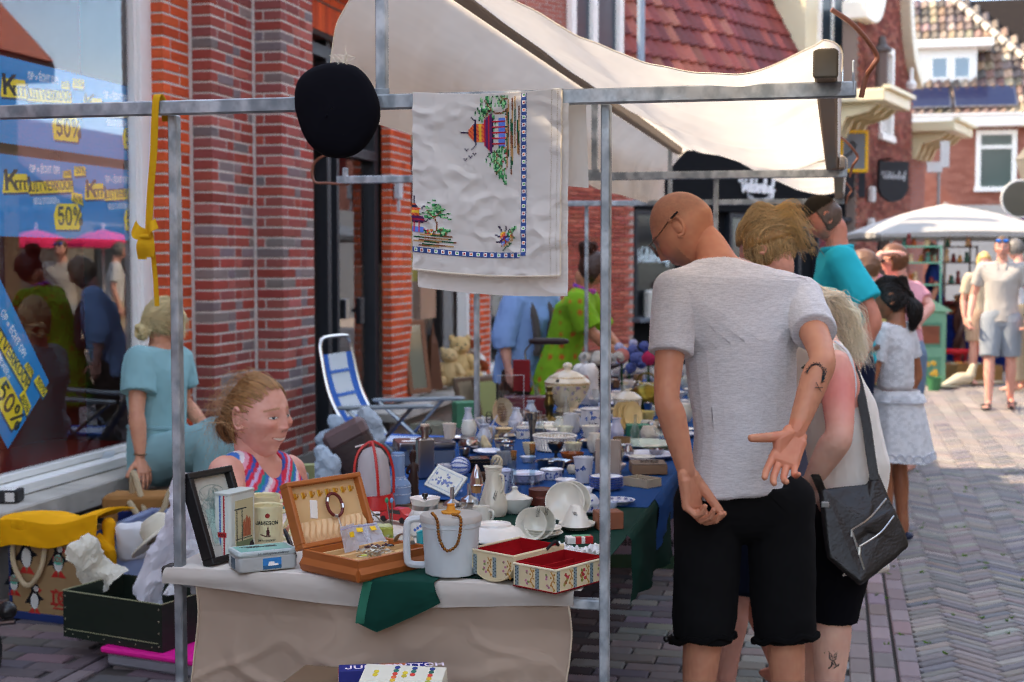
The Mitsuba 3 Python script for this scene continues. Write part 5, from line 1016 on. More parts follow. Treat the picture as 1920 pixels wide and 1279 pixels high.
ct = [[(0.0, 0.0), (0.012, -0.010), (0.026, -0.010), (0.034, 0.0), (0.026, 0.010), (0.012, 0.010), (0, 0)], [(0.012, -0.010), (-0.004, -0.016), (0.004, -0.002)], [(0.012, 0.010), (-0.002, 0.016), (0.004, 0.004)], [(0.034, -0.004), (0.050, -0.012), (0.056, -0.004)], [(0.036, 0.002), (0.052, 0.004), (0.058, 0.012)], [(0.04, 0.0), (0.046, -0.002)], [(0.05, -0.016), (0.042, -0.020)],
      [(0.010, -0.005), (0.024, -0.006)], [(0.010, 0.005), (0.024, 0.006)], [(0.016, 0), (0.030, 0)], [(0.0, 0.026), (-0.006, 0.030)], [(-0.012, 0.032), (-0.018, 0.034)], [(0.008, 0.024), (0.012, 0.028)], [(-0.026, 0.036), (-0.032, 0.036)]]
ink(vest, 'tattoo', ct, J['knR']*.62+J['anR']*.38, J['anR'], 0.0560, -FWV-0.1*RTV, 0.0032)
bg = Th('shoulder_bag', 'black leather shoulder bag with two silver zips on the woman in the white vest', 'bag')
cn = [(-0.032, 4.341, 0.83), (-0.006, 4.285, 0.652), (0.075, 4.279, 0.587), (0.201, 4.396, 0.675), (0.163, 4.413, 0.769), (0.118, 4.439, 0.869)]; cn = np.array(cn); ce = cn.mean(0); nb = unit(A(*EYE)-ce)
def soft(P, th, n=14):
    o = outline(P-ce, 60); return TM(Manifold.hull_points(np.vstack([ce+o*k+nb*d for k, d in ((0.93, th), (1.0, th*.55), (1.0, -th*.55), (0.93, -th))])))
m = union([hull(*[bl(p, .016) for p in (cn[0], cn[1], cn[2], ce)]), hull(*[bl(p, .018) for p in (cn[2], cn[3], cn[4], ce)]), hull(*[bl(p, .016) for p in (cn[4], cn[5], ce)]), hull(bl(cn[0], .014), bl(ce, .03), bl(cn[1], .016)), hull(bl(cn[0], .012), bl(ce+A(0, 0, .02), .022), bl(cn[5]-A(0, 0, .03), .012)), hull(bl(ce-nb*.03, .03), bl(cn[1], .016), bl(cn[3], .016), bl(cn[2], .016)), hull(bl(ce+nb*.012, .022), bl(cn[3], .016), bl(cn[4], .016))])
t = TM(m.refine_to_length(.012)); t = trimesh.Trimesh(t.vertices, t.faces, process=True); trimesh.smoothing.filter_taubin(t, iterations=12); bg.p('body', wob(t, .004, 14, 2), 'leather', C('#1c1917'), True)
bg.p('zip', tube(spl([(0.048, 4.256, 0.736), (0.1, 4.275, 0.771), (0.151, 4.351, 0.819)], 14), .0028, 6), 'metal', C('#c9c9c9')); bg.p('zip', tube(spl([(0.073, 4.249, 0.69), (0.132, 4.29, 0.725), (0.174, 4.364, 0.765)], 14), .0028, 6), 'metal', C('#c9c9c9'))
bg.p('zip_pull', cat(tube([(0.05, 4.241, 0.74), (0.049, 4.24, 0.721)], .005, 6), tube([(0.073, 4.244, 0.69), (0.072, 4.242, 0.668)], .005, 6), tube([(0.052, 4.246, 0.73), (0.086, 4.243, 0.624)], .004, 6)), 'metal', C('#b9b9b9'))
def strap(ps, w_=.022, n=24):
    p = spl(np.array(ps), n); return cat([tube(p+RTV*o, .0035, 6, flat=1.0) for o in np.linspace(-w_/2, w_/2, 6)])
bg.p('strap', strap([(0.118, 4.418, 0.864), (0.105, 4.44, 0.943), (0.088, 4.484, 1.053), (0.051, 4.535, 1.197), (-0.011, 4.565, 1.253), (-0.094, 4.481, 1.198)]), 'leather', C('#17140f'))
bg.p('strap', strap([(-0.032, 4.34, 0.822), (-0.048, 4.329, 0.864), (-0.059, 4.328, 0.888)], .02), 'leather', C('#17140f')); bg.p('buckle', box(.024, .006, .018, .002).apply_transform(Tr(*(-0.028, 4.314, 0.791))), 'metal', C('#cfcfcf'))
# ---- blond woman with the hair clip
x, y, _ = (-0.271, 5.032, 0.758)
J, R = stand(x, y, -75, 1.70, 8); J['hed'] = A(*(-0.248, 5.064, 1.583)); J['nck'] = A(*(-0.219, 5.132, 1.397))
J['knR'] = A(*(-0.263, 5.01, 0.343)); J['anR'] = A(*(-0.184, 5.064, 0.084)); J['toR'] = A(*(-0.227, 5.104, 0.047)); J['knL'] = A(*(-0.333, 4.892, 0.367)); J['anL'] = A(*(-0.358, 4.87, 0.094)); J['toL'] = A(*(-0.42, 4.906, 0.057)); J['hipL'] = A(*(-0.318, 4.961, 0.607)); J['hipR'] = A(*(-0.257, 5.026, 0.598))
def legt(v, c, s): return np.where((v[:, 2:3] < .7) & (np.linalg.norm(v-s.J['knR'], axis=1) < np.linalg.norm(v-s.J['knL'], axis=1))[:, None], c*A(.82, .68, .6), c)
clip = Person('woman with blond hair pinned up, hidden behind the bald man', J, (facing(-75, 18), UP), 'fair', 0.98, fem=True, tone=legt)
clip.top('blouse', C('#8f8a96'), sleeve=0.5); clip.legs('shorts', C('#141a2c'), 0.98, 0.022, 'cloth', 0.004)
clip.shell('hair_cap', lambda x, y, z: ((y < 0.055)*(z > -0.07)+(z > 0.03) > 0), lambda x, y, z: 0.006+0.008*(z > 0.0), C('#8f6d3c'))
clip.strands('pinned_hair', lambda x, y, z: ((y < 0.06)*(z > -0.06)+(z > 0.03)) > 0, lambda r, q: A([r[0]*.9, r[1]*.6-.02, max(r[2], .0)+.035], [r[0]*.5+.02, -.10, .04+q.normal(0, .02)], [.035+q.normal(0, .015), -.115+q.normal(0, .012), -.01+q.normal(0, .02)]).reshape(3, 3), 2200, .0010, C('#b39a70'), .012, .012, .26)
clip.strands('wisps', lambda x, y, z: (y < -.04)*(z > -.02), lambda r, q: A([r[0]+.02, -.125, r[2]+.02], [r[0]+.04+q.normal(0, .02), -.14+q.normal(0, .012), r[2]-.05+q.normal(0, .02)]).reshape(2, 3), 160, .0012, C('#b9975a'), .012, .012)
one('hair_clip', 'black claw clip in the blond pinned-up hair', 'hair clip', cat([hull(bl(clip.hp(.03, -.135, .015), .016), bl(clip.hp(.035, -.14, -.045), .011))]+[hull(bl(clip.hp(.03+.006*k, -.14, .01-.014*k), .005), bl(clip.hp(.06, -.125+.004*k, -.012*k), .004)) for k in range(4)]), 'plastic', C('#17130f'))
# ---- elderly woman with white hair
x, y, _ = (-0.132, 6.518, 1.024); J, R = stand(x, y, -95, 1.60, 16)
old = Person('elderly woman with short white hair leaning in beside the man with the cap', J, (facing(-95, 25), UP), 'fair', 1.0, fem=True, L=.02)
old.top('blouse', C('#b9b6c4'), sleeve=1.3, L=.02); old.legs('skirt', C('#5a5a6a'), 1.1, .03, L=.02)
old.shell('hair', lambda x, y, z: ((y < 0.045)*(z > -0.05)+(z > 0.05) > 0), .022, C('#b5b2ac'), rough=.014, f=50)
# ---- man in the turquoise polo
x, y, _ = (0.066, 7.689, 0.937); J, R = stand(x, y, -98, 1.90, 8, arms=dict(elL=(-.26, -.10, 1.13), wrL=(-.22, .02, .87), elR=(.24, .05, 1.13), wrR=(.2, .25, 1.0)))
tq = Person('man in a turquoise polo shirt and dark cap looking down', J, (facing(-100, 34), UP), 'red', 1.12, L=.018, paint=dict(beard='#8a7466'))
tq.top('polo_shirt', C('#2fb7c6'), sleeve=.72, infl=.022, rs=(.064, .07, .06), hem=-.03, wr=.009, belly=.05); tq.legs('trousers', C('#1a2036'), 1.9, .025)
tq.p('collar', tube([J['nck']+A(0, 0, -.01)+tq.right*.08*math.cos(a)+tq.fwd*.075*math.sin(a)+tq.upv*.01 for a in np.linspace(0, 6.283, 30)[:-1]], .016, 6, closed=True), 'cloth', C('#2aa9b9'))
tq.p('belt', tube([J['pel']+A(0, 0, .03)+tq.right*.185*math.cos(a)+tq.fwd*.15*math.sin(a) for a in np.linspace(0, 6.283, 40)[:-1]], .014, 6, closed=True), 'leather', C('#5a3a26'))
tq.shell('hair', lambda x, y, z: (y < 0.02)*(z > -0.06), .010, C('#5a4a40'))
cp = Th('cap', 'dark baseball cap on the man in the turquoise polo shirt', 'cap', at=tq.Mh)
m = head_mesh(4); v = np.asarray(m.vertices); fk = (v[m.faces][:, :, 2] > .042+0*v[m.faces][:, :, 1]).all(1); cp.p('crown', trimesh.Trimesh(v*1.07+A(0, 0, .012), m.faces[fk], process=True), 'cloth', C('#2c2622'), True)
cp.p('peak', sheet(lambda u, v: np.stack([(u-.5)*.135*(1-.25*v**2), .075+.085*v*(1-1.2*(u-.5)**2*1.0), .052-.030*v-.05*(u-.5)**2], -1), 16, 8, .004), 'cloth', C('#26211e'))
# ---- woman in yellow further back
x, y, _ = (0.206, 9.891, 1.132); J, R = stand(x, y, -20, 1.60, 5)
yl = Person('woman in pale yellow seen between the turquoise man and the girl', J, (facing(-70, 10), UP), 'fair', .98, fem=True, L=.02)
yl.top('blouse', C('#cdbf77'), sleeve=.8, hem=.1, L=.02); yl.legs('jeans', C('#7e8fa0'), 1.9, .022, L=.02); yl.shell('hair', lambda x, y, z: ((y < 0.05)*(z > -0.10)+(z > .05) > 0), .02, C('#6a4a34'), rough=.012)
# ---- person in pink shading the eyes
x, y, _ = (0.485, 10.662, 0.909); J, R = stand(x, y, -120, 1.66, 6)
J['elR'] = A(*(0.191, 10.418, 1.416)); J['wrR'] = A(*(0.3, 10.432, 1.583)); J['shR'] = A(*(0.367, 10.556, 1.319)); J['elL'] = A(*(0.666, 10.823, 1.197)); J['wrL'] = A(*(0.55, 10.583, 1.061)); J['shL'] = A(*(0.563, 10.909, 1.312))
hh = hand(J['wrR'], unit(A(*(0.433, 10.464, 1.606))-J['wrR']), -UP, (5, 10, 12, 14, 16), s=.95, side=1)
pk = Person('person in a pink polo shirt shading the eyes with one hand', J, (facing(-98, 5), UP), 'fair', 1.02, L=.018, hands=dict(R=hh))
pk.top('polo_shirt', C('#d79aa4'), sleeve=.62, L=.018, infl=.018); pk.legs('trousers', C('#6d7f96'), 1.9, .025, L=.02); pk.shell('hair', lambda x, y, z: ((y < 0.03)*(z > -0.07)+(z > .055) > 0), .014, C('#6a442c'), rough=.008)
one('sunglasses', 'black sunglasses on the person in pink', 'glasses', cat([hull(bl((s_*.034, .098, .008), (.026, .006, .018)), bl((s_*.06, .08, .01), (.006, .006, .008))) for s_ in (-1, 1)]+chain([((-.066, .08, .012), .003), ((-.078, -.02, .02), .003)])), 'gloss', C('#141212'), at=pk.Mh)
# ---- girl in white lace
x, y, _ = (0.316, 7.904, 0.05); J, R = stand(x, y, -58, 1.43, 2, arms=dict(elL=(-.27, .02, 1.10), wrL=(-.20, .24, 1.06), elR=(.25, -.02, 1.12), wrR=(.24, .06, .92)), sw=.86)
for d in 'LR': J['an'+d][2] = .075; J['to'+d][2] = .03
girl = Person('girl with a black ponytail in a white lace dress', J, (facing(-88, 12), UP), 'dark', .80, fem=True, L=.014, sub=5, hs=.97, shrink=.95)
pl = J['pel']; wz = pl[2]+.0
bod = [hull(bl(J['wst']-A(0, 0, .03), (.112, .095, .06), girl.B), bl(J['cht'], (.118, .095, .08), girl.B)), hull(bl(J['cht'], (.118, .095, .08), girl.B), bl(J['shL'], .046), bl(J['shR'], .046), bl(J['nck']-A(0, 0, .03), (.062, .055, .02), girl.B)), girl.arm_cover('L', .62, (.048, .052)), girl.arm_cover('R', .62, (.048, .052))]
girl.p('bodice', wob(fuse(bod, .012, 10), .004, 20, 2), 'lace', C('#d9dbe0'), True)
hem = .46
def skirt(u, v):
    a = u*2*math.pi; z = (wz+.06)*(1-v)+hem*v; r = .125+.075*v**.8+.010*np.sin(a*7+1)*v+.006*np.sin(a*13)*v
    return np.stack([pl[0]+np.cos(a)*r, pl[1]+np.sin(a)*r*.92, z+0*a+.008*np.sin(a*2)*v], -1)
girl.p('skirt', sheet(skirt, 90, 30), 'lace', C('#d5d8df'), True)
girl.p('waist_ruffle', cat([tube([skirt(np.array([u]), np.array([.12]))[0]*1.0+A(0, 0, .02), skirt(np.array([u+.004]), np.array([.17]))[0]+unit(A(math.cos(u*6.28), math.sin(u*6.28), 0))*.014], .010, 5, flat=.5) for u in np.linspace(0, 1, 70)]), 'lace', C('#e0e2e6'))
girl.p('lace_border', cat([tube([skirt(np.array([u+.017*math.cos(b)]), np.array([.94+.055*math.sin(b)]))[0]+unit(A(math.cos(u*6.28), math.sin(u*6.28), 0))*.004 for b in np.linspace(0, 6.28, 12)[:-1]], .0035, 5, closed=True) for u in np.linspace(0, 1, 27)[:-1]]), 'cloth', C('#b9bcc6'))
girl.p('lace_border', tube([skirt(np.array([u]), np.array([.995]))[0] for u in np.linspace(0, 1, 80)[:-1]], .005, 5, closed=True), 'cloth', C('#e6e8ea'))
girl.strands('combed_hair', lambda x, y, z: ((y < 0.045)*(z > -0.07)*(y < .0+.6*(z+.06))+(z > 0.06)) > 0, lambda r, q: A([r[0], r[1]*.5-.03, r[2]*.95+.006], [r[0]*.5, -.10, .02], [q.normal(0, .008), -.115, -.01]).reshape(3, 3), 900, .0014, C('#1c1411'), .012, .003, .3)
girl.shell('hair_cap', lambda x, y, z: ((y < 0.042)*(z > -0.075)*(y < .0+.6*(z+.06))+(z > 0.06) > 0), .009, C('#17110f'), sub=5, rough=.003)
girl.locks('ponytail', [[(.05*math.cos(a), -.05+.05*math.sin(a), .10), (.03*math.cos(a), -.10, .02), (.02*math.cos(a), -.115, -.02), (.038*math.cos(a), -.125+.03*math.sin(a), -.07), (.036*math.cos(a), -.115+.03*math.sin(a), -.13), (.015*math.cos(a), -.09, -.19)] for a in np.linspace(0, 6.28, 10)], 260, .0034, C('#1c1411'), .008, var=.3)
for d in 'LR': girl.p('shoe', fuse([hull(bl(J['an'+d]-A(0, 0, .045)-R@A(0, .03, 0), (.032, .032, .022)), bl(J['to'+d]+A(0, 0, .0), (.034, .034, .026)))], .012, 4), 'satin', C('#1c2440'), True)
# ---- man walking towards the camera
x, y, _ = (1.661, 15.439, 0.02); J, R = stand(x, y, -172, 1.80, 0, arms=dict(elL=(-.27, -.03, 1.15), wrL=(-.26, .10, .92), elR=(.27, -.06, 1.15), wrR=(.30, .08, .92)), step=.12)
wk = Person('man in a light grey polo shirt and grey shorts walking towards the camera', J, (facing(-172, 4), UP), 'fair', 1.02, L=.017, sub=5, paint=dict(brow='#5a4632'))
wk.top('polo_shirt', C('#b3aea8'), sleeve=.62, infl=.02, hem=.0, L=.016, wr=.008); wk.legs('shorts', C('#8d959e'), .93, .030, L=.016)
wk.shell('hair', lambda x, y, z: ((y < 0.03)*(z > -0.045)+(z > .062) > 0), .010, C('#5a4632'), rough=.005)
wk.p('collar', cat([hull(bl(wk.J['nck']+wk.fwd*.05+wk.right*.05*s_-A(0, 0, .0), .012), bl(wk.J['nck']+wk.fwd*.095+wk.right*.035*s_-A(0, 0, .07), .008)) for s_ in (-1, 1)]), 'cloth', C('#a9a49e'))
for d in 'LR': wk.p('sandal', cat(fuse([hull(bl(J['an'+d]-A(0, 0, .065)-R@A(0, .04, 0), (.04, .04, .012)), bl(J['to'+d]-A(0, 0, .01)+R@A(0, .05, 0), (.046, .046, .012)))], .02, 3), box(.10, .05, .035, .012).apply_transform(Tr(*(J['to'+d]-R@A(0, .03, 0)-A(0, 0, .0))) @ Rt('z', 8))), 'leather', C('#2c2622'))
one('watch', 'black wristwatch on the walking man', 'watch', tube([J['wrL']+A(0, 0, .03)+A(.033*math.cos(a), .033*math.sin(a), 0) for a in np.linspace(0, 6.28, 20)[:-1]], .011, 6, closed=True), 'plastic', C('#15171a'))
one('sunglasses', 'blue mirrored sunglasses pushed up on the walking man\'s head', 'glasses', cat([hull(bl((s_*.036, .083, .072), (.03, .012, .018)), bl((s_*.05, .07, .078), (.01, .012, .012))) for s_ in (-1, 1)]), 'mirror', C('#2f7fd6'), at=wk.Mh)
# ---- people at the far right
for (px, py, dd, face, H, lab, sh, pa_, hc, sk) in ((1912, 640, 16.6, -60, 1.80, 'grey haired man in a white shirt at the right photo edge', '#d9dade', '#b9a487', '#6a6662', 'fair'), (1838, 640, 17.5, 160, 1.64, 'blond person half hidden behind the walking man', '#c9b9a0', '#c4a58a', '#c9a868', 'fair'), (1752, 600, 19.6, -85, 1.80, 'man in a navy shirt behind the green rack', '#1c2c5c', '#2a2c36', '#3a3230', 'tan')):
    x, y, _ = {1912: (2.094, 17.489, 0.592), 1838: (1.731, 18.327, 0.541), 1752: (1.315, 20.4, 0.718)}[px]
    J, R = stand(x, y, face, H, 3); q = Person(lab, J, (facing(face, 8), UP), sk, 1.0, L=.022); q.top('shirt', C(sh), sleeve=.7, L=.022); q.legs('shorts' if px == 1838 else 'trousers', C(pa_), .8 if px == 1838 else 1.9, .025, L=.022); q.shell('hair', lambda x, y, z: ((y < 0.04)*(z > -0.06)+(z > .055) > 0), .016, C(hc), rough=.008)
# ---- woman in the green dress bending over the table
J = dict(pel=(-1.863, 9.498, 0.799), wst=(-1.823, 9.517, 0.964), cht=(-1.745, 9.496, 1.174), nck=(-1.671, 9.472, 1.356), hed=(-1.611, 9.441, 1.472), shR=(-1.69, 9.276, 1.246), shL=(-1.687, 9.669, 1.264), elR=(-1.594, 9.267, 1.063), wrR=(-1.486, 9.306, 0.955), elL=(-1.591, 9.729, 1.048), wrL=(-1.474, 9.699, 0.939),
    hipR=(-1.844, 9.398, 0.77), hipL=(-1.868, 9.597, 0.755), knR=(-1.84, 9.38, 0.445), knL=(-1.863, 9.579, 0.422), anR=(-1.856, 9.357, 0.101), anL=(-1.881, 9.555, 0.072), toR=(-1.75, 9.38, 0.083), toL=(-1.772, 9.579, 0.053))
grn = Person('woman in a green dotted dress bending over the far end of the table', J, (RTV*0.9-UP*0.75-FWV*.1, UP+RTV*.3), 'tan', 1.02, fem=True, L=.018, paint=dict(brow='#3a2418'))
def dots(v):
    q = v*A(13, 13, 13); i = np.floor(q); r_ = np.linalg.norm(q-i-.5, axis=1); h = meshkit.noise(i*3.7); b = np.outer(.85+.3*meshkit.fbm(v*9, 3), C('#7aa828'))
    w_ = (np.clip((.30-r_)*9, 0, 1)*(h > .3))[:, None]; return b*(1-w_)+w_*C('#b5582a')
sk_ = [hull(bl(J['pel']-A(0, 0, .02), (.17, .14, .1), grn.B), bl(A(J['pel'][0]+.02, J['pel'][1], .48), (.25, .22, .04))), hull(bl(J['pel'], (.17, .14, .1), grn.B), bl(J['wst'], (.15, .12, .08), grn.B))]
grn.top('dress', dots, sleeve=.9, infl=.028, L=.016, wr=.012, rs=(.07, .078, .06), extra=[fuse(sk_, .02, 5)][:0]+[union(sk_)], hem=.05)
grn.p('collar', tube([J['nck']-grn.upv*.012+grn.right*.072*math.cos(a)+grn.fwd*.066*math.sin(a) for a in np.linspace(0, 6.283, 30)[:-1]], .018, 6, closed=True), 'cloth', lambda v: np.where((meshkit.noise(v*70) > .5)[:, None], C('#c04aa0'), C('#6a4ab0')))
grn.shell('hair', lambda x, y, z: ((y < 0.05)*(z > -0.075)+(z > .04) > 0), .018, C('#3a2218'), rough=.008); grn.locks('hair_knot', [[(.02*math.cos(a), -.10, .02), (.05*math.cos(a), -.13+.04*math.sin(a), .08), (.03*math.cos(a), -.12, .13), (0, -.08, .12)] for a in np.linspace(0, 6.28, 8)], 80, .004, C('#4a2a1c'), .01)
# ---- woman in the blue shirt
x, y, _ = (-2.157, 9.62, 0.523); J, R = stand(x, y, 120, 1.58, 14, arms=dict(elR=(.26, .02, 1.14), wrR=(.24, .10, .88), elL=(-.26, .05, 1.14), wrL=(-.2, .25, .98)))
bls = Person('woman in a loose light blue shirt with a scarf, her head behind the cloth', J, (facing(110, 25), UP), 'fair', 1.05, fem=True, L=.02)
bls.top('shirt', C('#8aa9dd'), sleeve=1.35, infl=.035, hem=.10, L=.018, wr=.014, rs=(.068, .066, .055)); bls.legs('trousers', C('#3a2c26'), 1.9, .02, L=.022)
bls.p('scarf', cat([tube(spl([J['nck']+bls.right*.08*s_-bls.fwd*.03, J['cht']+bls.right*.09*s_+bls.fwd*.13+A(0, 0, .05), J['wst']+bls.right*.06*s_+bls.fwd*.19, J['pel']+bls.right*.05*s_+bls.fwd*.20+A(0, 0, .08)], 20), .028, 7) for s_ in (-1, 1)]), 'cloth', C('#5a5452')); bls.shell('hair', lambda x, y, z: ((y < 0.05)*(z > -0.08)+(z > .05) > 0), .018, C('#8a7a66'))
# ---- seller in the striped top
J = dict(pel=(-1.743, 4.014, 0.571), wst=(-1.744, 4.021, 0.694), cht=(-1.732, 4.02, 0.802), nck=(-1.723, 4.009, 0.939), hed=(-1.702, 3.98, 1.061), shR=(-1.772, 3.893, 0.897), shL=(-1.667, 4.121, 0.871), elR=(-1.699, 3.779, 0.765), wrR=(-1.565, 3.705, 0.731), elL=(-1.636, 4.149, 0.7), wrL=(-1.587, 4.002, 0.639), hipR=(-1.76, 3.958, 0.558), hipL=(-1.72, 4.069, 0.535), knR=(-1.527, 3.686, 0.608), knL=(-1.534, 3.907, 0.557), anR=(-1.579, 3.725, 0.248), anL=(-1.563, 3.93, 0.185), toR=(-1.503, 3.64, 0.25), toL=(-1.47, 3.799, 0.202))
sel = Person('smiling seller with tied-back hair in a striped sleeveless top', J, (RTV*.86-FWV*.52-UP*.04, UP-RTV*.05), 'fair', 1.12, fem=True, L=.013, sub=6, hs=1.07, smile=1.0, paint=dict(brow='#a5764e', lip='#b8625a', eyes='#4a6a80'))
STR = [C('#d23a50'), C('#e3a0b4'), C('#e6e2e6'), C('#4a78c4'), C('#2f8f94'), C('#d8405a'), C('#c9b4dc'), C('#d23a50'), C('#3f62b4')]
def stripes(v):
    q = (v-J['cht'])@unit(sel.right*.72+sel.upv*.62)*95+0.5*np.sin((v-J['cht'])@sel.upv*9)+40; i = np.floor(q).astype(int) % 9; return np.array(STR)[i]
nkc = union([hull(bl(J['nck']+sel.fwd*.03+sel.upv*.06, .06), bl(J['cht']+sel.fwd*.15+sel.upv*.10, .048), bl(J['nck']-sel.fwd*.03+sel.upv*.05, .06))])
sel.top('striped_top', stripes, sleeve=0, sh=.45, infl=.012, wr=.003, L=.007, rs=(.05, .05, .05), neck=nkc, it=8, hem=0)
sel.legs('trousers', C('#3c4660'), 1.9, .02, L=.02)
sel.shell('hair_cap', lambda x, y, z: ((y < -.03)*(z > -.07)+(z > .05)*(y < .05)) > 0, .002, C('#7a5636'), sub=5, rough=.0005, f=90)
sk = lambda x, y, z: (z > .02+.9*np.clip(y-.02, 0, 1))*(y < .068-.25*np.clip(.08-z, 0, 1)) + (y < -.028)*(z > -.07) > 0
sel.strands('swept_hair', sk, lambda r, q: A([r[0]*1.02, r[1]*.4-.025, r[2]*.95+.008], [r[0]*.6, -.10, .01+.3*r[2]], [q.normal(0, .010), -.118, -.035+q.normal(0, .012)]).reshape(3, 3), 2600, .0009, C('#a07648'), .002, .0015, .24, 12, 5)
sel.locks('bun', [[(.02*math.cos(a), -.105, -.01), (.035*math.cos(a), -.118+.015*math.sin(a), -.03), (.022*math.cos(a), -.125, -.06), (.0, -.115, -.08)] for a in np.linspace(0, 6.28, 8)], 300, .0010, C('#9a7048'), .008)
sel.strands('flyaway', lambda x, y, z: (y < .03)*(z > -.05), lambda r, q: A([r[0]*1.1, r[1]-.04, r[2]+.012], [r[0]*1.0+q.normal(0, .02), -.12+q.normal(0, .02), r[2]*.5+q.normal(0, .03)], [q.normal(0, .04), -.15+q.normal(0, .02), -.06+q.normal(0, .05)]).reshape(3, 3), 220, .0005, C('#a8825a'), .012, .014)
one('necklace', 'thin black cord around the seller\'s neck', 'necklace', tube([J['nck']+sel.right*.066*math.cos(a)+sel.fwd*(.070*math.sin(a)+.012*max(math.sin(a), 0))-sel.upv*(.028+.055*max(math.sin(a), 0)**2) for a in np.linspace(0, 6.283, 50)[:-1]], .0013, 5, closed=True), 'plastic', C('#1a1416'))
# ---- woman in teal sitting on the ledge
J = dict(pel=(-3.387, 6.616, 0.569), wst=(-3.389, 6.626, 0.743), cht=(-3.402, 6.633, 0.924), nck=(-3.383, 6.647, 1.093), hed=(-3.361, 6.66, 1.216), shL=(-3.411, 6.483, 1.032), shR=(-3.369, 6.821, 1.01), elL=(-3.385, 6.392, 0.776), wrL=(-3.352, 6.367, 0.565), elR=(-3.347, 6.844, 0.786), wrR=(-3.173, 6.723, 0.677), hipL=(-3.342, 6.492, 0.551), hipR=(-3.36, 6.692, 0.523), knL=(-2.981, 6.404, 0.619), knR=(-3.023, 6.652, 0.629), anL=(-2.997, 6.378, 0.234), anR=(-3.005, 6.633, 0.228), toL=(-2.904, 6.347, 0.204), toR=(-2.904, 6.603, 0.197))
hl = hand(J['wrL'], unit(A(*(-3.296, 6.321, 0.443))-J['wrL']), FWV*.6-RTV*.5, (10, 14, 16, 18, 20), s=.92, side=-1, spread=5)
tl = Person('woman in a teal linen suit with pinned-up blond hair sitting on the shop ledge', J, (RTV*.75+FWV*.6, UP), 'tan', 1.05, fem=True, L=.015, hands=dict(L=hl))
tl.top('blouse', C('#7fa3a6'), sleeve=.62, infl=.026, wr=.010, rs=(.064, .074, .06), hem=.03); tl.legs('trousers', C('#7b9b9e'), 1.7, .03, wr=.012, hipz=.05)
tl.p('belt', tube([J['wst']-A(0, 0, .06)+tl.right*.172*math.cos(a)+tl.fwd*.135*math.sin(a) for a in np.linspace(0, 6.283, 40)[:-1]], .012, 6, closed=True), 'cloth', C('#76979b'))
tl.shell('hair_cap', lambda x, y, z: ((y < 0.05)*(z > -0.06)+(z > .04) > 0), .004, C('#8f7d54'), rough=.002)
tl.strands('pinned_hair', lambda x, y, z: ((y < 0.055)*(z > -0.06)+(z > 0.03)) > 0, lambda r, q: A([r[0]*1.0, r[1]*.5-.02, r[2]*.9+.02], [r[0]*.6, -.10, .02], [q.normal(0, .02), -.12, -.04+q.normal(0, .015)]).reshape(3, 3), 1300, .0015, C('#c4b283'), .014, .005, .2)
tl.locks('bun', [[(.05*math.cos(a), -.10+.02*math.sin(a), -.04+.04*math.sin(a)), (.03*math.cos(a+1), -.145, -.04+.03*math.sin(a+1)), (.05*math.cos(a+2.2), -.115, -.045+.045*math.sin(a+2.2))] for a in np.linspace(0, 6.28, 9)], 110, .0035, C('#c9b684'), .006); tl.locks('fringe', [[(.07*k, .05, .06), (.085*k, .075, .02), (.075*k, .07, -.07)] for k in (.4, .7, 1.0)], 60, .002, C('#d3c49a'), .01)
one('bracelet', 'thin bracelet on the wrist of the woman in teal', 'bracelet', tube([J['wrL']+A(.036*math.cos(a), .036*math.sin(a), .012) for a in np.linspace(0, 6.28, 20)[:-1]], .003, 5, closed=True), 'brass', C('#8a6a4a'))
# ================================================================ goods on the table
PF = dict(cup=[(0, .05), (.45, .03), (.5, 0), (.55, .04), (.78, .35), (.93, .75), (1, 1), (.95, 1), (.88, .74), (.7, .3), (0, .12)],
    bowl=[(0, .06), (.42, .05), (.45, 0), (.5, .05), (.75, .3), (.94, .75), (1, 1), (.96, 1.0), (.9, .75), (.65, .25), (0, .14)],
    mug=[(0, 0), (.92, 0), (.98, .03), (1, .1), (1, .97), (.97, 1), (.9, .97), (.9, .1), (0, .07)],
    plate=[(0, .3), (.55, .25), (.58, 0), (.62, .2), (.7, .3), (1, .95), (1, 1.05), (.72, .55), (.6, .45), (0, .42)],
    jar=[(0, 0), (.7, 0), (.74, .03), (1, .35), (1, .7), (.8, .9), (.78, 1), (0, 1)],
    bottle=[(0, .0), (.95, 0), (1, .03), (1, .5), (.9, .58), (.42, .74), (.34, .9), (.40, .93), (.40, 1), (.3, 1), (.28, .75), (.85, .55), (.92, .06), (0, .04)],
    vase=[(0, 0), (.6, 0), (.62, .03), (1, .35), (.95, .5), (.55, .78), (.5, .9), (.66, 1), (.6, 1), (.45, .9), (.5, .78), (0, .7)],
    can=[(0, 0), (.97, 0), (1, .02), (1, .98), (.97, 1), (.93, .97), (0, .97)], lid=[(1, 0), (1, .15), (.9, .35), (.5, .62), (.16, .7), (.12, .78), (.2, .9), (.12, 1), (0, 1)],
    goblet=[(0, 0), (.7, 0), (.68, .06), (.2, .14), (.16, .35), (.3, .45), (.8, .65), (1, 1), (.95, 1), (.7, .68), (0, .55)], ball=[(0, 0), (.5, .07), (.87, .25), (1, .5), (.87, .75), (.5, .93), (0, 1)])
def prof(k, R, H): return [(r*R, z*H) for r, z in (PF[k] if isinstance(k, str) else k)]
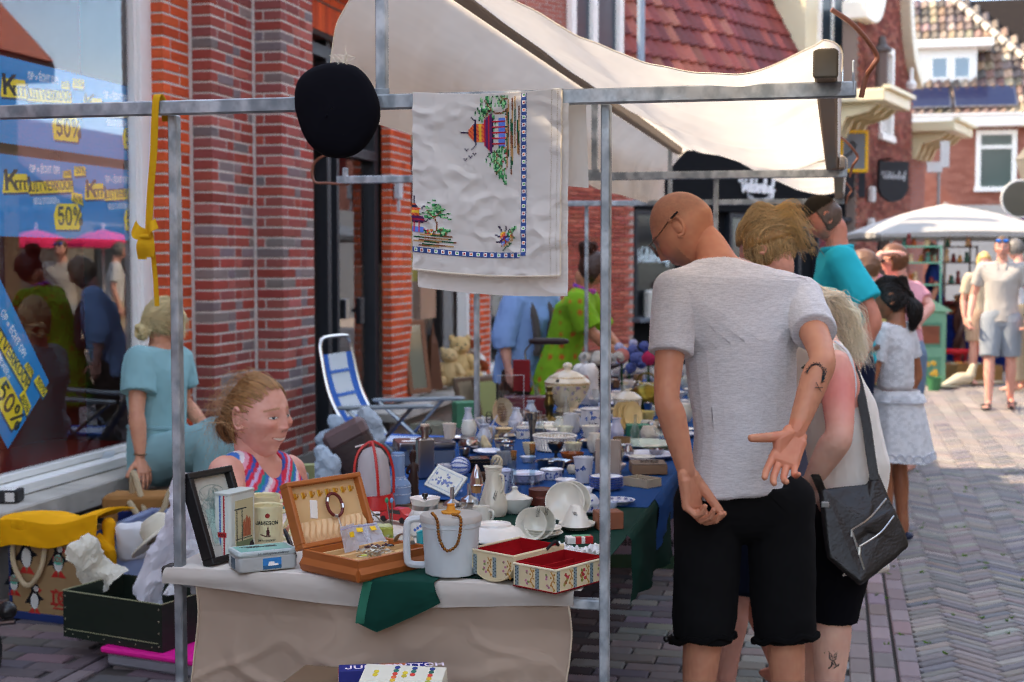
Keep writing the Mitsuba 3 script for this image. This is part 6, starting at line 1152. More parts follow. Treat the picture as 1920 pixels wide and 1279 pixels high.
def deco(th, k, R, H, at, col, n=26, z0=.2, z1=.9, s=.007, seed=0, of=None, name='painting', a0=0, a1=6.283, m='china'):
    """brush-stroke leaves laid on a turned surface"""
    p = np.array(PF[k] if isinstance(k, str) else k, float)*A(R, H); i = int(np.argmax(p[:, 1]+1e-6*p[:, 0])); p = p[:i+1]; p = p[np.argsort(p[:, 1], kind='stable')]; r_ = np.random.default_rng(seed+7); v, f = [], []
    for _ in range(n):
        a, z = r_.uniform(a0, a1), r_.uniform(z0, z1)*H; t = r_.uniform(0, 6.28)
        for q in range(r_.integers(2, 5)):
            t2 = t+q*1.1; l, w = s*r_.uniform(.7, 1.6), s*r_.uniform(.25, .5); c = np.cos(np.arange(7)*6.283/7), np.sin(np.arange(7)*6.283/7)
            u = l*(c[0]*.5+.5)*math.cos(t2)-w*c[1]*math.sin(t2); w2 = l*(c[0]*.5+.5)*math.sin(t2)+w*c[1]*math.cos(t2); zz = np.clip(z+w2, p[0, 1]+.001, H*.99); rr = np.interp(zz, p[:, 1], p[:, 0])+.0007; aa = a+u/np.maximum(rr, .004)
            b = len(v); v += list(np.stack([rr*np.cos(aa), rr*np.sin(aa), zz], 1)); f += [[b, b+e, b+e+1] for e in range(1, 6)]
    th.p(name, xf((np.array(v), np.array(f)), at), m, col, smooth=False, of=of, kind='stuff')
def wrapc(m, r, a0):
    """bend an xy drawing round a z cylinder, centred at angle a0 (seen from outside)"""
    m = m.copy(); x, y, z = m.vertices.T; a = a0+x/r; m.vertices = np.stack([(r+z)*np.cos(a), (r+z)*np.sin(a), y], 1); return m
CAM = math.radians(-90+13)                                 # the direction in which the front of a thing looks
def hnd(R, z0, z1, out, r=.004, a=0.0, n=14): return tube(spl([(R*.95, 0, z1), (R+out*.7, 0, z1+.002), (R+out, 0, (z0+z1)/2+.006), (R+out*.5, 0, z0+.004), (R*.9, 0, z0)], n), r, 7).apply_transform(Rt('z', a))
def lt(name, label, cat_, pos, R, H, k, m, col, group=None, n=26, at=np.eye(4), part=None, **kw):
    t = Th(name, label, cat_, group, at=Tr(*pos) @ at); t.p(part or 'body', lathe(prof(k, R, H), n, **kw), m, col, 40); return t
WH, CRM, DB, ST = C('#d9d8d2'), C('#d8cfae'), C('#27479a'), C('#b5b5b8')
def lying(ex, ez_, o):
    """matrix of a drawing plane: x along ex, z along ez_ (both world vectors), at o"""
    x = unit(ex); z = np.asarray(ez_, float); z = unit(z-x*(x@z)); M = np.eye(4); M[:3, 0], M[:3, 1], M[:3, 2], M[:3, 3] = x, np.cross(z, x), z, o; return M
# -- left end of the table
M = lying(.07*RTV+.12*FWV, -.085*RTV+.2*UP, (-1.521, 3.231, 0.77))
t = Th('picture_frame', 'black box frame with a faint engraving leaning at the left table corner', 'picture frame', at=M)
t.p('frame', cat(box(.165, .036, .016, .002, (.0825, 0, 0)), box(.165, .036, .016, .002, (.0825, 0, .222)), box(.016, .036, .206, .002, (.008, 0, .016)), box(.016, .036, .206, .002, (.157, 0, .016)), box(.15, .006, .21, 0, (.0825, .012, .012))), 'satin', C('#121214'))
t.p('print', box(.133, .004, .206, 0, (.0825, .004, .016)), 'matte', C('#b9bab0'), smooth=False)
t.p('drawing', cat([tube(spl([(.03+.1*RNG.random(), .0012, .03+.17*RNG.random()) for _ in range(4)], 14), .0005, 4) for _ in range(26)]+[tube([(.0825+.045*math.cos(a), .0012, .18+.02*math.sin(a)) for a in np.linspace(0, 6.28, 20)], .0006, 4)]), 'matte', C('#7f948c')); t.p('glass_shade', box(.09, .003, .09, 0, (.09, .0025, .05)), 'matte', C('#9fb8ae'), smooth=False)
M = Tr(*(-1.494, 3.301, 0.77)) @ Rt('z', 78)
t = Th('tall_tin', 'tall white tin with tricolour stripe and painted canal houses, standing upright', 'tin', at=M)
t.p('body', rbox(.112, .052, .168, .010, (.048, .02, 0)), 'gloss', C('#c9d0c8'), 40); t.p('rim', rbox(.1135, .0535, .0025, .0105, (.048, .02, .1685)), 'satin', C('#b4bab2'))
t.p('painting', box(.076, .001, .135, 0, (.052, -.0065, .016)), 'satin', C('#b9b48c'), smooth=False)
t.p('painted_bridge', cat([box(.003, .001, .085, 0, (.02+.022*i, -.0072, .045)) for i in range(2)]+[box(.05, .001, .003, 0, (.035, -.0072, .127)), box(.07, .001, .002, 0, (.05, -.0072, .05))]), 'satin', C('#2f3a38'), smooth=False)
t.p('painted_house', cat([prism([(0, 0), (.010, 0), (.010, h), (.005, h+.009), (0, h)], .001).apply_transform(Tr(.046+.011*i, -.0072, .055) @ Rt('x', 90)) for i, h in enumerate((.035, .045, .04))]), 'satin', C('#a8603e'), smooth=False)
t.p('painted_water', box(.07, .001, .028, 0, (.052, -.0071, .017)), 'satin', C('#6f7f5a'), smooth=False)
t.p('stripe', cat(box(.001, .004, .166, 0, (-.0087, .012, .001)), ), 'satin', C('#b23a3c'), smooth=False); t.p('stripe', box(.001, .004, .166, 0, (-.0087, .024, .001)), 'satin', C('#4a68a8'), smooth=False)
t.p('badge', box(.0012, .026, .013, 0, (-.0091, .018, .06)), 'satin', C('#b5252c'), smooth=False); t.p('lettering', xf(text('XXX', .0075, .0004, True, True), Tr(-.0098, .018, .0628) @ Rt('z', -90) @ Rt('x', 90)), 'satin', C('#111'), smooth=False)
MG2 = [(0, 0), (.95, 0), (1, .03), (1, .30), (.98, .85), (1.0, .93), (1.03, .97), (1.0, 1.0), (.93, .97), (.91, .1), (0, .08)]
for i, (ps, lb) in enumerate((((-1.543, 3.642, 0.77), 'cream whiskey jug behind its twin, rear one of the pair'), ((-1.474, 3.492, 0.77), 'cream whiskey jug with black lettering and red seal, front one of the pair'))):
    t = Th('whiskey_jug', lb, 'jug', 'cream whiskey jugs', at=Tr(*ps))
    def spout(v, a):
        v = v.copy(); w_ = np.exp(-((np.angle(np.exp(1j*(a-math.radians(175)))))/.35)**2)[None, :]*np.clip((v[..., 2]-.085)/.03, 0, 1); v[..., 0] *= 1+.18*w_; v[..., 1] *= 1+.18*w_; return v
    t.p('body', lathe(prof(MG2, .0425, .113), 40, fn=spout), 'china', C('#d9d0a6'), 40); t.p('handle', hnd(.042, .02, .092, .027, .0062, 25), 'china', C('#d9d0a6'))
    if i:
        tw = lambda s_, h, z, a=CAM+.15, b=True: xf(wrapc(text(s_, h, .0004, b, True), .0430, a), Tr(0, 0, z))
        t.p('lettering', cat(tw('JAMESON', .0095, .066), tw('IRISH WHISKEY', .0045, .022)), 'satin', C('#16181a'), smooth=False); t.p('seal', xf(wrapc(prism(Point(0, 0).buffer(.0062), .0005), .0430, CAM+.2), Tr(0, 0, .09)), 'satin', C('#8f2a1e'), smooth=False)
        t.p('emblem', cat(xf(wrapc(prism(Polygon([(-.004, 0), (.004, 0), (.004, .012), (.0015, .016), (.0015, .022), (-.0015, .022), (-.0015, .016), (-.004, .012)]), .0005), .0430, CAM+.22), Tr(0, 0, .038)), xf(wrapc(prism(LineString([(-.018, .004), (-.006, 0), (.008, 0)]).buffer(.0014), .0005), .0430, CAM+.2), Tr(0, 0, .036))), 'satin', C('#4a1a18'), smooth=False)
t = one('book', 'old brown bound book lying behind the cream jugs', 'book', box(.125, .09, .04, .003), 'leather', C('#54424c'), at=Tr(*(-1.716, 3.911, 0.8)) @ Rt('z', 10)); one('paper_stack', 'pile of brown packages under the old bound book', 'package', box(.12, .10, .035, .004), 'matte', C('#6a5544'), at=Tr(*(-1.769, 4.031, 0.766)) @ Rt('z', 12))
M = Tr(*(-1.383, 3.237, 0.77)) @ Rt('z', 13+28)
t = Th('flat_tin', 'flat silver tin with a ferry picture and a green harbour lid', 'tin', at=M)
t.p('body', rbox(.150, .088, .036, .009, (.008, .012, 0)), 'satin', C('#a5a8a6'), 40); t.p('lid', rbox(.153, .091, .013, .0095, (.008, .012, .0365)), 'satin', C('#a9b6b4'), 40); t.p('lid_picture', box(.132, .07, .001, 0, (.008, .012, .0493)), 'gloss', C('#6fa8a0'), smooth=False)
t.p('lid_picture_ship', cat(box(.07, .008, .0007, 0, (.005, .020, .0503)), box(.03, .014, .0007, 0, (.03, .02, .0503)), box(.05, .004, .0007, 0, (-.02, .03, .0503))), 'satin', C('#2b3a38'), smooth=False); t.p('lettering', xf(text('S.S. AMSTERDAM HARBOUR', .0042, .0004, True, True), Tr(.02, -.0342, .0405) @ Rt('x', 90)), 'satin', C('#39434a'), smooth=False)
t.p('picture', box(.047, .001, .027, 0, (.018, -.0325, .004)), 'satin', C('#2f78b8'), smooth=False); t.p('picture_ferry', cat(box(.026, .001, .005, 0, (.02, -.0332, .012)), box(.014, .001, .005, 0, (.016, -.0332, .017))), 'satin', C('#e3e6e6'), smooth=False); t.p('picture_sea', box(.047, .001, .009, 0, (.018, -.0331, .004)), 'satin', C('#28587f'), smooth=False); t.p('picture', box(.001, .03, .027, 0, (-.0675, .012, .005)), 'satin', C('#4a5a66'), smooth=False)
one('hand_mirror', 'black oval hand mirror leaning beside the jewellery box', 'mirror', lathe([(0, 0), (.04, .001), (.042, .004), (.04, .007), (0, .008)], 28, sx=.75), 'satin', C('#1c1e20'), at=Tr(*(-1.375, 3.399, 0.8)) @ Rt('z', 20) @ Rt('y', 68) @ Rt('z', 90))
# jewellery box
e1, e2 = .162*RTV+.18*FWV, .13*RTV-.165*FWV; o = A(*(-1.274, 3.237, 0.77)); M = lying(e1, UP, o); L1, L2 = .245, .205
t = Th('jewellery_box', 'open varnished wooden jewellery box with beige lining, hooks and trinkets', 'jewellery box', at=M)
WD, LINE = C('#9a5626'), C('#c9a675')
pr_ = [(0, 0), (-.006, .006), (-.010, .020), (-.006, .026), (0, .034), (0, .052)]
def wallp_(L, ax):
    P = Polygon([(0, 0)]+pr_[1:]+[(.010, .052), (.010, .0)]); return xf(prism(P, L), np.array([[0, 0, 1, 0], [1, 0, 0, 0], [0, 1, 0, 0], [0, 0, 0, 1.0]]))
w1 = xf(wallp_(L1, 0), Tr(0, -L2, 0))
t.p('base', cat(w1, xf(wallp_(L2, 0), Tr(0, 0, 0) @ Rt('z', -90)), xf(wallp_(L2, 0), Tr(L1, -L2, 0) @ Rt('z', 90)), xf(wallp_(L1, 0), Tr(L1, 0, 0) @ Rt('z', 180)), box(L1, L2, .008, 0, (L1/2, -L2/2, .004))), 'wood', WD, smooth=20)
t.p('lining', box(L1-.022, L2-.022, .026, 0, (L1/2, -L2/2, .012)), 'cloth', LINE, smooth=False)
LM = lambda m: xf(m, Tr(0, .0, .053) @ Rt('x', -22))
t.p('lid', LM(cat(box(L1, .034, .012, .002, (L1/2, .012, 0)), box(L1, .034, .012, .002, (L1/2, .012, .158)), box(.012, .034, .146, .002, (.006, .012, .012)), box(.012, .034, .146, .002, (L1-.006, .012, .012)), box(L1-.01, .006, .16, 0, (L1/2, .025, .006)))), 'wood', C('#a5602c'))
t.p('lid_lining', LM(box(L1-.024, .004, .146, 0, (L1/2, .018, .012))), 'cloth', C('#cfae7e'), smooth=False)
t.p('satin_pocket', LM(sheet(lambda u, v: np.stack([.016+u*(L1-.032), .012-.006*np.sin(v*3.1)-.0025*np.sin(u*70+2*np.sin(v*5)), .014+.052*v], -1), 90, 10, .001)), 'satin', C('#d3b184'))
for i in range(8): t.p('hook', LM(cat(box(.010, .002, .016, .0005, (.030+.026*i, .014, .126)), tube(spl([(.030+.026*i, .012, .130), (.030+.026*i, .003, .130), (.030+.026*i, .002, .137)], 8), .0014, 5))), 'brass', C('#c9a23c'))
t.p('clasp', box(.014, .002, .008, 0, (L1/2-.06, -.001, .046)), 'brass', C('#b8923a')); 
for i in range(2): t.p('divider', box(L1-.03, .004, .02, 0, (L1/2, -.06-.06*i, .03)), 'cloth', C('#c9a97c'))
t = Th('bracelet', 'dark red leather bracelet hanging on a hook in the jewellery box lid', 'bracelet', at=M @ Tr(0, 0, .053) @ Rt('x', -22))
t.p('band', tube([(.138+.024*math.cos(a), .002, .118+.030*math.sin(a)-.022) for a in np.linspace(0, 6.283, 40)[:-1]], .0042, 7, closed=True), 'leather', C('#5e1a18')); t.p('bead', cat([tube([(.138+.024*math.cos(a+k), .0015, .096+.030*math.sin(a+k)) for k in (-.2, 0, .2)], .0056, 8) for a in (-.2, 2.6, 4.4)]), 'metal', C('#c9c9cc'))
t.p('chain', cat([tube([(.139+.002*math.cos(a), .001+.0015*math.sin(a), .062-.0055*k+.003*math.sin(a)) for a in np.linspace(0, 6.28, 8)], .0007, 4) for k in range(9)]), 'metal', C('#bdbdc0'))
t = one('card_box', 'small white folded price card in the jewellery box lid', 'card', box(.022, .004, .046, .001), 'matte', C('#dcd8cf'), at=M @ Tr(.035, -.004, .125) @ Rt('x', -18) @ Rt('y', 12))
for i, (x, y, lb) in enumerate(((.15, -.045, 'clear zip bag with a yellow sticker in the jewellery box, left one'), (.195, -.06, 'clear zip bag with a yellow sticker in the jewellery box, right one'), (.075, -.10, 'small clear zip bag lying at the front left of the jewellery box'))):
    t = Th('zip_bag', lb, 'bag', at=M @ Tr(x, y, .05) @ Rt('z', -30+20*i) @ Rt('x', -50 if i < 2 else -15))
    t.p('film', wob(sheet(lambda u, v: np.stack([(u-.5)*.055, .004*np.sin(u*3.1), v*.065], -1), 14, 14, .001), .004, 60, i), 'frosted', C('#dfe0e6')); t.p('sticker', box(.016, .001, .013, 0, (.004, -.006, .034)), 'satin', C('#e3bd1c'), smooth=False)
    t.p('seal', tube([(-.027, 0, .058), (.027, 0, .058)], .0009, 5), 'satin', C('#9a98c4'))
def heap(cx, cy, n, sc, mk): return cat([mk().apply_transform(Tr(cx+RNG.normal(0, sc), cy+RNG.normal(0, sc*.8), .048+.012*RNG.random()) @ Rt('z', RNG.uniform(0, 360)) @ Rt('x', RNG.uniform(-40, 40))) for _ in range(n)])
ring_ = lambda r=.012, q=.0012: tube([(r*math.cos(a), r*math.sin(a), 0) for a in np.linspace(0, 6.283, 14)[:-1]], q, 5, closed=True)
one('chain_heap', 'tangle of silver chains and rings at the front of the jewellery box', 'jewellery', heap(.09, -.15, 26, .022, lambda: ring_(RNG.uniform(.006, .016))), 'metal', C('#c4c0b2'), at=M)
one('bead_heap', 'dark garnet bead cluster in the middle of the jewellery box', 'jewellery', cat([icosphere(1, .004).apply_translation((.135+RNG.normal(0, .011), -.115+RNG.normal(0, .008), .048+.008*RNG.random())) for _ in range(60)]), 'gloss', C('#3a1420'), at=M)
one('brooch', 'black brooch lying in the jewellery box', 'brooch', lathe([(0, .004), (.008, .003), (.012, 0), (0, 0)], 16, c=(.185, -.115, .05)), 'gloss', C('#1a1a22'), at=M)
one('cuff_bracelet', 'silver filigree cuff standing in the right corner of the jewellery box', 'bracelet', cat([tube([(.215+.002*k, -.13+.032*math.cos(a), .050+.026*math.sin(a)) for a in np.linspace(.1, 3.0, 18)], .0014+.0006*(k % 2), 5) for k in range(7)]), 'metal', C('#a8a49c'), at=M)
one('green_brooch', 'yellow green stone brooch near the front of the jewellery box', 'brooch', lathe([(0, .006), (.007, .004), (.010, 0), (0, 0)], 12, c=(.055, -.165, .05)), 'gloss', C('#a5a51c'), at=M)
# jug with beads
ps = (-0.906, 3.276, 0.772)
t = Th('plastic_jug', 'frosted white plastic jug with handle and lid standing on the green cloth', 'jug', at=Tr(*ps))
t.p('body', lathe([(0, .003), (.060, .003), (.064, .006), (.067, .05), (.071, .115), (.072, .120), (.0745, .121), (.0745, .139), (.072, .140), (.0725, .121), (.069, .112), (.065, .05), (.062, .008), (0, .006)], 12, fn=lambda v, a: v), 'milky', C('#dde4e6'), 50)
t.p('lid', lathe([(.0755, .132), (.0755, .142), (.072, .147), (.02, .149), (0, .149)], 36), 'milky', C('#d3cfc6'), 40); t.p('lid_knob', lathe([(.022, .149), (.024, .153), (.012, .155), (.008, .168), (.010, .171), (0, .172)], 20), 'milky', C('#e8a848'))
t.p('handle', tube(spl([(-.070, 0, .134), (-.094, -.004, .134), (-.106, -.006, .120), (-.106, -.006, .045), (-.098, -.005, .026), (-.064, 0, .022)], 30), .0088, 8).apply_transform(Rt('z', 13)), 'milky', C('#e2e6e8'))
lt('turquoise_cup', 'turquoise plastic beaker seen through the jug handle', 'cup', (-1.001, 3.405, 0.772), .03, .075, 'mug', 'plastic', C('#2fa3ae')); 
bp = spl([(ps[0]-.028, ps[1]-.064, ps[2]+.158), (ps[0]-.012, ps[1]-.080, ps[2]+.145), (ps[0]-.006, ps[1]-.080, ps[2]+.10), (ps[0]+.012, ps[1]-.079, ps[2]+.073), (ps[0]+.036, ps[1]-.075, ps[2]+.09), (ps[0]+.044, ps[1]-.072, ps[2]+.135), (ps[0]+.038, ps[1]-.060, ps[2]+.152), (ps[0]+.018, ps[1]-.05, ps[2]+.155)], 300)
ln_ = np.r_[0, np.cumsum(np.linalg.norm(np.diff(bp, axis=0), axis=1))]; bd = [bp[np.argmin(np.abs(ln_-q))] for q in np.arange(0, ln_[-1], .0076)]
t = Th('bead_necklace', 'string of golden brown beads hung over the plastic jug', 'necklace')
for b_ in bd: t.p('bead', icosphere(2, .0040).apply_translation(b_), 'brass', jit(C('#96622a'), .12))
# floral sewing box
e1, e2 = .122*RTV+.14*FWV, .098*RTV-.078*FWV; o = A(*(-0.73, 3.189, 0.772)); M = lying(e1, UP, o); L1, L2, H = .186, .126, .052
t = Th('sewing_box', 'open floral tapestry sewing box lined with red cloth', 'box', at=M); RED, TAP = C('#8f0f16'), C('#cbbd98')
def openbox(x, y, z, th): return cat(box(x, th, z, 0, (x/2, -th/2, 0)), box(x, th, z, 0, (x/2, -y+th/2, 0)), box(th, y-2*th, z, 0, (th/2, -y/2, 0)), box(th, y-2*th, z, 0, (x-th/2, -y/2, 0)))
t.p('tray', openbox(L1, L2, H, .004), 'cloth', TAP, smooth=False); t.p('tray_lining', cat(xf(openbox(L1-.0085, L2-.0085, H+.004, .003), Tr(.00425, -.00425, .002)), box(L1-.01, L2-.01, .003, 0, (L1/2, -L2/2, .010)), box(L1-.02, .003, .03, 0, (L1/2, -L2*.3, .012))), 'cloth', RED, smooth=False)
t.p('tray_base', box(L1+.004, L2+.004, .003, .001, (L1/2, -L2/2, -.001)), 'cloth', C('#7a1016'))
rope_ = lambda pts, r=.0028: tube(np.array(pts), r, 6)
t.p('piping', cat(rope_([(0, -L2, H+.001), (L1, -L2, H+.001)]), rope_([(0, 0, H+.001), (0, -L2, H+.001)]), rope_([(L1, 0, H+.001), (L1, -L2, H+.001)])), 'cloth', C('#d9cdb0'))
def tapestry(n, seed, wd, ht):
    """stripes and flowers of the covering, drawn flat: (mesh, colour) lists"""
    r_ = np.random.default_rng(seed); out = []
    for x in np.arange(.008, wd, .062): out.append((box(.011, ht-.004, .0006, 0, (x, ht/2, 0)), C('#7d8a8c'))); out.append((cat([box(.003, .003, .0006, 0, (x-.003+.006*(q % 2), .004+q*.0042, .0004)) for q in range(int(ht/.0045))]), C('#39464a')))
    for x in np.arange(.038, wd, .062):
        big = r_.random() < .5
        for q in range(9 if big else 6):
            a, d = r_.uniform(0, 6.3), r_.uniform(0, .012 if big else .007); y0 = ht*.5 if big else ht*(.3+.4*(q % 2)); out.append((prism(Point(x+d*math.cos(a), y0+d*math.sin(a)*1.2).buffer(.0042 if big else .0030, quad_segs=2), .0006), [C('#9a2a30'), C('#b0384a'), C('#7a7a3a'), C('#8c8a48')][q % 4] if big else [C('#a05a82'), C('#7a8a4a'), C('#b06a8a')][q % 3]))
        vs = [(x+.016+.004*math.sin(q), ht*q/12) for q in range(1, 12)]; out.append((prism(LineString(vs).buffer(.0011), .0006), C('#b07a34')))
        for q in range(5): out.append((prism(Point(x+.016+.005*(-1)**q, ht*(.15+.17*q)).buffer(.0024, quad_segs=2), .0006), C('#a8762e')))
    return out
def apply_tap(lst, Mt, name):
    ms = [xf(m, Mt) for m, _ in lst]; t.p(name, cat(ms), 'cloth', np.vstack([np.tile(c, (len(m.faces), 1)) for m, c in lst]), smooth=False)
apply_tap(tapestry(0, 2, L1-.004, H), Tr(.002, -L2-.0003, 0) @ Rt('x', 90), 'tapestry'); apply_tap(tapestry(0, 5, L2-.004, H), Tr(-.0003, -.002, 0) @ Rt('z', -90) @ Rt('x', 90), 'tapestry')
# the lid: a rounded trough lying open behind the tray
def trough(u, v, k=1.0):
    a = math.pi*(v*1.0); return np.stack([u*L1, .075-.070*np.cos(a)*k-.004, .068-.066*np.sin(a)**.8*k], -1)
LT_ = Tr(0, .0, 0)
t.p('lid', xf(sheet(lambda u, v: trough(u, v), 4, 28, .003), LT_), 'cloth', TAP); t.p('lid_lining', xf(sheet(lambda u, v: trough(u*.98+.01, v*.98+.01, .95)+np.stack([0*u, 0*u, .002+0*u], -1), 4, 28), LT_), 'cloth', RED)
en = Polygon([(.075-.070*math.cos(a)-.004, .068-.066*math.sin(a)**.8) for a in np.linspace(0, math.pi, 24)])
for x in (0, L1-.003): t.p('lid_end', xf(prism(en, .003), Tr(x, 0, 0) @ np.array([[0, 0, 1, 0], [1, 0, 0, 0], [0, 1, 0, 0], [0, 0, 0, 1.0]])), 'cloth', TAP if x == 0 else RED, smooth=False)
apply_tap([(m, c) for m, c in tapestry(0, 9, .118, .052) ], Tr(-.0006, .130, .008) @ Rt('z', -90) @ Rt('x', 90), 'tapestry')
t.p('piping', cat(rope_([(0, .002, .068), (L1, .002, .068)]), rope_([(0, .141, .068), (L1, .141, .068)]), rope_([(0, .0, .068), (0, .141, .068)])), 'cloth', C('#cfc0a0')); t.p('cord_handle', tube(spl([(.12, .0, .066), (.135, -.004, .078), (.15, -.004, .082), (.165, .0, .070)], 14), .0042, 6), 'cloth', C('#2a2628'))
# -- white tea set
LF = C('#7d8078')
def leafmark(t, M, of=None):
    t.p('leaf_print', xf(cat([tube(spl([(0.002*q, .0, 0), (.002*q+.004, .0, .012+.003*(q % 2)), (.002*q+.009, 0, .026+.004*(q % 3))], 8), .0006, 4, flat=1) for q in range(-2, 3)]), M), 'matte', LF)
def saucers(pos, n, R, lb, grp=None):
    for i in range(n): lt('saucer', f'white saucer, {["lowest", "second", "third", "top"][i]} of the stack {lb}', 'saucer', (pos[0]+RNG.normal(0, .002), pos[1]+RNG.normal(0, .002), pos[2]+.0065*i), R, .013, 'plate', 'china', C('#d6d4c8'))
t = Th('covered_dish', 'upturned white serving dish on plates behind the sewing box', 'dish', at=Tr(*(-0.894, 3.667, 0.772)))
t.p('plate', lathe(prof('plate', .088, .015), 40), 'china', WH); t.p('dish', lathe([(.084, .012), (.085, .017), (.070, .038), (.048, .047), (.046, .053), (.043, .053), (.042, .049), (0, .049)], 40), 'china', C('#dedcd6'), 40)
CUP = [(0, .04), (.30, .03), (.32, 0), (.36, .03), (.60, .35), (.85, .78), (1, 1), (.97, 1), (.82, .76), (.56, .34), (.2, .1), (0, .09)]
saucers((-0.783, 3.783, 0.772), 3, .056, 'under the tilted cups'); saucers((-0.715, 3.911, 0.772), 2, .052, 'under the upturned cup'); saucers((-0.752, 4.164, 0.772), 4, .046, 'beside the delft teapot')
for (ps, lb, tl_) in (((-0.799, 3.742, 0.81), 'tilted white cup behind its twin, left one of the pair', -38), ((-0.781, 3.76, 0.812), 'tilted white cup showing its inside and grey leaf print, right one of the pair', -30)):
    Mc = Rt('z', 13+tl_*.6) @ Rt('x', 74) @ Tr(0, 0, -.030); t = lt('tea_cup', lb, 'cup', ps, .046, .056, CUP, 'china', C('#d3d1c6'), at=Mc); leafmark(t, Tr(.012, .022, .042) @ Rt('x', -40))
t = lt('tea_cup', 'upside down white cup with a grey leaf print on two saucers', 'cup', (-0.707, 3.873, 0.79), .044, .056, CUP, 'china', C('#d6d4ca'), at=Tr(0, 0, .056) @ Rt('x', 180)); leafmark(t, Tr(0, .034, .012) @ Rt('x', 30))
for ps, lb, q in (((-0.75, 4.04, 0.8), 'white bowl leaning upright, rear one of two', 0), ((-0.765, 4.019, 0.8), 'white bowl with grey leaf print leaning upright, front one of two', 1)):
    t = lt('bowl', lb, 'bowl', ps, .058, .022, 'bowl', 'china', C('#d4d2c6'), at=Tr(0, 0, .028) @ Rt('z', 5) @ Rt('x', 72)); q and leafmark(t, Tr(.02, -.01, .012) @ Rt('x', 90))
t = lt('sauce_boat', 'white covered sauce boat beside the tilted cups', 'sauce boat', (-0.94, 4.121, 0.772), .044, .045, 'bowl', 'china', C('#cfd0c8'), sx=1.25); t.p('lid', lathe([(.043, .046), (.03, .054), (.012, .062), (.006, .072), (.009, .079), (0, .082)], 26, sx=1.2), 'china', C('#d4d4cc'))
t = Th('carton', 'small white, red and green carton on the dark green cloth', 'carton', at=Tr(*(-0.671, 3.718, 0.772)) @ Rt('z', 22)); t.p('box', box(.070, .035, .018, .001), 'satin', C('#d4d2cc')); t.p('red_panel', cat(box(.016, .0355, .0184, 0, (-.004, 0, 0)), box(.022, .0357, .0186, 0, (.025, 0, 0))), 'satin', C('#a81e22'), smooth=False); t.p('green_panel', box(.05, .02, .0188, 0, (.008, .008, 0)), 'satin', C('#4f8f6a'), smooth=False)
t = Th('lace_doily', 'crumpled white lace doily on the dark green cloth', 'doily', at=Tr(*(-0.654, 3.565, 0.772)))
t.p('lace', wob(sheet(lambda u, v: np.stack([(u-.5)*.13, (v-.5)*.09, .012+.010*np.sin(u*9)*np.cos(v*7)+.004*np.sin(u*60)], -1), 60, 40), .006, 30, 3), 'lace', WH, True); t.p('edging', cat([tube([(.066*math.cos(b)+.004*math.cos(a), .046*math.sin(b)+.004*math.sin(a), .016+.008*math.sin(b*3)) for a in np.linspace(0, 6.28, 9)[:-1]], .0008, 4, closed=True) for b in np.linspace(0, 6.28, 46)]), 'cloth', WH)
one('wooden_block', 'reddish brown wooden box at the right table edge behind the post', 'box', box(.075, .06, .05, .002), 'wood', C('#7c4a34'), at=Tr(*(-0.628, 3.947, 0.772)) @ Rt('z', 25))
# -- around the red lantern
t = Th('lantern', 'white globe lantern in a red wire cage on a red base', 'lantern', at=Tr(*(-1.367, 4.088, 0.772)) @ Rt('y', -4))
t.p('globe', lathe([(.046, .035), (.049, .06), (.050, .12), (.044, .160), (.028, .185), (0, .195)], 30), 'milky', C('#cfcfd2'), 50); t.p('base', lathe([(0, 0), (.056, 0), (.060, .006), (.054, .045), (.050, .047), (.050, .040), (0, .04)], 30), 'plastic', C('#b01c1a'))
for i in range(4): a = i*1.571+.5; t.p('cage_wire', tube(spl([(.057*math.cos(a), .057*math.sin(a), .045), (.060*math.cos(a), .060*math.sin(a), .12), (.044*math.cos(a), .044*math.sin(a), .178), (.012*math.cos(a), .012*math.sin(a), .205), (0, 0, .206)], 22), .0042, 7), 'plastic', C('#b8201c'))
t.p('hook', tube([(0, 0, .206), (-.05, -.01, .195)], .0025, 6), 'plastic', C('#d0d0d0'))
t = lt('blue_vase', 'matt light blue vase with white zigzag band', 'vase', (-1.336, 4.211, 0.774), .040, .158, [(0, 0), (.96, 0), (1, .03), (1, .34), (.92, .40), (.55, .50), (.52, .53), (.52, .98), (.47, 1), (.43, .97), (0, .9)], 'matte', C('#7f9cc4'))
t.p('ring', cat([tube([(r*math.cos(a), r*math.sin(a), z) for a in np.linspace(0, 6.283, 30)[:-1]], .0009, 5, closed=True) for r, z in ((.0405, .052), (.0405, .03), (.022, .082), (.0213, .15))]), 'matte', C('#c5d2e4')); t.p('zigzag', cat([tube([((.039-.016*(q % 2))*math.cos(q*.35), (.039-.016*(q % 2))*math.sin(q*.35), .057+.021*(q % 2)), ((.039-.016*((q+1) % 2))*math.cos((q+1)*.35), (.039-.016*((q+1) % 2))*math.sin((q+1)*.35), .057+.021*((q+1) % 2))], .0011, 4) for q in range(18)]), 'matte', C('#d3dde9'))
fb = Tr(*(-1.307, 4.279, 0.774)) @ Rt('z', 40); S_ = lambda *a: A(*a)
body = limb([S_(0, 0, .0), S_(0, 0, .03), S_(0, .002, .06), S_(0, -.004, .085), S_(0, 0, .105), S_(0, .002, .118)], [.017, .016, .018, .012, .012, .006])+limb([S_(0, .004, .118), S_(0, .005, .135), S_(0, -.002, .15)], [.0085, .011, .009])+limb([S_(.011, 0, .108), S_(.018, .010, .09), S_(.012, .022, .085)], [.006, .005, .004])+limb([S_(-.011, 0, .108), S_(-.018, .008, .088), S_(-.008, .02, .08)], [.006, .005, .004])
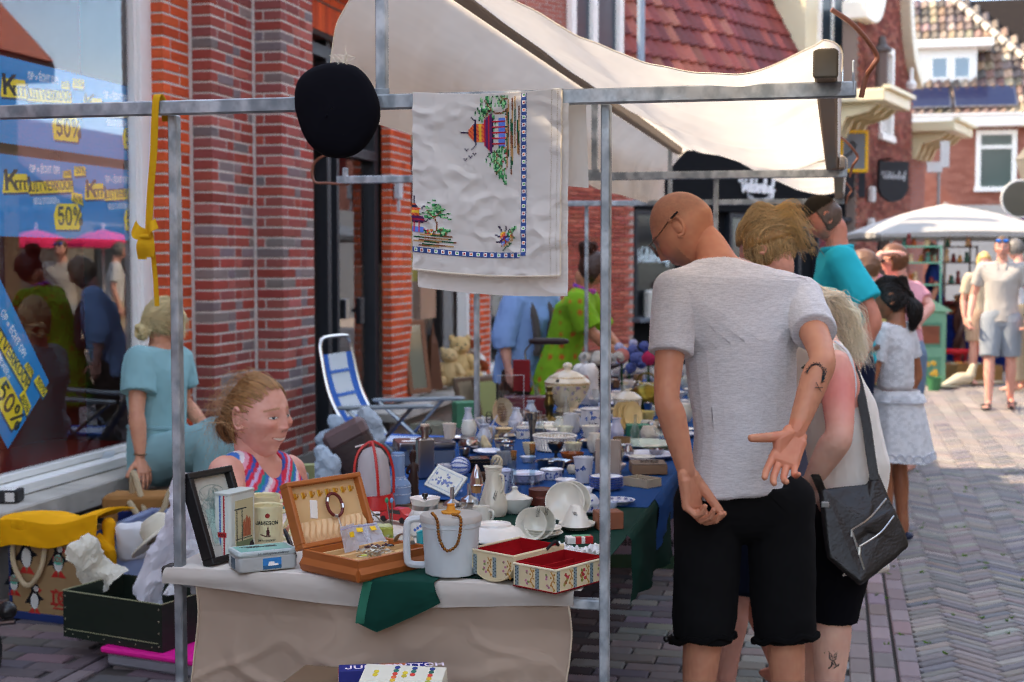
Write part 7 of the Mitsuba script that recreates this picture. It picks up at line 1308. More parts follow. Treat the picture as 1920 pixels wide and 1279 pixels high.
t = Th('wooden_figurine', 'dark carved wooden figurine of a woman holding a staff', 'figurine', at=fb); t.p('body', fuse(body, .004, 4), 'satin', C('#2e1a14')); t.p('staff', tube([(.012, .024, 0), (.012, .022, .17)], .0028, 7), 'satin', C('#3a1e16')); t.p('bundle', lathe([(0, 0), (.010, .002), (.012, .02), (.008, .036), (0, .04)], 14, c=(.018, .026, 0)), 'satin', C('#2e1a14')); t.p('base', lathe([(0, 0), (.026, 0), (.026, .008), (0, .008)], 20, c=(.004, .006, -.004)), 'satin', C('#24140f'))
t = Th('steel_flask', 'square polished steel bottle with a swing stopper', 'bottle', at=Tr(*(-1.392, 4.696, 0.775)) @ Rt('z', 30)); t.p('body', rbox(.058, .050, .142, .008, rz=.006), 'metal', C('#aaa6a2'), 40); t.p('neck', lathe([(.014, .142), (.013, .150), (.013, .165), (.016, .168), (.016, .185), (.012, .188), (0, .188)], 20), 'metal', C('#a39a94')); t.p('wire', cat([tube(spl([(s_*.015, 0, .15), (s_*.024, 0, .165), (s_*.016, 0, .18)], 10), .0016, 5) for s_ in (-1, 1)]), 'metal', C('#5f4a42')); t.p('seal', lathe([(.0165, .183), (.0165, .190), (0, .191)], 16), 'plastic', C('#c9b8a4'))
t = Th('cash_box', 'grey blue metal case lying behind the steel bottle', 'case', at=Tr(*(-1.501, 5.052, 0.776)) @ Rt('z', 25)); t.p('base', rbox(.215, .15, .055, .012), 'satin', C('#5f6f86'), 40); t.p('lid', rbox(.22, .155, .030, .014, (0, 0, .056)), 'metal', C('#8f98a6'), 40); t.p('sticker', cat(box(.05, .03, .0008, 0, (-.06, -.02, .0862)), box(.03, .03, .0008, 0, (-.03, .04, .0862))), 'matte', C('#d8dadd'), smooth=False)
lt('paper_cup', 'white paper cup standing on the grey blue metal case', 'cup', (-1.384, 4.988, 0.88), .026, .055, [(0, 0), (.75, 0), (.97, .97), (1, .98), (1, 1), (.94, .98), (.72, .03), (0, .03)], 'matte', C('#d3cdc0'))
lt('tin_can', 'grey tin can with a faint landscape print', 'can', (-1.714, 4.34, 0.768), .0285, .066, 'can', 'satin', C('#a4a8a6')); one('patterned_box', 'green and white leaf patterned box behind the tin can', 'box', box(.048, .045, .085, .001), 'satin', C('#8f9a68'), at=Tr(*(-1.719, 4.417, 0.768)) @ Rt('z', 20))
t = Th('plastic_tray', 'milky plastic food trays stacked behind the jewellery box', 'tray', at=Tr(*(-1.608, 4.364, 0.768)) @ Rt('z', 12)); t.p('tray', cat([xf(rbox(.15-.02*i, .10, .022, .02), Tr(.01*i, 0, .02*i) @ Rt('z', 14*i)) for i in range(2)]), 'milky', C('#c4d3dc'), 40)
# swizzle sticks, ashtray, toys
t = lt('pressed_glass_bowl', 'clear ribbed pressed glass bowl beside the jewellery box', 'bowl', (-1.118, 3.538, 0.77), .038, .035, 'mug', 'glass', WH, n=36, fn=lambda v, a: v*np.where(np.arange(36) % 2, 1.0, .96)[None, :, None]*A(1, 1, 0)+v*A(0, 0, 1))
t = Th('green_pot', 'olive green square pot holding sticks', 'pot', at=Tr(*(-1.209, 3.665, 0.77)) @ Rt('z', 20)); t.p('body', rbox(.058, .058, .036, .008), 'plastic', C('#98a03c'), 40); t.p('knob', lathe([(0, 0), (.012, 0), (.012, .01), (0, .01)], 14).apply_transform(Tr(.012, -.03, .024) @ Rt('x', 90)), 'plastic', C('#a3ab4a')); t.p('top', box(.05, .05, .002, 0, (0, 0, .0352)), 'matte', C('#b5b98a'))
for i, (tx_, c_, lb) in enumerate(((-.05, '#d8582a', 'swizzle stick with an orange tip'), (.006, '#2a8a5a', 'swizzle stick with a green tip'), (.02, '#6aa3d0', 'swizzle stick with a light blue tip'))):
    t = Th('swizzle_stick', lb, 'stick', at=Tr(*(-1.187, 3.684, 0.785))); t.p('rod', tube([(0, 0, 0), (tx_-.02, .0, .085-.02*(i == 0))], .0022, 7), 'metal', C('#9a9a98')); t.p('tip', icosphere(2, .0058).apply_transform(Tr(tx_-.021, 0, .088-.02*(i == 0)) @ Sc(.9, .9, 1.3)), 'gloss', C(c_))
def toycar(ps, ang, s, c_, lb):
    t = Th('toy_car', lb, 'toy car', at=Tr(*ps) @ Rt('z', ang) @ Sc(s)); pf = Polygon([(-.055, .008), (.055, .008), (.058, .018), (.050, .024), (.026, .027), (.012, .040), (-.026, .041), (-.042, .028), (-.056, .025)])
    t.p('body', xf(TM(mf(prism(pf, .044)).refine_to_length(.02)), Tr(0, .022, 0) @ Rt('x', 90)), 'gloss', C(c_), 25); t.p('window', cat(xf(prism(Polygon([(-.030, .027), (.018, .027), (.010, .037), (-.024, .038)]), .0445), Tr(0, .02225, 0) @ Rt('x', 90)), box(.012, .036, .0012, 0).apply_transform(Tr(.019, 0, .033) @ Rt('y', 43))), 'gloss', C('#23282c'), smooth=False)
    for x in (-.034, .034):
        for y in (-.02, .02): t.p('wheel', lathe([(0, -.004), (.009, -.004), (.009, .004), (0, .004)], 14).apply_transform(Tr(x, y, .009) @ Rt('x', 90)), 'satin', C('#16161a'))
toycar((-1.243, 3.907, 0.772), 160, 1.0, '#b81c24', 'red toy car behind the swizzle sticks'); toycar((-1.304, 3.911, 0.772), 30, .6, '#d4d6d8', 'small white toy car beside the red toy car')
# -- jugs, cruets and glass in the middle
t = Th('coffee_pot', 'white coffee pot with blue flowers, steel band and black knob', 'coffee pot', at=Tr(*(-1.113, 3.754, 0.772))); t.p('body', lathe([(0, 0), (.048, 0), (.052, .01), (.048, .045), (.036, .070), (.036, .072)], 30), 'china', WH, 40); t.p('band', lathe([(.0368, .068), (.0368, .082)], 30), 'metal', ST); t.p('lid', lathe([(.037, .082), (.042, .098), (.043, .101), (.030, .099), (.012, .096), (0, .096)], 30, fn=lambda v, a: v+np.exp(-((a-CAM % 6.283)/.25)**2)[None, :, None]*np.clip((v[..., 2:3]-.08)/.02, 0, 1)*A(.002, -.008, -.004)), 'china', WH, 40); t.p('knob', lathe([(.006, .096), (.005, .102), (.009, .104), (.008, .112), (0, .113)], 14), 'gloss', C('#141414')); t.p('flower_print', cat([xf(wrapc(prism(Point(0, 0).buffer(.004, quad_segs=2), .0006), .0525, CAM+q*.16-.5), Tr(0, 0, .018+.006*(q % 3))) for q in range(5)]), 'china', C('#3b64b8'), smooth=False)
for i, (px_, lb) in enumerate((((848, 968), 'chrome topped glass sugar shaker, left one of two'), ((878, 962), 'chrome topped glass sugar shaker, right one of two'))):
    t = Th('sugar_shaker', lb, 'shaker', 'glass sugar shakers', at=Tr(*((-1.1, 3.993, 0.772) if i == 0 else (-1.069, 4.072, 0.772)))); t.p('glass', lathe([(0, 0), (.024, 0), (.026, .004), (.026, .038)], 16), 'glass', smooth=False); t.p('cap', lathe([(.0265, .036), (.028, .040), (.024, .048), (.012, .054), (.0065, .058), (.006, .092), (.0045, .092), (0, .06)], 22), 'mirror', ST)
    t.p('sugar', lathe([(0, .002), (.023, .002), (.023, .02), (0, .022)], 16), 'matte', C('#c9c4ba'))
t = Th('carafe', 'glass carafe with a cork and a crumpled foil cap', 'carafe', at=Tr(*(-1.018, 3.959, 0.772))); t.p('glass', lathe([(0, 0), (.042, 0), (.045, .008), (.032, .045), (.018, .075), (.017, .095), (.021, .112)], 30), 'glass'); t.p('cork', lathe([(0, .085), (.013, .085), (.015, .105), (0, .106)], 16), 'matte', C('#a8794a')); t.p('foil', wob(lathe([(.022, .108), (.020, .112), (.018, .13), (.010, .155), (.003, .168), (0, .168)], 26), .003, 90, 4), 'mirror', C('#c9c9cc'), smooth=False)
t = Th('pitcher', 'tall cream pitcher with a handle and grey leaf print', 'pitcher', at=Tr(*(-0.994, 4.071, 0.772))); t.p('body', lathe([(0, 0), (.036, 0), (.042, .012), (.043, .035), (.030, .08), (.023, .11), (.025, .138), (.029, .146), (.026, .144), (.021, .11), (0, .09)], 32, fn=lambda v, a: v+np.exp(-((a-2.6)/.4)**2)[None, :, None]*np.clip((v[..., 2:3]-.12)/.026, 0, 1)*A(-.010, .004, 0)), 'china', C('#d3d0c0'), 40); t.p('handle', tube(spl([(.022, -.012, .125), (.034, -.02, .12), (.034, -.02, .085), (.026, -.014, .07)], 14), .004, 7), 'china', C('#d3d0c0')); leafmark(t, Tr(.008, -.036, .045))
t = lt('cream_jug', 'small cream jug with a handle in front of the tall pitcher', 'jug', (-0.989, 3.906, 0.772), .026, .055, 'mug', 'china', C('#d6d4c8')); t.p('handle', hnd(.026, .012, .044, .016, .0035, -20), 'china', C('#d6d4c8'))
t = lt('spatter_pot', 'blue spatterware pot with a frilled rim', 'pot', (-1.052, 4.416, 0.775), .040, .082, [(0, 0), (.8, 0), (.9, .1), (1, .6), (.95, .85), (1.05, 1), (.98, .98), (.88, .8), (0, .7)], 'china', C('#c3cbe0')); deco(t, 'can', .0395, .082, np.eye(4), C('#2a3f8c'), 110, .06, .9, .004, 5)
for i, (ps, lb, b_) in enumerate((((-0.987, 4.312, 0.774), 'clear blue glass bottle with a cork, left one of two', .9), ((-0.934, 4.345, 0.774), 'clear blue glass bottle with a cork, right one of two', 1.0))):
    t = Th('cork_bottle', lb, 'bottle', 'corked glass bottles', at=Tr(*ps)); t.p('glass', lathe([(0, 0), (.021, 0), (.024, .004), (.024, .050), (.016, .068), (.0085, .080), (.008, .15*b_), (.010, .152*b_), (.010, .160*b_)], 24), 'blueglass', smooth=40); t.p('base', lathe([(0, .002), (.02, .002), (.02, .006), (0, .006)], 16), 'gloss', C('#7fa0b0')); t.p('cork', lathe([(0, .145*b_), (.0075, .145*b_), (.010, .178*b_), (0, .18*b_)], 14), 'matte', C('#8f6238'))
for ps, R, H, c_, lb in (((-0.89, 4.284, 0.774), .042, .048, '#55291c', 'larger round brown lidded box between the bottles and white bowls'), ((-0.872, 4.225, 0.773), .026, .032, '#5e2d22', 'small round brown box in front of the larger one'), ((-0.991, 4.231, 0.774), .030, .022, '#5a1a1a', 'low dark red round box beside the brown figurine')): lt('round_box', lb, 'box', ps, R, H, 'can', 'satin', C(c_))
t = Th('small_figurine', 'small green and brown figurine with rounded hair', 'figurine', at=Tr(*(-0.971, 4.102, 0.774))); t.p('body', lathe([(0, 0), (.012, 0), (.011, .015), (.008, .03), (.005, .036), (0, .037)], 16), 'satin', C('#4f7a72')); t.p('head', icosphere(2, .0085).apply_translation((0, 0, .043)), 'satin', C('#c9a080')); t.p('hair', icosphere(2, .0105).apply_translation((0, .003, .048)), 'satin', C('#8f6a2c'))
# -- delft corner
t = lt('delft_beaker', 'delft beaker with blue flowers and a scalloped rim', 'beaker', (-0.837, 4.726, 0.775), .0365, .088, [(0, 0), (.62, 0), (.66, .02), (.9, .85), (1, 1), (.95, 1), (.85, .84), (.6, .05), (0, .04)], 'china', C('#cfd3dc')); deco(t, [(.66, .02), (.9, .85), (1, 1)], .0365, .088, np.eye(4), C('#33529c'), 16, .25, .75, .008, 11)
for i, (ps, R, H, lb) in enumerate((((-0.869, 4.569, 0.775), .032, .034, 'squat delft jar with a broad white rim, front one'), ((-0.959, 4.784, 0.775), .036, .034, 'squat delft jar with a broad white rim, rear one'))):
    t = lt('delft_jar', lb, 'jar', ps, R, H, [(0, 0), (.9, 0), (1, .2), (1, .75), (.92, .86), (1.15, .97), (1.12, 1.03), (.85, .95), (0, .8)], 'china', C('#c9cfda')); deco(t, 'can', R, H, np.eye(4), DB, 26, .15, .7, .005, 20+i)
for i in range(5): t = lt('delft_plate', f'blue rimmed plate, {["lowest", "second", "third", "fourth", "top"][i]} of the stack beside the cream board', 'plate', ((-0.738, 4.599, 0.775)[0], (-0.738, 4.599, 0.775)[1], .775+.008*i), .056, .013, 'plate', 'china', C('#ccd0da')); t.p('rim', lathe([(.0568, .0105), (.0570, .0135), (.0535, .0150)], 40), 'china', C('#2f4a98'))
t = Th('delft_teapot', 'small blue and white teapot with a lid on its saucer', 'teapot', at=Tr(*(-0.715, 4.155, 0.775))); t.p('body', lathe([(0, .004), (.018, .004), (.020, .008), (.031, .024), (.031, .034), (.020, .049), (0, .05)], 28), 'china', C('#c9cfda'), 40); t.p('lid', lathe([(.020, .049), (.014, .056), (.004, .059), (.0035, .063), (.006, .067), (0, .070)], 22), 'china', C('#c9cfda')); t.p('saucer', lathe(prof('plate', .044, .010), 32), 'china', C('#c9cfda')); t.p('spout', tube(spl([(0, -.026, .018), (.002, -.036, .026), (.003, -.042, .038)], 10), [.0075]*4+[.006]*3+[.0045]*3, 8), 'china', C('#c9cfda')); t.p('handle', tube(spl([(.004, .026, .04), (.006, .044, .042), (.006, .043, .02), (.004, .028, .016)], 12), .003, 6), 'china', C('#c9cfda')); deco(t, [(.62, .15), (1, .5), (1, .7), (.62, 1)], .031, .049, np.eye(4), C('#263f92'), 30, .2, .9, .006, 4)
t = lt('delft_plate', 'delft plate lying near the blue table edge right of the post', 'plate', (-0.656, 4.332, 0.775), .052, .014, 'plate', 'china', C('#ccd0da')); t.p('painting', cat([prism(Point(.040*math.cos(a), .040*math.sin(a)).buffer(.006, quad_segs=2), .001, .0125) for a in np.linspace(0, 6.28, 12)]+[prism(Point(.012*math.cos(a), .012*math.sin(a)).buffer(.005, quad_segs=2), .001, .0065) for a in (0, 2, 4)]), 'china', DB, smooth=False)
lt('delft_cup', 'small delft cup beside the wooden box behind the post', 'cup', (-0.66, 4.205, 0.775), .020, .028, 'cup', 'china', C('#b9c3da')); t = lt('delft_plate', 'flowered delft plate half under the stack of plates', 'plate', (-0.819, 4.535, 0.775), .050, .012, 'plate', 'china', C('#d0d3da')); 
for i in range(4): lt('delft_saucer', f'blue flowered plate, {["lowest", "second", "third", "top"][i]} of the stack behind the corked bottles', 'plate', ((-1.031, 4.682, 0.775)[0], (-1.031, 4.682, 0.775)[1], .775+.007*i), .066, .013, 'plate', 'china', C('#c5cbe0'))
t = Th('delft_tile', 'framed blue and white tile picture propped up at a slant', 'tile', at=lying(RTV*.8-FWV*.5-UP*.28, UP*.7+FWV*.6, (-1.293, 4.379, 0.8))); t.p('tile', box(.12, .010, .085, .001, (.05, 0, 0)), 'china', C('#cfd2c6')); t.p('border', cat(box(.10, .001, .002, 0, (.05, -.0056, .010)), box(.10, .001, .002, 0, (.05, -.0056, .073)), box(.002, .001, .063, 0, (.0, -.0056, .010)), box(.002, .001, .063, 0, (.1, -.0056, .010))), 'china', C('#8fa3c0'), smooth=False); t.p('painting', cat([prism(Point(.05+RNG.normal(0, .018), .04+RNG.normal(0, .011)).buffer(RNG.uniform(.002, .005), quad_segs=2), .001).apply_transform(Tr(0, -.0052, 0) @ Rt('x', 90)) for _ in range(34)]), 'china', C('#4a5f9e'), smooth=False)
one('cream_board', 'plain cream card standing upright behind the right post', 'card', box(.09, .02, .125, .001), 'matte', C('#b3a698'), at=Tr(*(-0.783, 4.918, 0.776)) @ Rt('z', -8))
t = Th('blue_tray', 'cream wooden tray lined with dark blue velvet at the right table edge', 'tray', at=Tr(*(-0.657, 4.761, 0.776)) @ Rt('z', -32)); t.p('tray', openbox(.105, .075, .028, .004), 'satin', C('#b9ad96'), smooth=False); t.p('lining', box(.098, .068, .012, 0, (.0525, -.0375, .004)), 'cloth', C('#141c44'), smooth=False); t.p('trinkets', cat([ring_(.007).apply_transform(Tr(.05+RNG.normal(0, .018), -.04+RNG.normal(0, .012), .019) @ Rt('x', RNG.uniform(-30, 30))) for _ in range(12)]), 'metal', C('#c4c0b0'))
t = Th('crate_box', 'flat wooden box with black stencilled lettering at the right table edge', 'box', at=Tr(*(-0.654, 5.013, 0.776)) @ Rt('z', 14)); t.p('box', box(.125, .12, .032, .001), 'wood', C('#8c6f55')); t.p('lid', box(.122, .117, .004, 0, (0, 0, .0325)), 'wood', C('#6a5a4e'), smooth=False); t.p('lettering', cat(xf(text('ZEEP', .022, .0006, True), Tr(-.03, .01, .0368)), xf(text('PURE', .018, .0006, True), Tr(-.03, -.025, .0368))), 'matte', C('#211c1a'), smooth=False)
# -- rear half of the table
Z2 = .776
t = lt('pewter_goblet', 'small dull pewter goblet in the middle of the table', 'goblet', (-1.037, 5.247, 0.776), .032, .065, 'goblet', 'metal', C('#6f6a62')); lt('brown_bowl', 'glazed brown pottery bowl with a wide rim', 'bowl', (-0.965, 5.205, 0.776), .045, .035, 'bowl', 'china', C('#8a4a1e'))
for px_, ps, lb in ((0, (-1.018, 4.916, 0.776), 'small silver beaker, left one of two'), (1, (-0.956, 4.904, 0.776), 'small silver beaker, right one of two')): lt('silver_beaker', lb, 'beaker', ps, .020, .045, [(0, 0), (.8, 0), (1, .95), (1.06, 1), (.95, .98), (.75, .1), (0, .1)], 'mirror', C('#8a8686'), 'silver beakers')
t = one('lacquer_box', 'black lacquer box with a thin gold line', 'box', box(.115, .08, .05, .002), 'gloss', C('#15120f'), at=Tr(*(-1.268, 4.885, 0.776)) @ Rt('z', 22)); t.p('gold_line', xf(cat(box(.1155, .0805, .0012, 0, (0, 0, .038))), Tr(*(-1.268, 4.885, 0.776)) @ Rt('z', 22)), 'brass', C('#a08040'))
t = lt('flower_cup', 'white cup with dark painted flowers left of the checked ball', 'cup', (-1.334, 4.753, 0.776), .030, .042, 'cup', 'china', C('#c6c8d0')); deco(t, 'cup', .030, .042, np.eye(4), C('#2a3358'), 16, .3, .8, .006, 8)
t = Th('checked_ball', 'blue and white checked cloth ball', 'ball', at=Tr(*(-1.283, 4.765, 0.776))); t.p('body', icosphere(3, .034).apply_translation((0, 0, .034)), 'cloth', C('#c9d0e0')); t.p('check', cat([tube([(.0343*math.cos(a), .0343*math.sin(a)*math.cos(q), .034+.0343*math.sin(a)*math.sin(q)) for a in np.linspace(0, 6.283, 30)[:-1]], .0024, 4, closed=True) for q in np.linspace(0, 3.1, 7)]), 'cloth', C('#4a64a8'))
t = Th('ivory_carving', 'pierced cream coloured carving', 'carving', at=Tr(*(-1.198, 4.955, 0.776))); t.p('body', cat([tube([(.020*math.sin(p_)*math.cos(a+p_), .020*math.sin(p_)*math.sin(a+p_), .024-.026*math.cos(p_)) for p_ in np.linspace(.1, 3.0, 10)], .0034, 6) for a in np.linspace(0, 6.28, 9)[:-1]]), 'satin', C('#cfc3a4'))
t = Th('crystal_jug', 'cut crystal jug with a silver rim', 'jug', at=Tr(*(-1.193, 5.066, 0.776))); t.p('glass', lathe([(0, 0), (.034, 0), (.036, .01), (.034, .085)], 20), 'glass', smooth=False); t.p('rim', lathe([(.0345, .083), (.0365, .09), (.0345, .094)], 24), 'mirror', ST); t.p('inside', lathe([(0, .003), (.031, .004), (.031, .05), (0, .05)], 14), 'frosted', C('#b9bdc2'), smooth=False)
lt('sugar_bowl', 'shiny silver sugar bowl with a black spot', 'bowl', (-1.411, 5.377, 0.776), .044, .055, 'jar', 'mirror', C('#a8a4a0')); one('shell_figure', 'cream shell ornament beside the silver sugar bowl', 'ornament', wob(TM(hull(bl((0, 0, .018), (.022, .012, .018)), bl((-.012, 0, .05), (.010, .006, .014))).refine_to_length(.006)), .004, 60, 3), 'satin', C('#cdbf98'), at=Tr(*(-1.357, 5.438, 0.776)))
t = Th('white_basket', 'white pierced porcelain basket', 'basket', at=Tr(*(-1.091, 5.499, 0.776))); t.p('slat', cat([box(.007, .004, .055, .001).apply_transform(Rt('z', a) @ Tr(0, -.072, .004) @ Rt('x', 14)) for a in np.linspace(0, 360, 37)[:-1]]), 'china', WH); t.p('rim', tube([(.086*math.cos(a), .086*math.sin(a), .060) for a in np.linspace(0, 6.283, 50)[:-1]], .004, 6, closed=True), 'china', WH); t.p('floor', lathe([(0, .004), (.070, .004), (.072, .008), (0, .008)], 30), 'china', WH)
t = lt('delft_mug', 'white mug with blue windmill band', 'mug', (-1.298, 5.853, 0.776), .030, .050, 'mug', 'china', WH); t.p('band', lathe([(.0304, .034), (.0304, .042)], 26), 'china', C('#5a76b0')); deco(t, 'mug', .030, .05, np.eye(4), DB, 8, .15, .5, .007, 9)
lt('silver_vase', 'tall slim silver trumpet vase', 'vase', (-1.202, 5.59, 0.776), .026, .140, [(0, 0), (.8, 0), (.7, .04), (.35, .1), (.45, .5), (.8, .95), (1, 1), (.9, .98), (.3, .5), (0, .3)], 'metal', C('#8d8576'))
t = Th('oval_mirror', 'round cream rimmed dish with wooden slats standing on edge', 'dish', at=Tr(*(-1.484, 6.25, 0.776)) @ Rt('z', 55) @ Rt('x', 82)); t.p('rim', lathe([(0, 0), (.050, 0), (.066, .016), (.062, .016), (.047, .006), (0, .006)], 34, c=(0, .066, 0), sy=1.0), 'satin', C('#c9b591')); t.p('slat', cat([box(.060-.03*abs(k)/3, .006, .003, 0, (0, .066+.012*k, .007)) for k in range(-3, 4)]).apply_transform(Tr(0, 0, 0)), 'wood', C('#7a4a2c'))
lt('cream_stand', 'cream stand with a black handle under the standing dish', 'stand', (-1.378, 5.835, 0.776), .040, .045, [(0, 0), (1, 0), (1, .3), (.7, .4), (.7, .8), (.95, .9), (.95, 1), (0, 1)], 'satin', C('#c6ad7c'))
t = Th('pen_jug', 'flowered jug holding pens and scissors', 'jug', at=Tr(*(-1.417, 5.68, 0.776))); t.p('body', lathe(prof('mug', .026, .065), 24), 'china', C('#c9bfa8')); deco(t, 'mug', .026, .065, np.eye(4), C('#8a5a4a'), 12, .2, .8, .006, 14); t.p('pen', cat([tube([(0, 0, .03), (-.05+.03*k, .01*k, .10+.012*(k % 2))], .0035, 6) for k in range(4)]), 'plastic', C('#c9cdd6')); t.p('scissor_handle', cat([tube([(.012+.013*math.cos(a)+.0*k, .0, .098+.03*k+.016*math.sin(a)) for a in np.linspace(0, 6.28, 16)[:-1]], .0024, 5, closed=True) for k in (0, .5)]), 'satin', C('#3a2c28'))
t = Th('clear_stand', 'clear upright display plate with a black clip', 'stand', at=Tr(*(-1.448, 6.258, 0.776)) @ Rt('z', 25)); t.p('plate', box(.125, .004, .215, 0, (0, 0, .02)), 'glass', smooth=False); t.p('edge', cat(box(.002, .0045, .215, 0, (.0625, 0, .02)), box(.125, .0045, .002, 0, (0, 0, .234))), 'satin', C('#b9bcc2')); t.p('clip', box(.008, .012, .08, .001, (-.062, 0, .12)), 'satin', C('#15151a'))
t = lt('platter', 'large oval platter with a green painted rim', 'platter', (-1.254, 6.136, 0.776), .155, .026, 'plate', 'china', C('#cfcab4'), n=44, sy=.9); t.p('rim', lathe([(.152, .024), (.1565, .027), (.140, .0225)], 44, sy=.9), 'china', C('#2f7a5c')); t.p('chequer', cat([prism(Point(.128*math.cos(a), .115*math.sin(a)).buffer(.006, quad_segs=2), .001, .0205) for a in np.linspace(0, 6.28, 46)]), 'china', C('#b0606a'))
lt('chequered_dish', 'dish with a dark chequered rim under the platter', 'dish', (-1.133, 5.71, 0.776), .080, .03, 'bowl', 'china', C('#b9ad96'))
t = lt('spice_jar', 'delft storage jar marked in litres', 'jar', (-1.02, 5.992, 0.776), .056, .122, [(0, 0), (.9, 0), (.94, .04), (.94, .93), (1, .95), (1, 1), (.9, 1), (.88, .95), (0, .9)], 'china', C('#cdcdd0')); deco(t, 'can', .0530, .122, np.eye(4), C('#3a58a4'), 16, .04, .3, .016, 17); deco(t, 'can', .0530, .122, np.eye(4), C('#4a66ac'), 14, .62, .92, .011, 18); t.p('lettering', xf(wrapc(text('1Ltr.', .016, .0005, False, True), .0533, CAM), Tr(0, 0, .05)), 'satin', C('#22283a'), smooth=False)
t = lt('brass_candlestick', 'old brass candlestick shaped like a figure', 'candlestick', (-1.318, 6.509, 0.776), .042, .165, [(0, 0), (1, 0), (.95, .05), (.45, .14), (.35, .3), (.55, .42), (.62, .55), (.4, .7), (.5, .78), (.3, .86), (.42, .98), (.36, 1), (0, .98)], 'brass', C('#77663a'))
t = Th('tureen', 'big cream porcelain tureen with painted flowers and a lid', 'tureen', at=Tr(*(-1.3, 6.874, 0.776))); t.p('body', lathe([(0, 0), (.055, 0), (.06, .01), (.05, .03), (.085, .075), (.112, .13), (.114, .15), (.108, .152), (0, .15)], 36), 'china', C('#cdbf9c'), 45); t.p('lid', lathe([(.112, .152), (.113, .158), (.09, .182), (.05, .205), (.02, .214), (.016, .222), (.026, .236), (.018, .25), (0, .254)], 36), 'china', C('#d3cbb6'), 45); t.p('notch', icosphere(1, .010).apply_translation((-.03, -.098, .168)), 'satin', C('#1c1812')); t.p('gold_line', cat([tube([(r*math.cos(a), r*math.sin(a), z) for a in np.linspace(0, 6.283, 50)[:-1]], .0016, 4, closed=True) for r, z in ((.115, .151), (.061, .010), (.092, .182))]), 'brass', C('#a8843c')); deco(t, [(.45, .2), (.75, .5), (1, .9), (1, 1)], .1135, .150, np.eye(4), C('#8f7fa0'), 22, .45, .95, .010, 21); deco(t, [(.45, .2), (.75, .5), (1, .9), (1, 1)], .1135, .150, np.eye(4), C('#7a8a5a'), 18, .45, .95, .010, 23, name='painting')
t = Th('porcelain_flowers', 'white porcelain rose above the tureen', 'ornament', at=Tr(*(-1.423, 7.9, 0.857))); 
def bloom(c, r, n, seed=0):
    r_ = np.random.default_rng(seed); ms = []
    for k in range(n):
        d = unit(r_.normal(0, 1, 3)+[0, 0, .6]); u = unit(np.cross(d, [.3, .2, .9])); w = np.cross(d, u); o = np.asarray(c)+d*r*.5
        ms.append(sheet(lambda a, b: o+(a-.5)[..., None]*u*r*1.1+(b-.5)[..., None]*w*r*1.1+d*(r*.5*(1-2.4*((a-.5)**2+(b-.5)**2)))[..., None], 4, 4))
    return cat(ms)
t.p('petal', bloom((0, 0, .05), .045, 22, 1), 'china', C('#d9dad6'), True); t.p('leaf', bloom((.02, 0, .0), .04, 10, 2), 'leaf', C('#b9c9b4'))
t = Th('pedestal_dish', 'dark brown turned pedestal dish carrying white and purple flowers', 'dish', at=Tr(*(-1.235, 7.523, 0.776))); t.p('body', lathe([(0, 0), (.062, 0), (.058, .014), (.02, .04), (.016, .08), (.026, .1), (.016, .13), (.03, .16), (.10, .19), (.105, .20), (.09, .196), (0, .185)], 30), 'satin', C('#2b1a17'), 45)
one('flowers', 'white and purple cloth flowers on the dark pedestal dish', 'flowers', cat([bloom((RNG.normal(0, .045), RNG.normal(0, .03), .215+.03*RNG.random()), .036, 12, k) for k in range(5)]), 'leaf', C('#cfcfc9'), smooth=True, at=Tr(*(-1.235, 7.523, 0.776))); one('flowers', 'dark purple cloth flowers between the white ones on the pedestal dish', 'flowers', cat([bloom((RNG.normal(0, .05), RNG.normal(0, .03), .20+.02*RNG.random()), .03, 12, 30+k) for k in range(4)]), 'leaf', C('#4a2038'), smooth=True, at=Tr(*(-1.243, 7.521, 0.776)))
t = Th('white_statue', 'white figure with a painted pink spot between tureen and pedestal dish', 'figure', at=Tr(*(-1.276, 7.338, 0.776))); t.p('body', wob(lathe([(0, 0), (.05, 0), (.06, .05), (.05, .13), (.06, .18), (.03, .215), (0, .22)], 26), .012, 22, 4), 'china', C('#d4d5d6'), 60); t.p('spot', prism(Point(0, 0).buffer(.018), .002).apply_transform(Tr(-.005, -.058, .14) @ Rt('x', 90)), 'china', C('#c08078'))
t = Th('red_tin', 'dark red tin box filled with small silver things', 'box', at=Tr(*(-1.504, 6.827, 0.776)) @ Rt('z', 8)); t.p('box', xf(openbox(.21, .14, .085, .004), Tr(-.105, .07, 0)), 'satin', C('#5e0f1a'), smooth=False); t.p('contents', wob(TM(mf(box(.2, .13, .03, .005, (0, 0, .055))).refine_to_length(.02)), .014, 40, 4), 'metal', C('#9a8484')); t.p('lid', box(.09, .012, .16, .003, (-.05, .09, .10)).apply_transform(Rt('z', -14)), 'satin', C('#7a0f18'))
t = Th('desk_lamp', 'old desk lamp with a dark horizontal tube on a bent metal arm', 'lamp'); q = [(-1.467, 7, 0.718), (-1.489, 7, 0.867), (-1.539, 7, 1.037), (-1.536, 7, 1.084), (-1.495, 7, 1.122), (-1.445, 7, 1.131)]; t.p('arm', tube(spl(q, 40), .0045, 7), 'metal', C('#77716a')); a_, b_ = A(*(-1.522, 7, 1.125)), A(*(-1.319, 7, 1.127)); t.p('shade', tube(np.linspace(a_, b_, 8), [.010, .016, .017, .017, .017, .017, .016, .010], 14), 'satin', C('#2a1a1a')); t.p('base', lathe([(0, 0), (.05, 0), (.05, .015), (0, .02)], 24, c=tuple((-1.362, 6.499, 0.776))), 'satin', C('#3a2a24'))
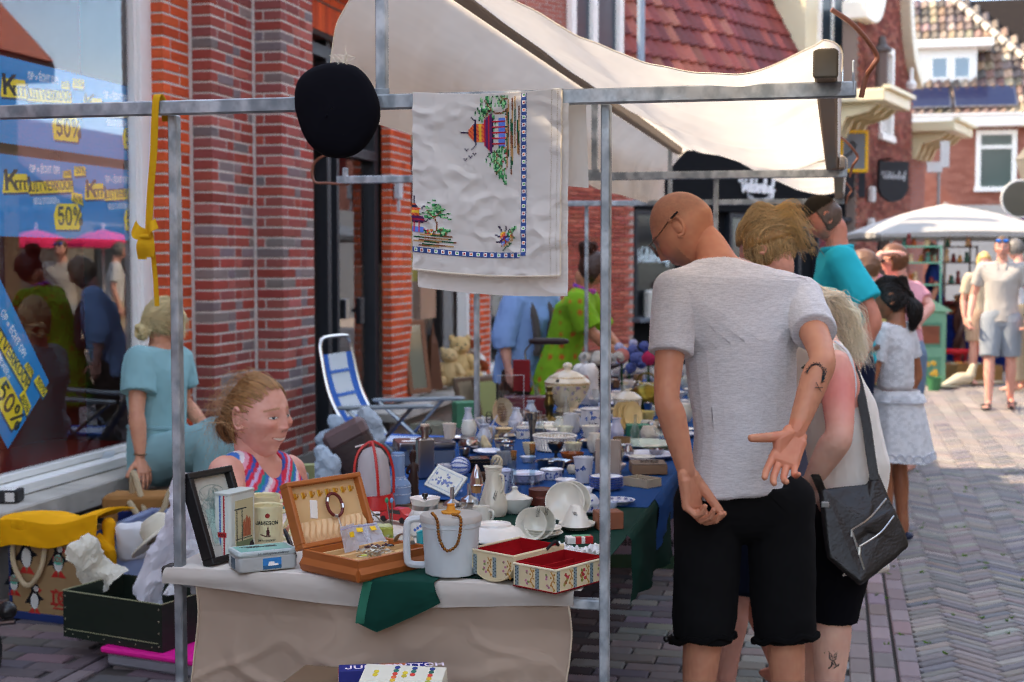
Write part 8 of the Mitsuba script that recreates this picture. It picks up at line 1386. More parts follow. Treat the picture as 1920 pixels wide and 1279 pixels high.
t = Th('cable', 'grey cable heaped beside the desk lamp', 'cable'); t.p('loop', tube(spl([A(*(-1.377, 6.369, 0.79))+RNG.normal(0, .05, 3)*A(1, 1, .25)+A(0, 0, .02) for _ in range(14)], 120), .0035, 6), 'plastic', C('#8a7c70'))
t = lt('lidded_jar', 'cream porcelain jar with painted flowers and a pointed lid right of the post', 'jar', (-0.928, 6.378, 0.776), .066, .17, [(0, 0), (.6, 0), (.65, .03), (.8, .08), (1, .74), (1.03, .76), (1, .8), (.5, .93), (.18, .95), (.2, 1), (0, 1.0)], 'china', C('#cfcabb'), n=8); t.p('gold_line', cat([tube([(.066*math.cos(a), .066*math.sin(a), .128) for a in np.linspace(0, 6.283, 9)[:-1]], .002, 4, closed=True)]), 'brass', C('#b09a5a')); deco(t, [(.65, .03), (.8, .08), (1, .74)], .063, .17, np.eye(4), C('#9a4a3c'), 12, .45, .7, .008, 31); deco(t, [(.65, .03), (.8, .08), (1, .74)], .063, .17, np.eye(4), C('#4a7a5a'), 12, .4, .7, .008, 33)
t = lt('brass_pot', 'bulging old brass pot beside the bald man\'s arm', 'pot', (-0.917, 6.962, 0.776), .095, .15, 'ball', 'brass', C('#7a6a2c'), n=18); t.p('handle', tube([(.05*math.cos(a), 0, .15+.05*math.sin(a)) for a in np.linspace(0, 3.14, 16)], .005, 6), 'brass', C('#6a5a2a'))
for ps, R, H, k_, c_, lb in (((-0.85, 6.149, 0.776), .105, .03, 'plate', '#d2bb62', 'large pale yellow plate right of the post'), ((-0.861, 6.502, 0.776), .045, .06, 'cup', '#cfc07a', 'pale yellow cup behind the yellow plate'), ((-0.76, 5.658, 0.776), .13, .022, 'plate', '#b9c9bc', 'large pale green plate right of the post'), ((-0.699, 5.355, 0.776), .11, .02, 'plate', '#b9c3d8', 'pale blue plate under the silver dishes')): lt('plate' if k_ == 'plate' else 'yellow_cup', lb, k_, ps, R, H, k_, 'china', C(c_))
for i in range(3): lt('cream_plate', ['cream plate standing on edge behind the post, front one', 'cream plate standing on edge behind the post, middle one', 'cream plate standing on edge behind the post, rear one'][i], 'plate', A(*(-0.928, 6.168, 0.8))+RTV*.022*i, .060, .012, 'plate', 'china', C('#cdb98a'), at=Tr(0, .012*i, .05) @ Rt('z', 55) @ Rt('x', 80))
t = Th('green_box', 'dark green tin box behind the pale green plate', 'box', at=Tr(*(-0.822, 5.963, 0.776)) @ Rt('z', 12)); t.p('box', box(.10, .08, .06, .003), 'satin', C('#1f6a50')); t = Th('silver_dish', 'tarnished silver dishes heaped beside the green tin box', 'dish', at=Tr(*(-0.764, 5.976, 0.776))); t.p('dish', cat([xf(lathe(prof('bowl', .045, .022), 20), Tr(.01*k, .01*k, .02*k) @ Rt('x', 10*k-10)) for k in range(3)]), 'mirror', C('#8e8a88'))
small = [(1062, 745, .05, .05, 'jar', 'mirror', '#a5a09a', 'silver lidded pot left of the post'), (1100, 758, .04, .07, 'vase', 'china', '#c9c3ae', 'cream vase below the pedestal dish'), (1050, 808, .032, .06, 'vase', 'china', '#c4c6bc', 'little green white vase before the tureen'), (1072, 812, .036, .085, 'mug', 'china', '#c6c8ca', 'white ribbed mug before the tureen'), (1092, 798, .035, .05, 'goblet', 'mirror', '#a39d97', 'silver goblet before the storage jar'), (965, 812, .03, .05, 'cup', 'china', '#c9ccd6', 'white cup behind the blue mug'), (1000, 806, .04, .03, 'bowl', 'china', '#b9c4d6', 'pale blue bowl on the far table'), (920, 822, .03, .05, 'jar', 'china', '#aebddb', 'blue white ginger jar'), (1130, 872, .035, .05, 'jar', 'mirror', '#9a948c', 'silver lidded sugar pot near the brown bowl'), (1095, 880, .03, .025, 'bowl', 'metal', '#a8a29a', 'small metal dish near the delft beaker'), (1180, 858, .022, .05, 'vase', 'mirror', '#b1aeb0', 'silver salt shaker beside the stencilled box'), (1232, 858, .03, .03, 'bowl', 'mirror', '#a9a6a8', 'silver bowl beside the stencilled box'), (870, 868, .02, .03, 'cup', 'china', '#c4c9d6', 'tiny cup behind the black lacquer box'), (905, 905, .024, .03, 'bowl', 'satin', '#5a3a24', 'little wooden bowl beside the spatter pot'), (960, 880, .016, .06, 'bottle', 'glass', '#ddd', 'tiny glass bottle beside the crystal jug'), (1150, 782, .05, .04, 'bowl', 'china', '#b8a98a', 'brown white bowl behind the post'), (1075, 890, .022, .03, 'jar', 'china', '#c9c5b5', 'little cream pot with lid'), (990, 868, .03, .02, 'plate', 'china', '#c4cbdc', 'saucer between the silver beakers and bottles'), (1105, 840, .05, .03, 'bowl', 'mirror', '#98938e', 'tarnished oval dish behind the brown bowl'), (940, 845, .03, .045, 'cup', 'china', '#cdc7b4', 'cream cup behind the crystal jug'), (855, 905, .035, .012, 'plate', 'china', '#b8c2da', 'delft saucer behind the tile'), (1215, 742, .05, .07, 'cup', 'china', '#cbb765', 'yellow cup at the far right table edge'), (1185, 722, .06, .02, 'plate', 'china', '#c9c3b0', 'cream plate at the far right table edge'), (1160, 712, .12, .03, 'plate', 'satin', '#3a3334', 'dark tray behind the post at the far table end')]
for px, py, R, H, k_, m_, c_, lb in small:
    a_ = (px-960)/2650; b_ = (490-py)/2650; dd = (.776-1.53)/(b_+0.0) if b_ else 5; ps = A(0, 0, 0)+FWV*dd+RTV*a_*dd; lt('small_'+('pot' if k_ == 'jar' else k_), lb, {'jar': 'pot'}.get(k_, k_), (ps[0], ps[1], Z2), R, H, k_, m_, C(c_))
KN = [('bowl', 'china', WH, .045, .03), ('cup', 'china', CRM, .03, .045), ('plate', 'china', C('#c3cad8'), .07, .014), ('goblet', 'mirror', ST, .025, .07), ('jar', 'china', C('#d0ccc0'), .032, .06), ('bottle', 'glass', ST, .018, .11), ('vase', 'china', C('#b9c3d3'), .028, .09), ('mug', 'satin', C('#7a5a3c'), .03, .04), ('plate', 'mirror', ST, .06, .012), ('plate', 'china', C('#d6d6d4'), .065, .02), ('cup', 'china', C('#d8d6cc'), .036, .05), ('jar', 'mirror', C('#9a958f'), .03, .05), ('bowl', 'china', C('#d9d6cc'), .05, .03), ('goblet', 'glass', ST, .028, .09)]
def CN(c_, m_): return {'mirror': 'shiny silver', 'glass': 'clear glass'}.get(m_) or ('white' if min(c_) > .5 else 'pale' if min(c_) > .35 else 'dark brown')
SEEN = {}
def near(q, id_):
    for r_ in sorted(REG, key=lambda r_: math.hypot(r_[0]-q[0], r_[1]-q[1])):
        w_ = r_[2].split(',')[0].split()
        if w_ and 'next' not in w_ and (id_, ' '.join(w_[:9])) not in SEEN: SEEN[(id_, ' '.join(w_[:9]))] = 1; return ' '.join(w_[:9])
for gy in np.arange(4.95, 8.9, .125):
    for gx in np.arange(-1.52, -.62, .105):
        q = A(gx+RNG.normal(0, .02), gy+RNG.normal(0, .025)); k_, m_, c_, R, H = KN[RNG.integers(len(KN))]
        if min(math.hypot(r_[0]-q[0], r_[1]-q[1]) for r_ in REG) < .062+R*.6: continue
        t = lt('small_'+('pot' if k_ in ('jar', 'can') else k_), f'{CN(c_, m_)} {k_ if k_ not in ("jar", "can") else "pot"} next to the '+near(q, k_+CN(c_, m_)), 'tableware', (q[0], q[1], Z2+.002), R*RNG.uniform(.8, 1.25), H*RNG.uniform(.8, 1.3), k_, m_, jit(c_, .06), n=18)
for i, (ps, c_, lb) in enumerate((((-1.183, 8.2, 0.975), '#6a78b8', 'blue hydrangea flowers at the far table end'), ((-1.137, 7.6, 1.015), '#d08a86', 'small salmon rose behind the post'), ((-1.044, 8, 0.978), '#c9406e', 'pink peony beside the bald man\'s arm'))):
    t = Th('cloth_flower', lb, 'flower', at=Tr(*ps)); n_ = 9 if i == 0 else 1; t.p('petal', cat([bloom((RNG.normal(0, .06)*(n_ > 1), RNG.normal(0, .05)*(n_ > 1), RNG.normal(0, .04)*(n_ > 1)), .045 if n_ == 1 else .035, 16, 50+k+i*20) for k in range(n_)]), 'leaf', C(c_), True); t.p('stem', tube([(0, 0, 0), (0, 0, -(ps[2]-.78))], .006, 6), 'leaf', C('#3a5a34'))
    if i == 0: t.p('floret', cat([bloom((RNG.normal(0, .06), RNG.normal(0, .05), RNG.normal(0, .04)), .03, 12, 90+k) for k in range(5)]), 'leaf', C('#c5cbe6'), True)
# ================================================================ below and beside the stall
def carton(ps, x, y, z, rz, c_, key, lb, cat_='box'): t = Th(key, lb, cat_, at=Tr(*ps) @ Rt('z', rz)); t.p('box', box(x, y, z, .003), 'matte', C(c_)); return t
t = carton((-0.922, 7.087, 0), .42, .28, .26, 6, '#9a8c98', 'apple_carton', 'lilac apple juice carton with handwritten lettering under the table'); t.p('green_base', box(.422, .282, .07, .002), 'matte', C('#3f5a44'), smooth=False); t.p('lettering', xf(face_y(text('maasappelen', .042, .001, True, True)), Tr(0, -.1405, .115)), 'matte', C('#1c1a1c'), smooth=False); t.p('green_lettering', xf(face_y(text('Pers', .06, .001, True, True)), Tr(-.06, -.1405, .175)), 'matte', C('#2f5a34'), smooth=False)
for i, (ps, s_) in enumerate((((-0.903, 7.147, 0.25), .30), ((-1.004, 7.188, 0.1), .25))): one('sack', ['dark bag slumped under the blue cloth', 'dark bundle under the far table'][i], 'bag', wob(TM(hull(bl((0, 0, .1), (s_*.5, .15, .12)), bl((.05, .05, .22), (s_*.3, .1, .1))).refine_to_length(.04)), .03, 9, i), 'cloth', C('#3a3632'), at=Tr(ps[0], ps[1]+1.0, 0))
# game boxes standing in front of the cloth
t = one('stool', 'low plain wooden stool in front of the table carrying the game boxes', 'stool', cat(box(.30, .26, .02, .003, (0, 0, .555)), *[box(.03, .03, .555, .002, (sx_*.12, sy_*.10, 0)) for sx_ in (-1, 1) for sy_ in (-1, 1)]), 'wood', C('#6a5540'), at=Tr(-1.07, 2.98, 0))
t = Th('game_box', 'blue and purple board game box with lettering, rear one of two', 'game box', at=Tr(*(-0.995, 3.024, 0.557)) @ Rt('z', 20)); t.p('box', box(.205, .05, .052, .001), 'satin', C('#1c2470'), smooth=False); t.p('picture', cat(box(.195, .0506, .016, 0, (0, 0, .006)), box(.06, .044, .0525, 0, (.02, 0, 0))), 'satin', C('#a85a3c'), smooth=False); t.p('picture_spot', cat([prism(Point(-.08+.022*k, 0).buffer(.008), .0008).apply_transform(Tr(0, -.0255, .014) @ Rt('x', 90)) for k in range(8)]), 'satin', C('#d8b49a'), smooth=False)
t.p('lettering', cat(xf(text('JUNIOR', .024, .0006, True), Tr(-.09, -.012, .0522)), xf(text('SWITCH', .024, .0006, True), Tr(.0, -.012, .0528))), 'satin', C('#d9c9d6'), smooth=False); t.p('end_label', box(.0008, .04, .04, 0, (-.103, 0, .006)), 'satin', C('#b01c2c'), smooth=False); t.p('end_lettering', xf(text('15', .02, .0005, True, True), Tr(-.1036, 0, .015) @ Rt('z', -90) @ Rt('x', 90)), 'satin', C('#e5e0d8'), smooth=False)
t = Th('game_box', 'white game box with coloured dots on its lid, front one of two', 'game box', at=Tr(*(-0.934, 2.977, 0.56)) @ Rt('z', 4) @ Rt('x', 16)); t.p('box', box(.185, .09, .05, .001), 'satin', C('#cfcbb8'), smooth=False)
for i, (cx_, cs) in enumerate(((-.062, ['#c9b428', '#c9b428']), (-.018, ['#2a3a7a', '#2a6a5a', '#c0392b', '#c9582a', '#c9a428']), (.022, ['#2a3a7a', '#2a6a5a', '#c0392b']), (.004, ['#c9b428', '#b5a428']), (.062, ['#2a3a7a', '#2a5a4a', '#c0392b', '#c9a428', '#9aa03a']))):
    for j, c_ in enumerate(cs): t.p('dot', prism(Point(cx_, .034-.013*j-(.02 if len(cs) == 2 else 0)).buffer(.0062), .0006, .0502), 'satin', C(c_), smooth=False)
# bags and boxes on the ground at the left
JUTE = C('#9a7d58')
t = Th('puffin_bag', 'jute shopping bag with printed puffins and a folded yellow cloth on top', 'bag', at=Tr(-3.20, 5.42, 0) @ Rt('z', -10)); t.p('body', dense(box(.46, .20, .40, .012), .06), 'cloth', JUTE); t.p('blue_side', cat(box(.012, .205, .41, .003, (.231, 0, 0)), box(.012, .205, .41, .003, (-.231, 0, 0)), box(.47, .206, .035, .003)), 'cloth', C('#2c3a6a'))
def puffin(x, z, s, body):
    F = lambda pl_, d=.0012: xf(face_y(prism(affinity.translate(affinity.scale(pl_, s, s, origin=(0, 0)), x, z), d)), Tr(0, -.1005, 0)); el = lambda cx, cy, a, b: affinity.scale(Point(cx, cy).buffer(1), a, b)
    t.p('print_black', cat(F(el(0, .5, .34, .46)), F(el(.06, 1.05, .26, .26)), F(Polygon([(-.3, .7), (-.62, .25), (-.25, .3)])), F(Polygon([(.28, .75), (.6, .55), (.3, .45)]))), 'matte', C('#1a1a1e'), smooth=False)
    t.p('print_white', cat(F(el(.02, .42, .24, .40), .0018), F(el(.13, 1.05, .16, .15), .0018)), 'matte', C('#d2d0ca'), smooth=False)
    if body: t.p('print_green', F(el(.02, .55, .28, .22), .0024), 'matte', C('#5aa890'), smooth=False); t.p('print_lettering', xf(face_y(text('IOS', .022*s/.1, .0006, True, True)), Tr(x, -.1032, z+s*.48)), 'matte', C('#a83a3a'), smooth=False)
    t.p('print_red', cat(F(Polygon([(.27, 1.12), (.5, 1.0), (.32, .88)]), .0024), F(Polygon([(-.15, .05), (-.4, -.25), (0, -.22), (-.05, .05)]), .0018), F(Polygon([(.1, .05), (.02, -.22), (.42, -.25), (.18, .05)]), .0018)), 'matte', C('#b8322c'), smooth=False)
puffin(-.14, .225, .105, False); puffin(.03, .22, .095, True); puffin(-.21, .12, .085, True); puffin(-.10, .05, .085, False)
t.p('lettering', xf(face_y(text('IOS', .058, .001, True, True)), Tr(.06, -.1012, .08)), 'matte', C('#a8322c'), smooth=False); t.p('strike', cat([xf(face_y(prism(LineString([(.015, .075+.07*k), (.105, .145-.07*k)]).buffer(.004), .0016)), Tr(0, -.1012, 0)) for k in (0, 1)]+[xf(box(.12, .001, .006, 0, (.06, -.102, .062)))]), 'matte', C('#a8322c'), smooth=False)
t.p('handle', tube(spl([(-.20, -.10, .39), (-.19, -.125, .26), (-.13, -.135, .17), (-.08, -.135, .17), (-.03, -.13, .25), (-.02, -.105, .39)], 40), .011, 8), 'cloth', C('#b9a685'))
t = Th('yellow_jacket', 'folded yellow garment lying over the puffin bag', 'garment', at=Tr(-3.20, 5.42, 0) @ Rt('z', -10)); t.p('fold', wob(sheet(lambda u, v: np.stack([-.27+.54*u, .10-.235*np.minimum(v/.7, 1)-.012*np.clip((v-.7)/.3, 0, 1), .412+.05*u**2+.02*np.sin(v*4)-.085*np.clip((v-.7)/.3, 0, 1)*(1-.3*u)+.012*np.sin(u*8)], -1), 30, 24, .008), .010, 12, 5), 'cloth', C('#d99a0e')); t.p('sleeve', wob(TM(union(chain([((.25, -.04, .43), .028), ((.26, -.06, .3), .026), ((.255, -.06, .12), .024), ((.25, -.07, .03), .02)])+chain([((.20, -.09, .4), .026), ((.285, -.08, .33), .022), ((.285, -.06, .2), .02)])).refine_to_length(.03)), .008, 16, 2), 'cloth', C('#d2930f'))
t = Th('jute_bag', 'brown and navy jute bag with rope handles behind the puffin bag', 'bag', at=Tr(-3.05, 5.95, 0) @ Rt('z', 12)); t.p('body', wob(dense(box(.46, .22, .46, .015), .06), .02, 6, 4), 'cloth', C('#8a6238')); t.p('navy_panel', wob(dense(box(.36, .23, .34, .01, (.02, 0, .06)), .06), .015, 6, 4), 'cloth', C('#1c2450')); t.p('handle', cat(tube(spl([(-.1, -.12, .44), (-.02, -.16, .36), (.06, -.16, .40), (.10, -.13, .5), (.16, -.14, .42), (.1, -.15, .3), (-.02, -.15, .27)], 40), .014, 8), tube(spl([(-.12, 0, .45), (-.1, -.04, .56), (-.04, -.10, .42), (0, -.14, .33)], 24), .014, 8)), 'cloth', C('#a8977a'))
t = Th('crib_tub', 'clear plastic storage tub with white packing paper', 'tub', at=Tr(-2.68, 5.62, 0) @ Rt('z', 4)); t.p('wall', xf(openbox(.62, .42, .40, .006), Tr(-.31, .21, 0)), 'frosted', C('#c9d3ea'), smooth=False); t.p('rim', cat(*[box(b_[0], b_[1], .025, .006, b_[2]) for b_ in ((.66, .03, (0, .215, .39)), (.66, .03, (0, -.215, .39)), (.03, .43, (.315, 0, .39)), (.03, .43, (-.315, 0, .39)))]), 'frosted', C('#b4c0de'))
def crumple(w, h, seed, k=.05): return wob(wob(sheet(lambda u, v: np.stack([(u-.5)*w*(1-.3*v)+.02*np.sin(v*8+seed), .04*np.sin(u*5+seed)+.03*np.sin(v*6), v*h], -1), 20, 26), k, 11, seed), k*.45, 34, seed)
one('tissue_paper', 'white cloth hanging over the left edge of the clear tub', 'cloth', wob(dense(box(.20, .05, .18, .02), .03), .02, 12, 2), 'cloth', C('#dcdde2'), at=Tr(-2.86, 5.42, .27) @ Rt('z', 20) @ Rt('x', 20)); one('tissue_paper', 'long rolled white tissue standing slanted in the dark green box', 'paper', crumple(.16, .56, 3, .03), 'thincloth', C('#eceaf0'), 20, at=Tr(-2.66, 5.12, .17) @ Rt('y', 20)); one('tissue_paper', 'crumpled white tissue paper beside the left stall post', 'paper', crumple(.30, .42, 5, .06), 'thincloth', C('#eeeef0'), 20, at=Tr(-2.43, 5.15, .20)); one('tissue_paper', 'cream crumpled paper at the corner of the dark green box', 'paper', crumple(.2, .22, 8, .05), 'thincloth', C('#e6e2d0'), 20, at=Tr(-2.84, 5.08, .22) @ Rt('y', -35))
t = Th('fibre_box', 'dark green riveted fibre box full of tissue paper', 'box', at=Tr(-2.63, 4.985, .075) @ Rt('z', -15)); t.p('wall', xf(openbox(.50, .33, .18, .006), Tr(-.25, .165, 0)), 'satin', C('#1d261e'), smooth=False); t.p('edge', cat([box(b_[0], b_[1], .003, 0, b_[2]) for b_ in ((.50, .003, (0, -.165, .18)), (.003, .33, (.25, 0, .18)), (.003, .33, (-.25, 0, .18)), (.46, .001, (0, -.1655, .03)))]), 'matte', C('#9a9c7a'), smooth=False); t.p('rivet', cat([icosphere(1, .0035).apply_translation((x_, -.166, z_)) for x_ in (-.238, .235) for z_ in (.02, .07, .115, .16)]+[icosphere(1, .003).apply_translation((-.2+.08*k, -.166, .014)) for k in range(6)]), 'metal', C('#a8a48a')); t.p('floor', box(.49, .32, .006), 'satin', C('#1a201a'))
t = Th('pink_lid_tub', 'clear tub with a bright pink lid under the dark green box', 'tub', at=Tr(-2.30, 4.84, 0) @ Rt('z', -12)); t.p('lid', box(.78, .36, .025, .008, (.0, .05, .048)), 'plastic', C('#d81b8c')); t.p('wall', box(.74, .33, .048, .01, (0, .05, 0)), 'frosted', C('#c9c9d2')); t.p('contents', wob(dense(box(.70, .30, .04, .01, (0, .05, .003)), .05), .01, 14, 3), 'cloth', C('#4a4a50'))
t = carton((-1.98, 4.95, .075), .34, .24, .22, -8, '#c9cddc', 'white_carton', 'white carton with an open flap behind the left stall post'); t.p('flap', box(.34, .12, .004, 0, (0, -.17, .222)).apply_transform(Tr(0, -.03, .0)), 'matte', C('#d6dae6'), smooth=False)
t = Th('grey_cooler', 'grey cool bag behind the jute bag', 'bag', at=Tr(-2.72, 6.15, 0) @ Rt('z', 8)); t.p('body', box(.34, .26, .46, .02), 'cloth', C('#7f878f')); t.p('lid', wob(dense(box(.36, .28, .035, .012, (0, 0, .46)), .05), .008, 10, 2), 'cloth', C('#8f99a3')); t.p('strap', tube(spl([(-.2, -.05, .46), (-.05, -.1, .53), (.15, -.05, .5)], 16), .012, 6, flat=.4), 'cloth', C('#2a2c30'))
t = Th('black_suitcase', 'open black suitcase along the shop ledge', 'suitcase', at=Tr(-3.02, 6.35, 0) @ Rt('z', 70)); t.p('shell', xf(openbox(1.1, .40, .36, .02), Tr(-.55, .21, 0)), 'satin', C('#141417'), smooth=False)
one('sun_hat', 'cream sun hat with a dark band lying on the black suitcase', 'hat', lathe([(0, .13), (.06, .125), (.095, .09), (.105, .03), (.20, .01), (.205, .0), (.1, .01)], 34), 'cloth', C('#c9c2ae'), at=Tr(*(-2.697, 5.299, 0.4)) @ Rt('y', -38) @ Sc(.72)); one('plastic_wrap', 'crumpled clear plastic on the black suitcase', 'plastic', crumple(.34, .12, 4, .04), 'frosted', C('#d3dae2'), True, at=Tr(-3.1, 6.5, .46))
t = Th('pushchair', 'black wheel and grey tube of a pushchair at the left photo edge', 'pushchair'); t.p('wheel', lathe([(.02, -.018), (.07, -.02), (.078, -.01), (.078, .01), (.07, .02), (.02, .018)], 26).apply_transform(Tr(*(-3.071, 4.655, 0.062)) @ Rt('z', 20) @ Rt('y', 90)), 'plastic', C('#151515')); t.p('tube', cat(*[tube([A(*(-3.104, 4.657, 0.228))-A(0, 0, k), A(*(-3.018, 4.679, 0.256))-A(0, 0, k)], .012, 8) for k in (0, .026, .052)], tube([(-3.074, 4.61, 0.181), (-2.962, 4.637, 0.193)], .010, 8)), 'metal', C('#8d8884')); t.p('hub', icosphere(2, .035).apply_translation((-3.007, 4.659, 0.227)), 'plastic', C('#1a1a1a'))
# on the ledges
t = Th('label_box', 'small black box with a white label on the shop ledge', 'box', at=Tr(*(-3.62, 5.619, 0.455)) @ Rt('z', 15)); t.p('box', box(.13, .10, .055, .004), 'satin', C('#1c1c1e')); t.p('label', cat(box(.04, .001, .04, 0, (.03, -.0505, .006)), box(.09, .07, .001, 0, (0, 0, .0552))), 'matte', C('#c4c0ba'), smooth=False)
one('food_wrap', 'crumpled clear food wrapping on the ledge beside the woman in teal', 'wrapping', crumple(.28, .07, 6, .03), 'frosted', C('#cfd6dc'), True, at=Tr(-3.78, 6.62, .455) @ Rt('z', 70)); one('banana', 'little yellow banana inside the food wrapping', 'fruit', tube(spl([(-.06, 0, .01), (0, .015, .016), (.06, 0, .012)], 12), [.006, .012, .014, .014, .014, .014, .014, .014, .014, .013, .010, .005], 8), 'satin', C('#a8983a'), at=Tr(-3.72, 6.62, .455))
# folding chair
t = Th('folding_chair', 'blue and white folding garden chair with aluminium frame in front of the shop door', 'chair', at=Tr(*(-2.568, 8.41, 0.4)[:2], 0) @ Rt('z', 84))
bk = lambda u, v: np.stack([(u-.5)*.46, .28+.24*v+.05*np.sin(v*3.1), .40+.55*v], -1)
FB, FW = C('#3a64b0'), C('#c3c9cc')
def strp(n, c_, u0, u1, v0=0., v1=1., off=0.): t.p(n, sheet(lambda u, v: bk(u0+(u1-u0)*u, v0+(v1-v0)*v)+np.stack([0*u, -off+0*u, 0*u], -1), 6, 16, .004), 'cloth', c_)
strp('back_fabric', FW, .22, .78); strp('back_fabric', FB, 0, .22); strp('back_fabric', FB, .78, 1)
for v_ in (.26, .52, .78): strp('back_stripe', C('#4a70b4'), .2, .8, v_, v_+.035, .006)
t.p('frame', cat(tube(spl([bk(np.array(0.), np.array(0.)), bk(np.array(0.), np.array(.5)), bk(np.array(.02), np.array(1.)), bk(np.array(.06), np.array(1.14)), bk(np.array(.2), np.array(1.19)), bk(np.array(.8), np.array(1.19)), bk(np.array(.94), np.array(1.14)), bk(np.array(.98), np.array(1.)), bk(np.array(1.), np.array(.5)), bk(np.array(1.), np.array(0.))], 80), .0125, 8)), 'metal', C('#c9cbcc'))
t.p('seat', cat(box(.46, .46, .018, .004, (0, .07, .40)), ), 'cloth', C('#b9c4d8')); t.p('seat_stripe', cat(*[box(.08, .465, .019, .002, (x_, .07, .4005)) for x_ in (-.19, .19)]), 'cloth', FB)
for s_ in (-1, 1): t.p('armrest', TM(hull(bl((s_*.26, .36, .63), (.026, .04, .014)), bl((s_*.26, -.20, .66), (.030, .05, .014)))), 'plastic', C('#8d979c')); t.p('leg', tube([(s_*.25, -.10, .65), (s_*.25, .22, .30), (s_*.25, .42, .0)], .012, 8), 'metal', C('#8f9496')); t.p('leg', tube([(s_*.245, .34, .62), (s_*.245, .05, .38), (s_*.245, -.26, 0)], .012, 8), 'metal', C('#8f9496'))
t.p('crossbar', cat(tube([(-.25, .42, .02), (.25, .42, .02)], .012, 8), tube([(-.245, -.26, .02), (.245, -.26, .02)], .012, 8), tube([(-.24, -.16, .41), (.24, -.16, .41)], .012, 8)), 'metal', C('#9aa0a2'))
for i, (ps, r, c_, lb) in enumerate((((-2.69, 7.435, 0.399), (.16, .12, .24), '#b9c9d8', 'tall white plastic bag standing before the brick pillar'), ((-2.63, 7.035, 0.357), (.10, .09, .16), '#c4d0dc', 'small knotted white plastic bag at the foot of the brick pillar'), ((-2.702, 7.953, 0.524), (.09, .08, .10), '#c3ccd4', 'crumpled clear plastic bag behind the brown bag'))):
    m = TM(union([hull(bl((0, 0, -r[2]*.5), (r[0]*1.05, r[1], r[2]*.5)), bl((0, 0, r[2]*.5), (r[0]*.8, r[1]*.5, r[2]*.4))), hull(bl((0, 0, r[2]*.6), .05), bl((-r[0]*.3, 0, r[2]), .03))]).refine_to_length(.02)); m = wob(wob(wob(m, .04, 7, i), .022, 22, i+3), .008, 60, i); one('plastic_bag', lb, 'bag', m, 'thincloth', C(c_), 20, at=Tr(*ps))
t = Th('brown_case', 'worn dark brown leather case beside the plastic bags', 'case', at=Tr(*(-2.577, 7.362, 0.472)) @ Rt('z', 10) @ Rt('y', -28)); t.p('body', box(.24, .12, .34, .03, (0, 0, -.16)), 'leather', C('#3a2624')); t.p('flap', box(.25, .13, .12, .03, (.0, -.008, .06)), 'leather', C('#6a5454'))
one('ground_clutter', 'dark pile of bags and cables under the folding chair', 'pile', wob(TM(union([hull(bl((0, 0, .1), (.25, .2, .12)), bl((.35, .1, .08), (.2, .15, .1))), hull(bl((.5, .2, .12), .12), bl((.75, .1, .1), .14))]).refine_to_length(.04)), .05, 8, 9), 'cloth', C('#4a4644'), 60, at=Tr(-2.9, 8.1, 0))
# pictures and toys on and under the far ledge
t = Th('leaning_mirror', 'tall narrow wooden framed mirror leaning on the far ledge', 'mirror', at=Tr(*(-3.42, 11.406, 0.416)) @ Rt('z', 62) @ Rt('x', -9)); t.p('frame', cat(box(.26, .03, .045, .004), box(.26, .03, .045, .004, (0, 0, .58)), box(.045, .03, .54, .004, (-.108, 0, .045)), box(.045, .03, .54, .004, (.108, 0, .045))), 'wood', C('#7a5238')); t.p('glass', box(.17, .01, .54, 0, (0, 0, .045)), 'mirror', C('#c3ccd2'), smooth=False)
t = Th('wooden_tower', 'carved dark wooden steeple ornament on the far ledge', 'ornament', at=Tr(*(-3.4, 11.725, 0.424))); t.p('body', lathe([(0, 0), (.09, 0), (.085, .05), (.065, .25), (.045, .40), (.02, .47), (.006, .55), (0, .6)], 4), 'wood', C('#5a3824'), smooth=False)
def teddy(ps, s, c_, lb, rz):
    t = Th('teddy_bear', lb, 'toy', at=Tr(*ps) @ Rt('z', rz) @ Sc(s)); m = fuse([hull(bl((0, 0, .12), (.11, .10, .13)), bl((0, 0, .22), (.07, .07, .07))), hull(bl((0, -.01, .33), (.095, .085, .085)), bl((0, -.07, .31), .04)), *[hull(bl((k*.075, 0, .40), .03), bl((k*.07, .01, .38), .03)) for k in (-1, 1)], *[hull(bl((k*.09, -.02, .22), .04), bl((k*.14, -.09, .13), .042)) for k in (-1, 1)], *[hull(bl((k*.08, -.05, .05), .055), bl((k*.13, -.17, .05), .058)) for k in (-1, 1)]], .018, 6)
    t.p('body', wob(m, .010, 70, 3), 'cloth', c_, True); t.p('face', cat(*[icosphere(1, .011).apply_translation((x_, y_, z_)) for x_, y_, z_ in ((-.035, -.085, .345), (.035, -.085, .345), (0, -.112, .318))]), 'gloss', C('#1c1412'))
teddy((-3.32, 11.954, 0.443), .78, C('#c3a878'), 'pale teddy bear on the far ledge, left one', 20); teddy((-3.38, 12.538, 0.426), 1.0, C('#c9ab74'), 'golden teddy bear sitting behind the paler one', 25); teddy((-3.36, 12.889, 0.413), .95, (lambda v: np.where((meshkit.noise(v*9+3) > .5)[:, None], C('#d6d2ca'), C('#7a3a1e'))), 'brown and white plush dog on the far ledge', 10)
for i, (px, c_, lb) in enumerate(((910, '#8a7a62', 'framed picture leaning below the far ledge, left one'), (945, '#8f9460', 'green framed picture leaning below the far ledge, right one'))):
    ps = (-2.578, 10.334, 0.28) if i == 0 else (-2.436, 10.367, 0.28); t = Th('leaning_picture', lb, 'picture', at=Tr(ps[0], ps[1], .05) @ Rt('z', 60) @ Rt('x', -14)); t.p('frame', box(.42, .03, .62, .006), 'wood', C('#5a4632')); t.p('canvas', box(.36, .032, .55, 0, (0, 0, .035)), 'matte', C(c_), smooth=False)
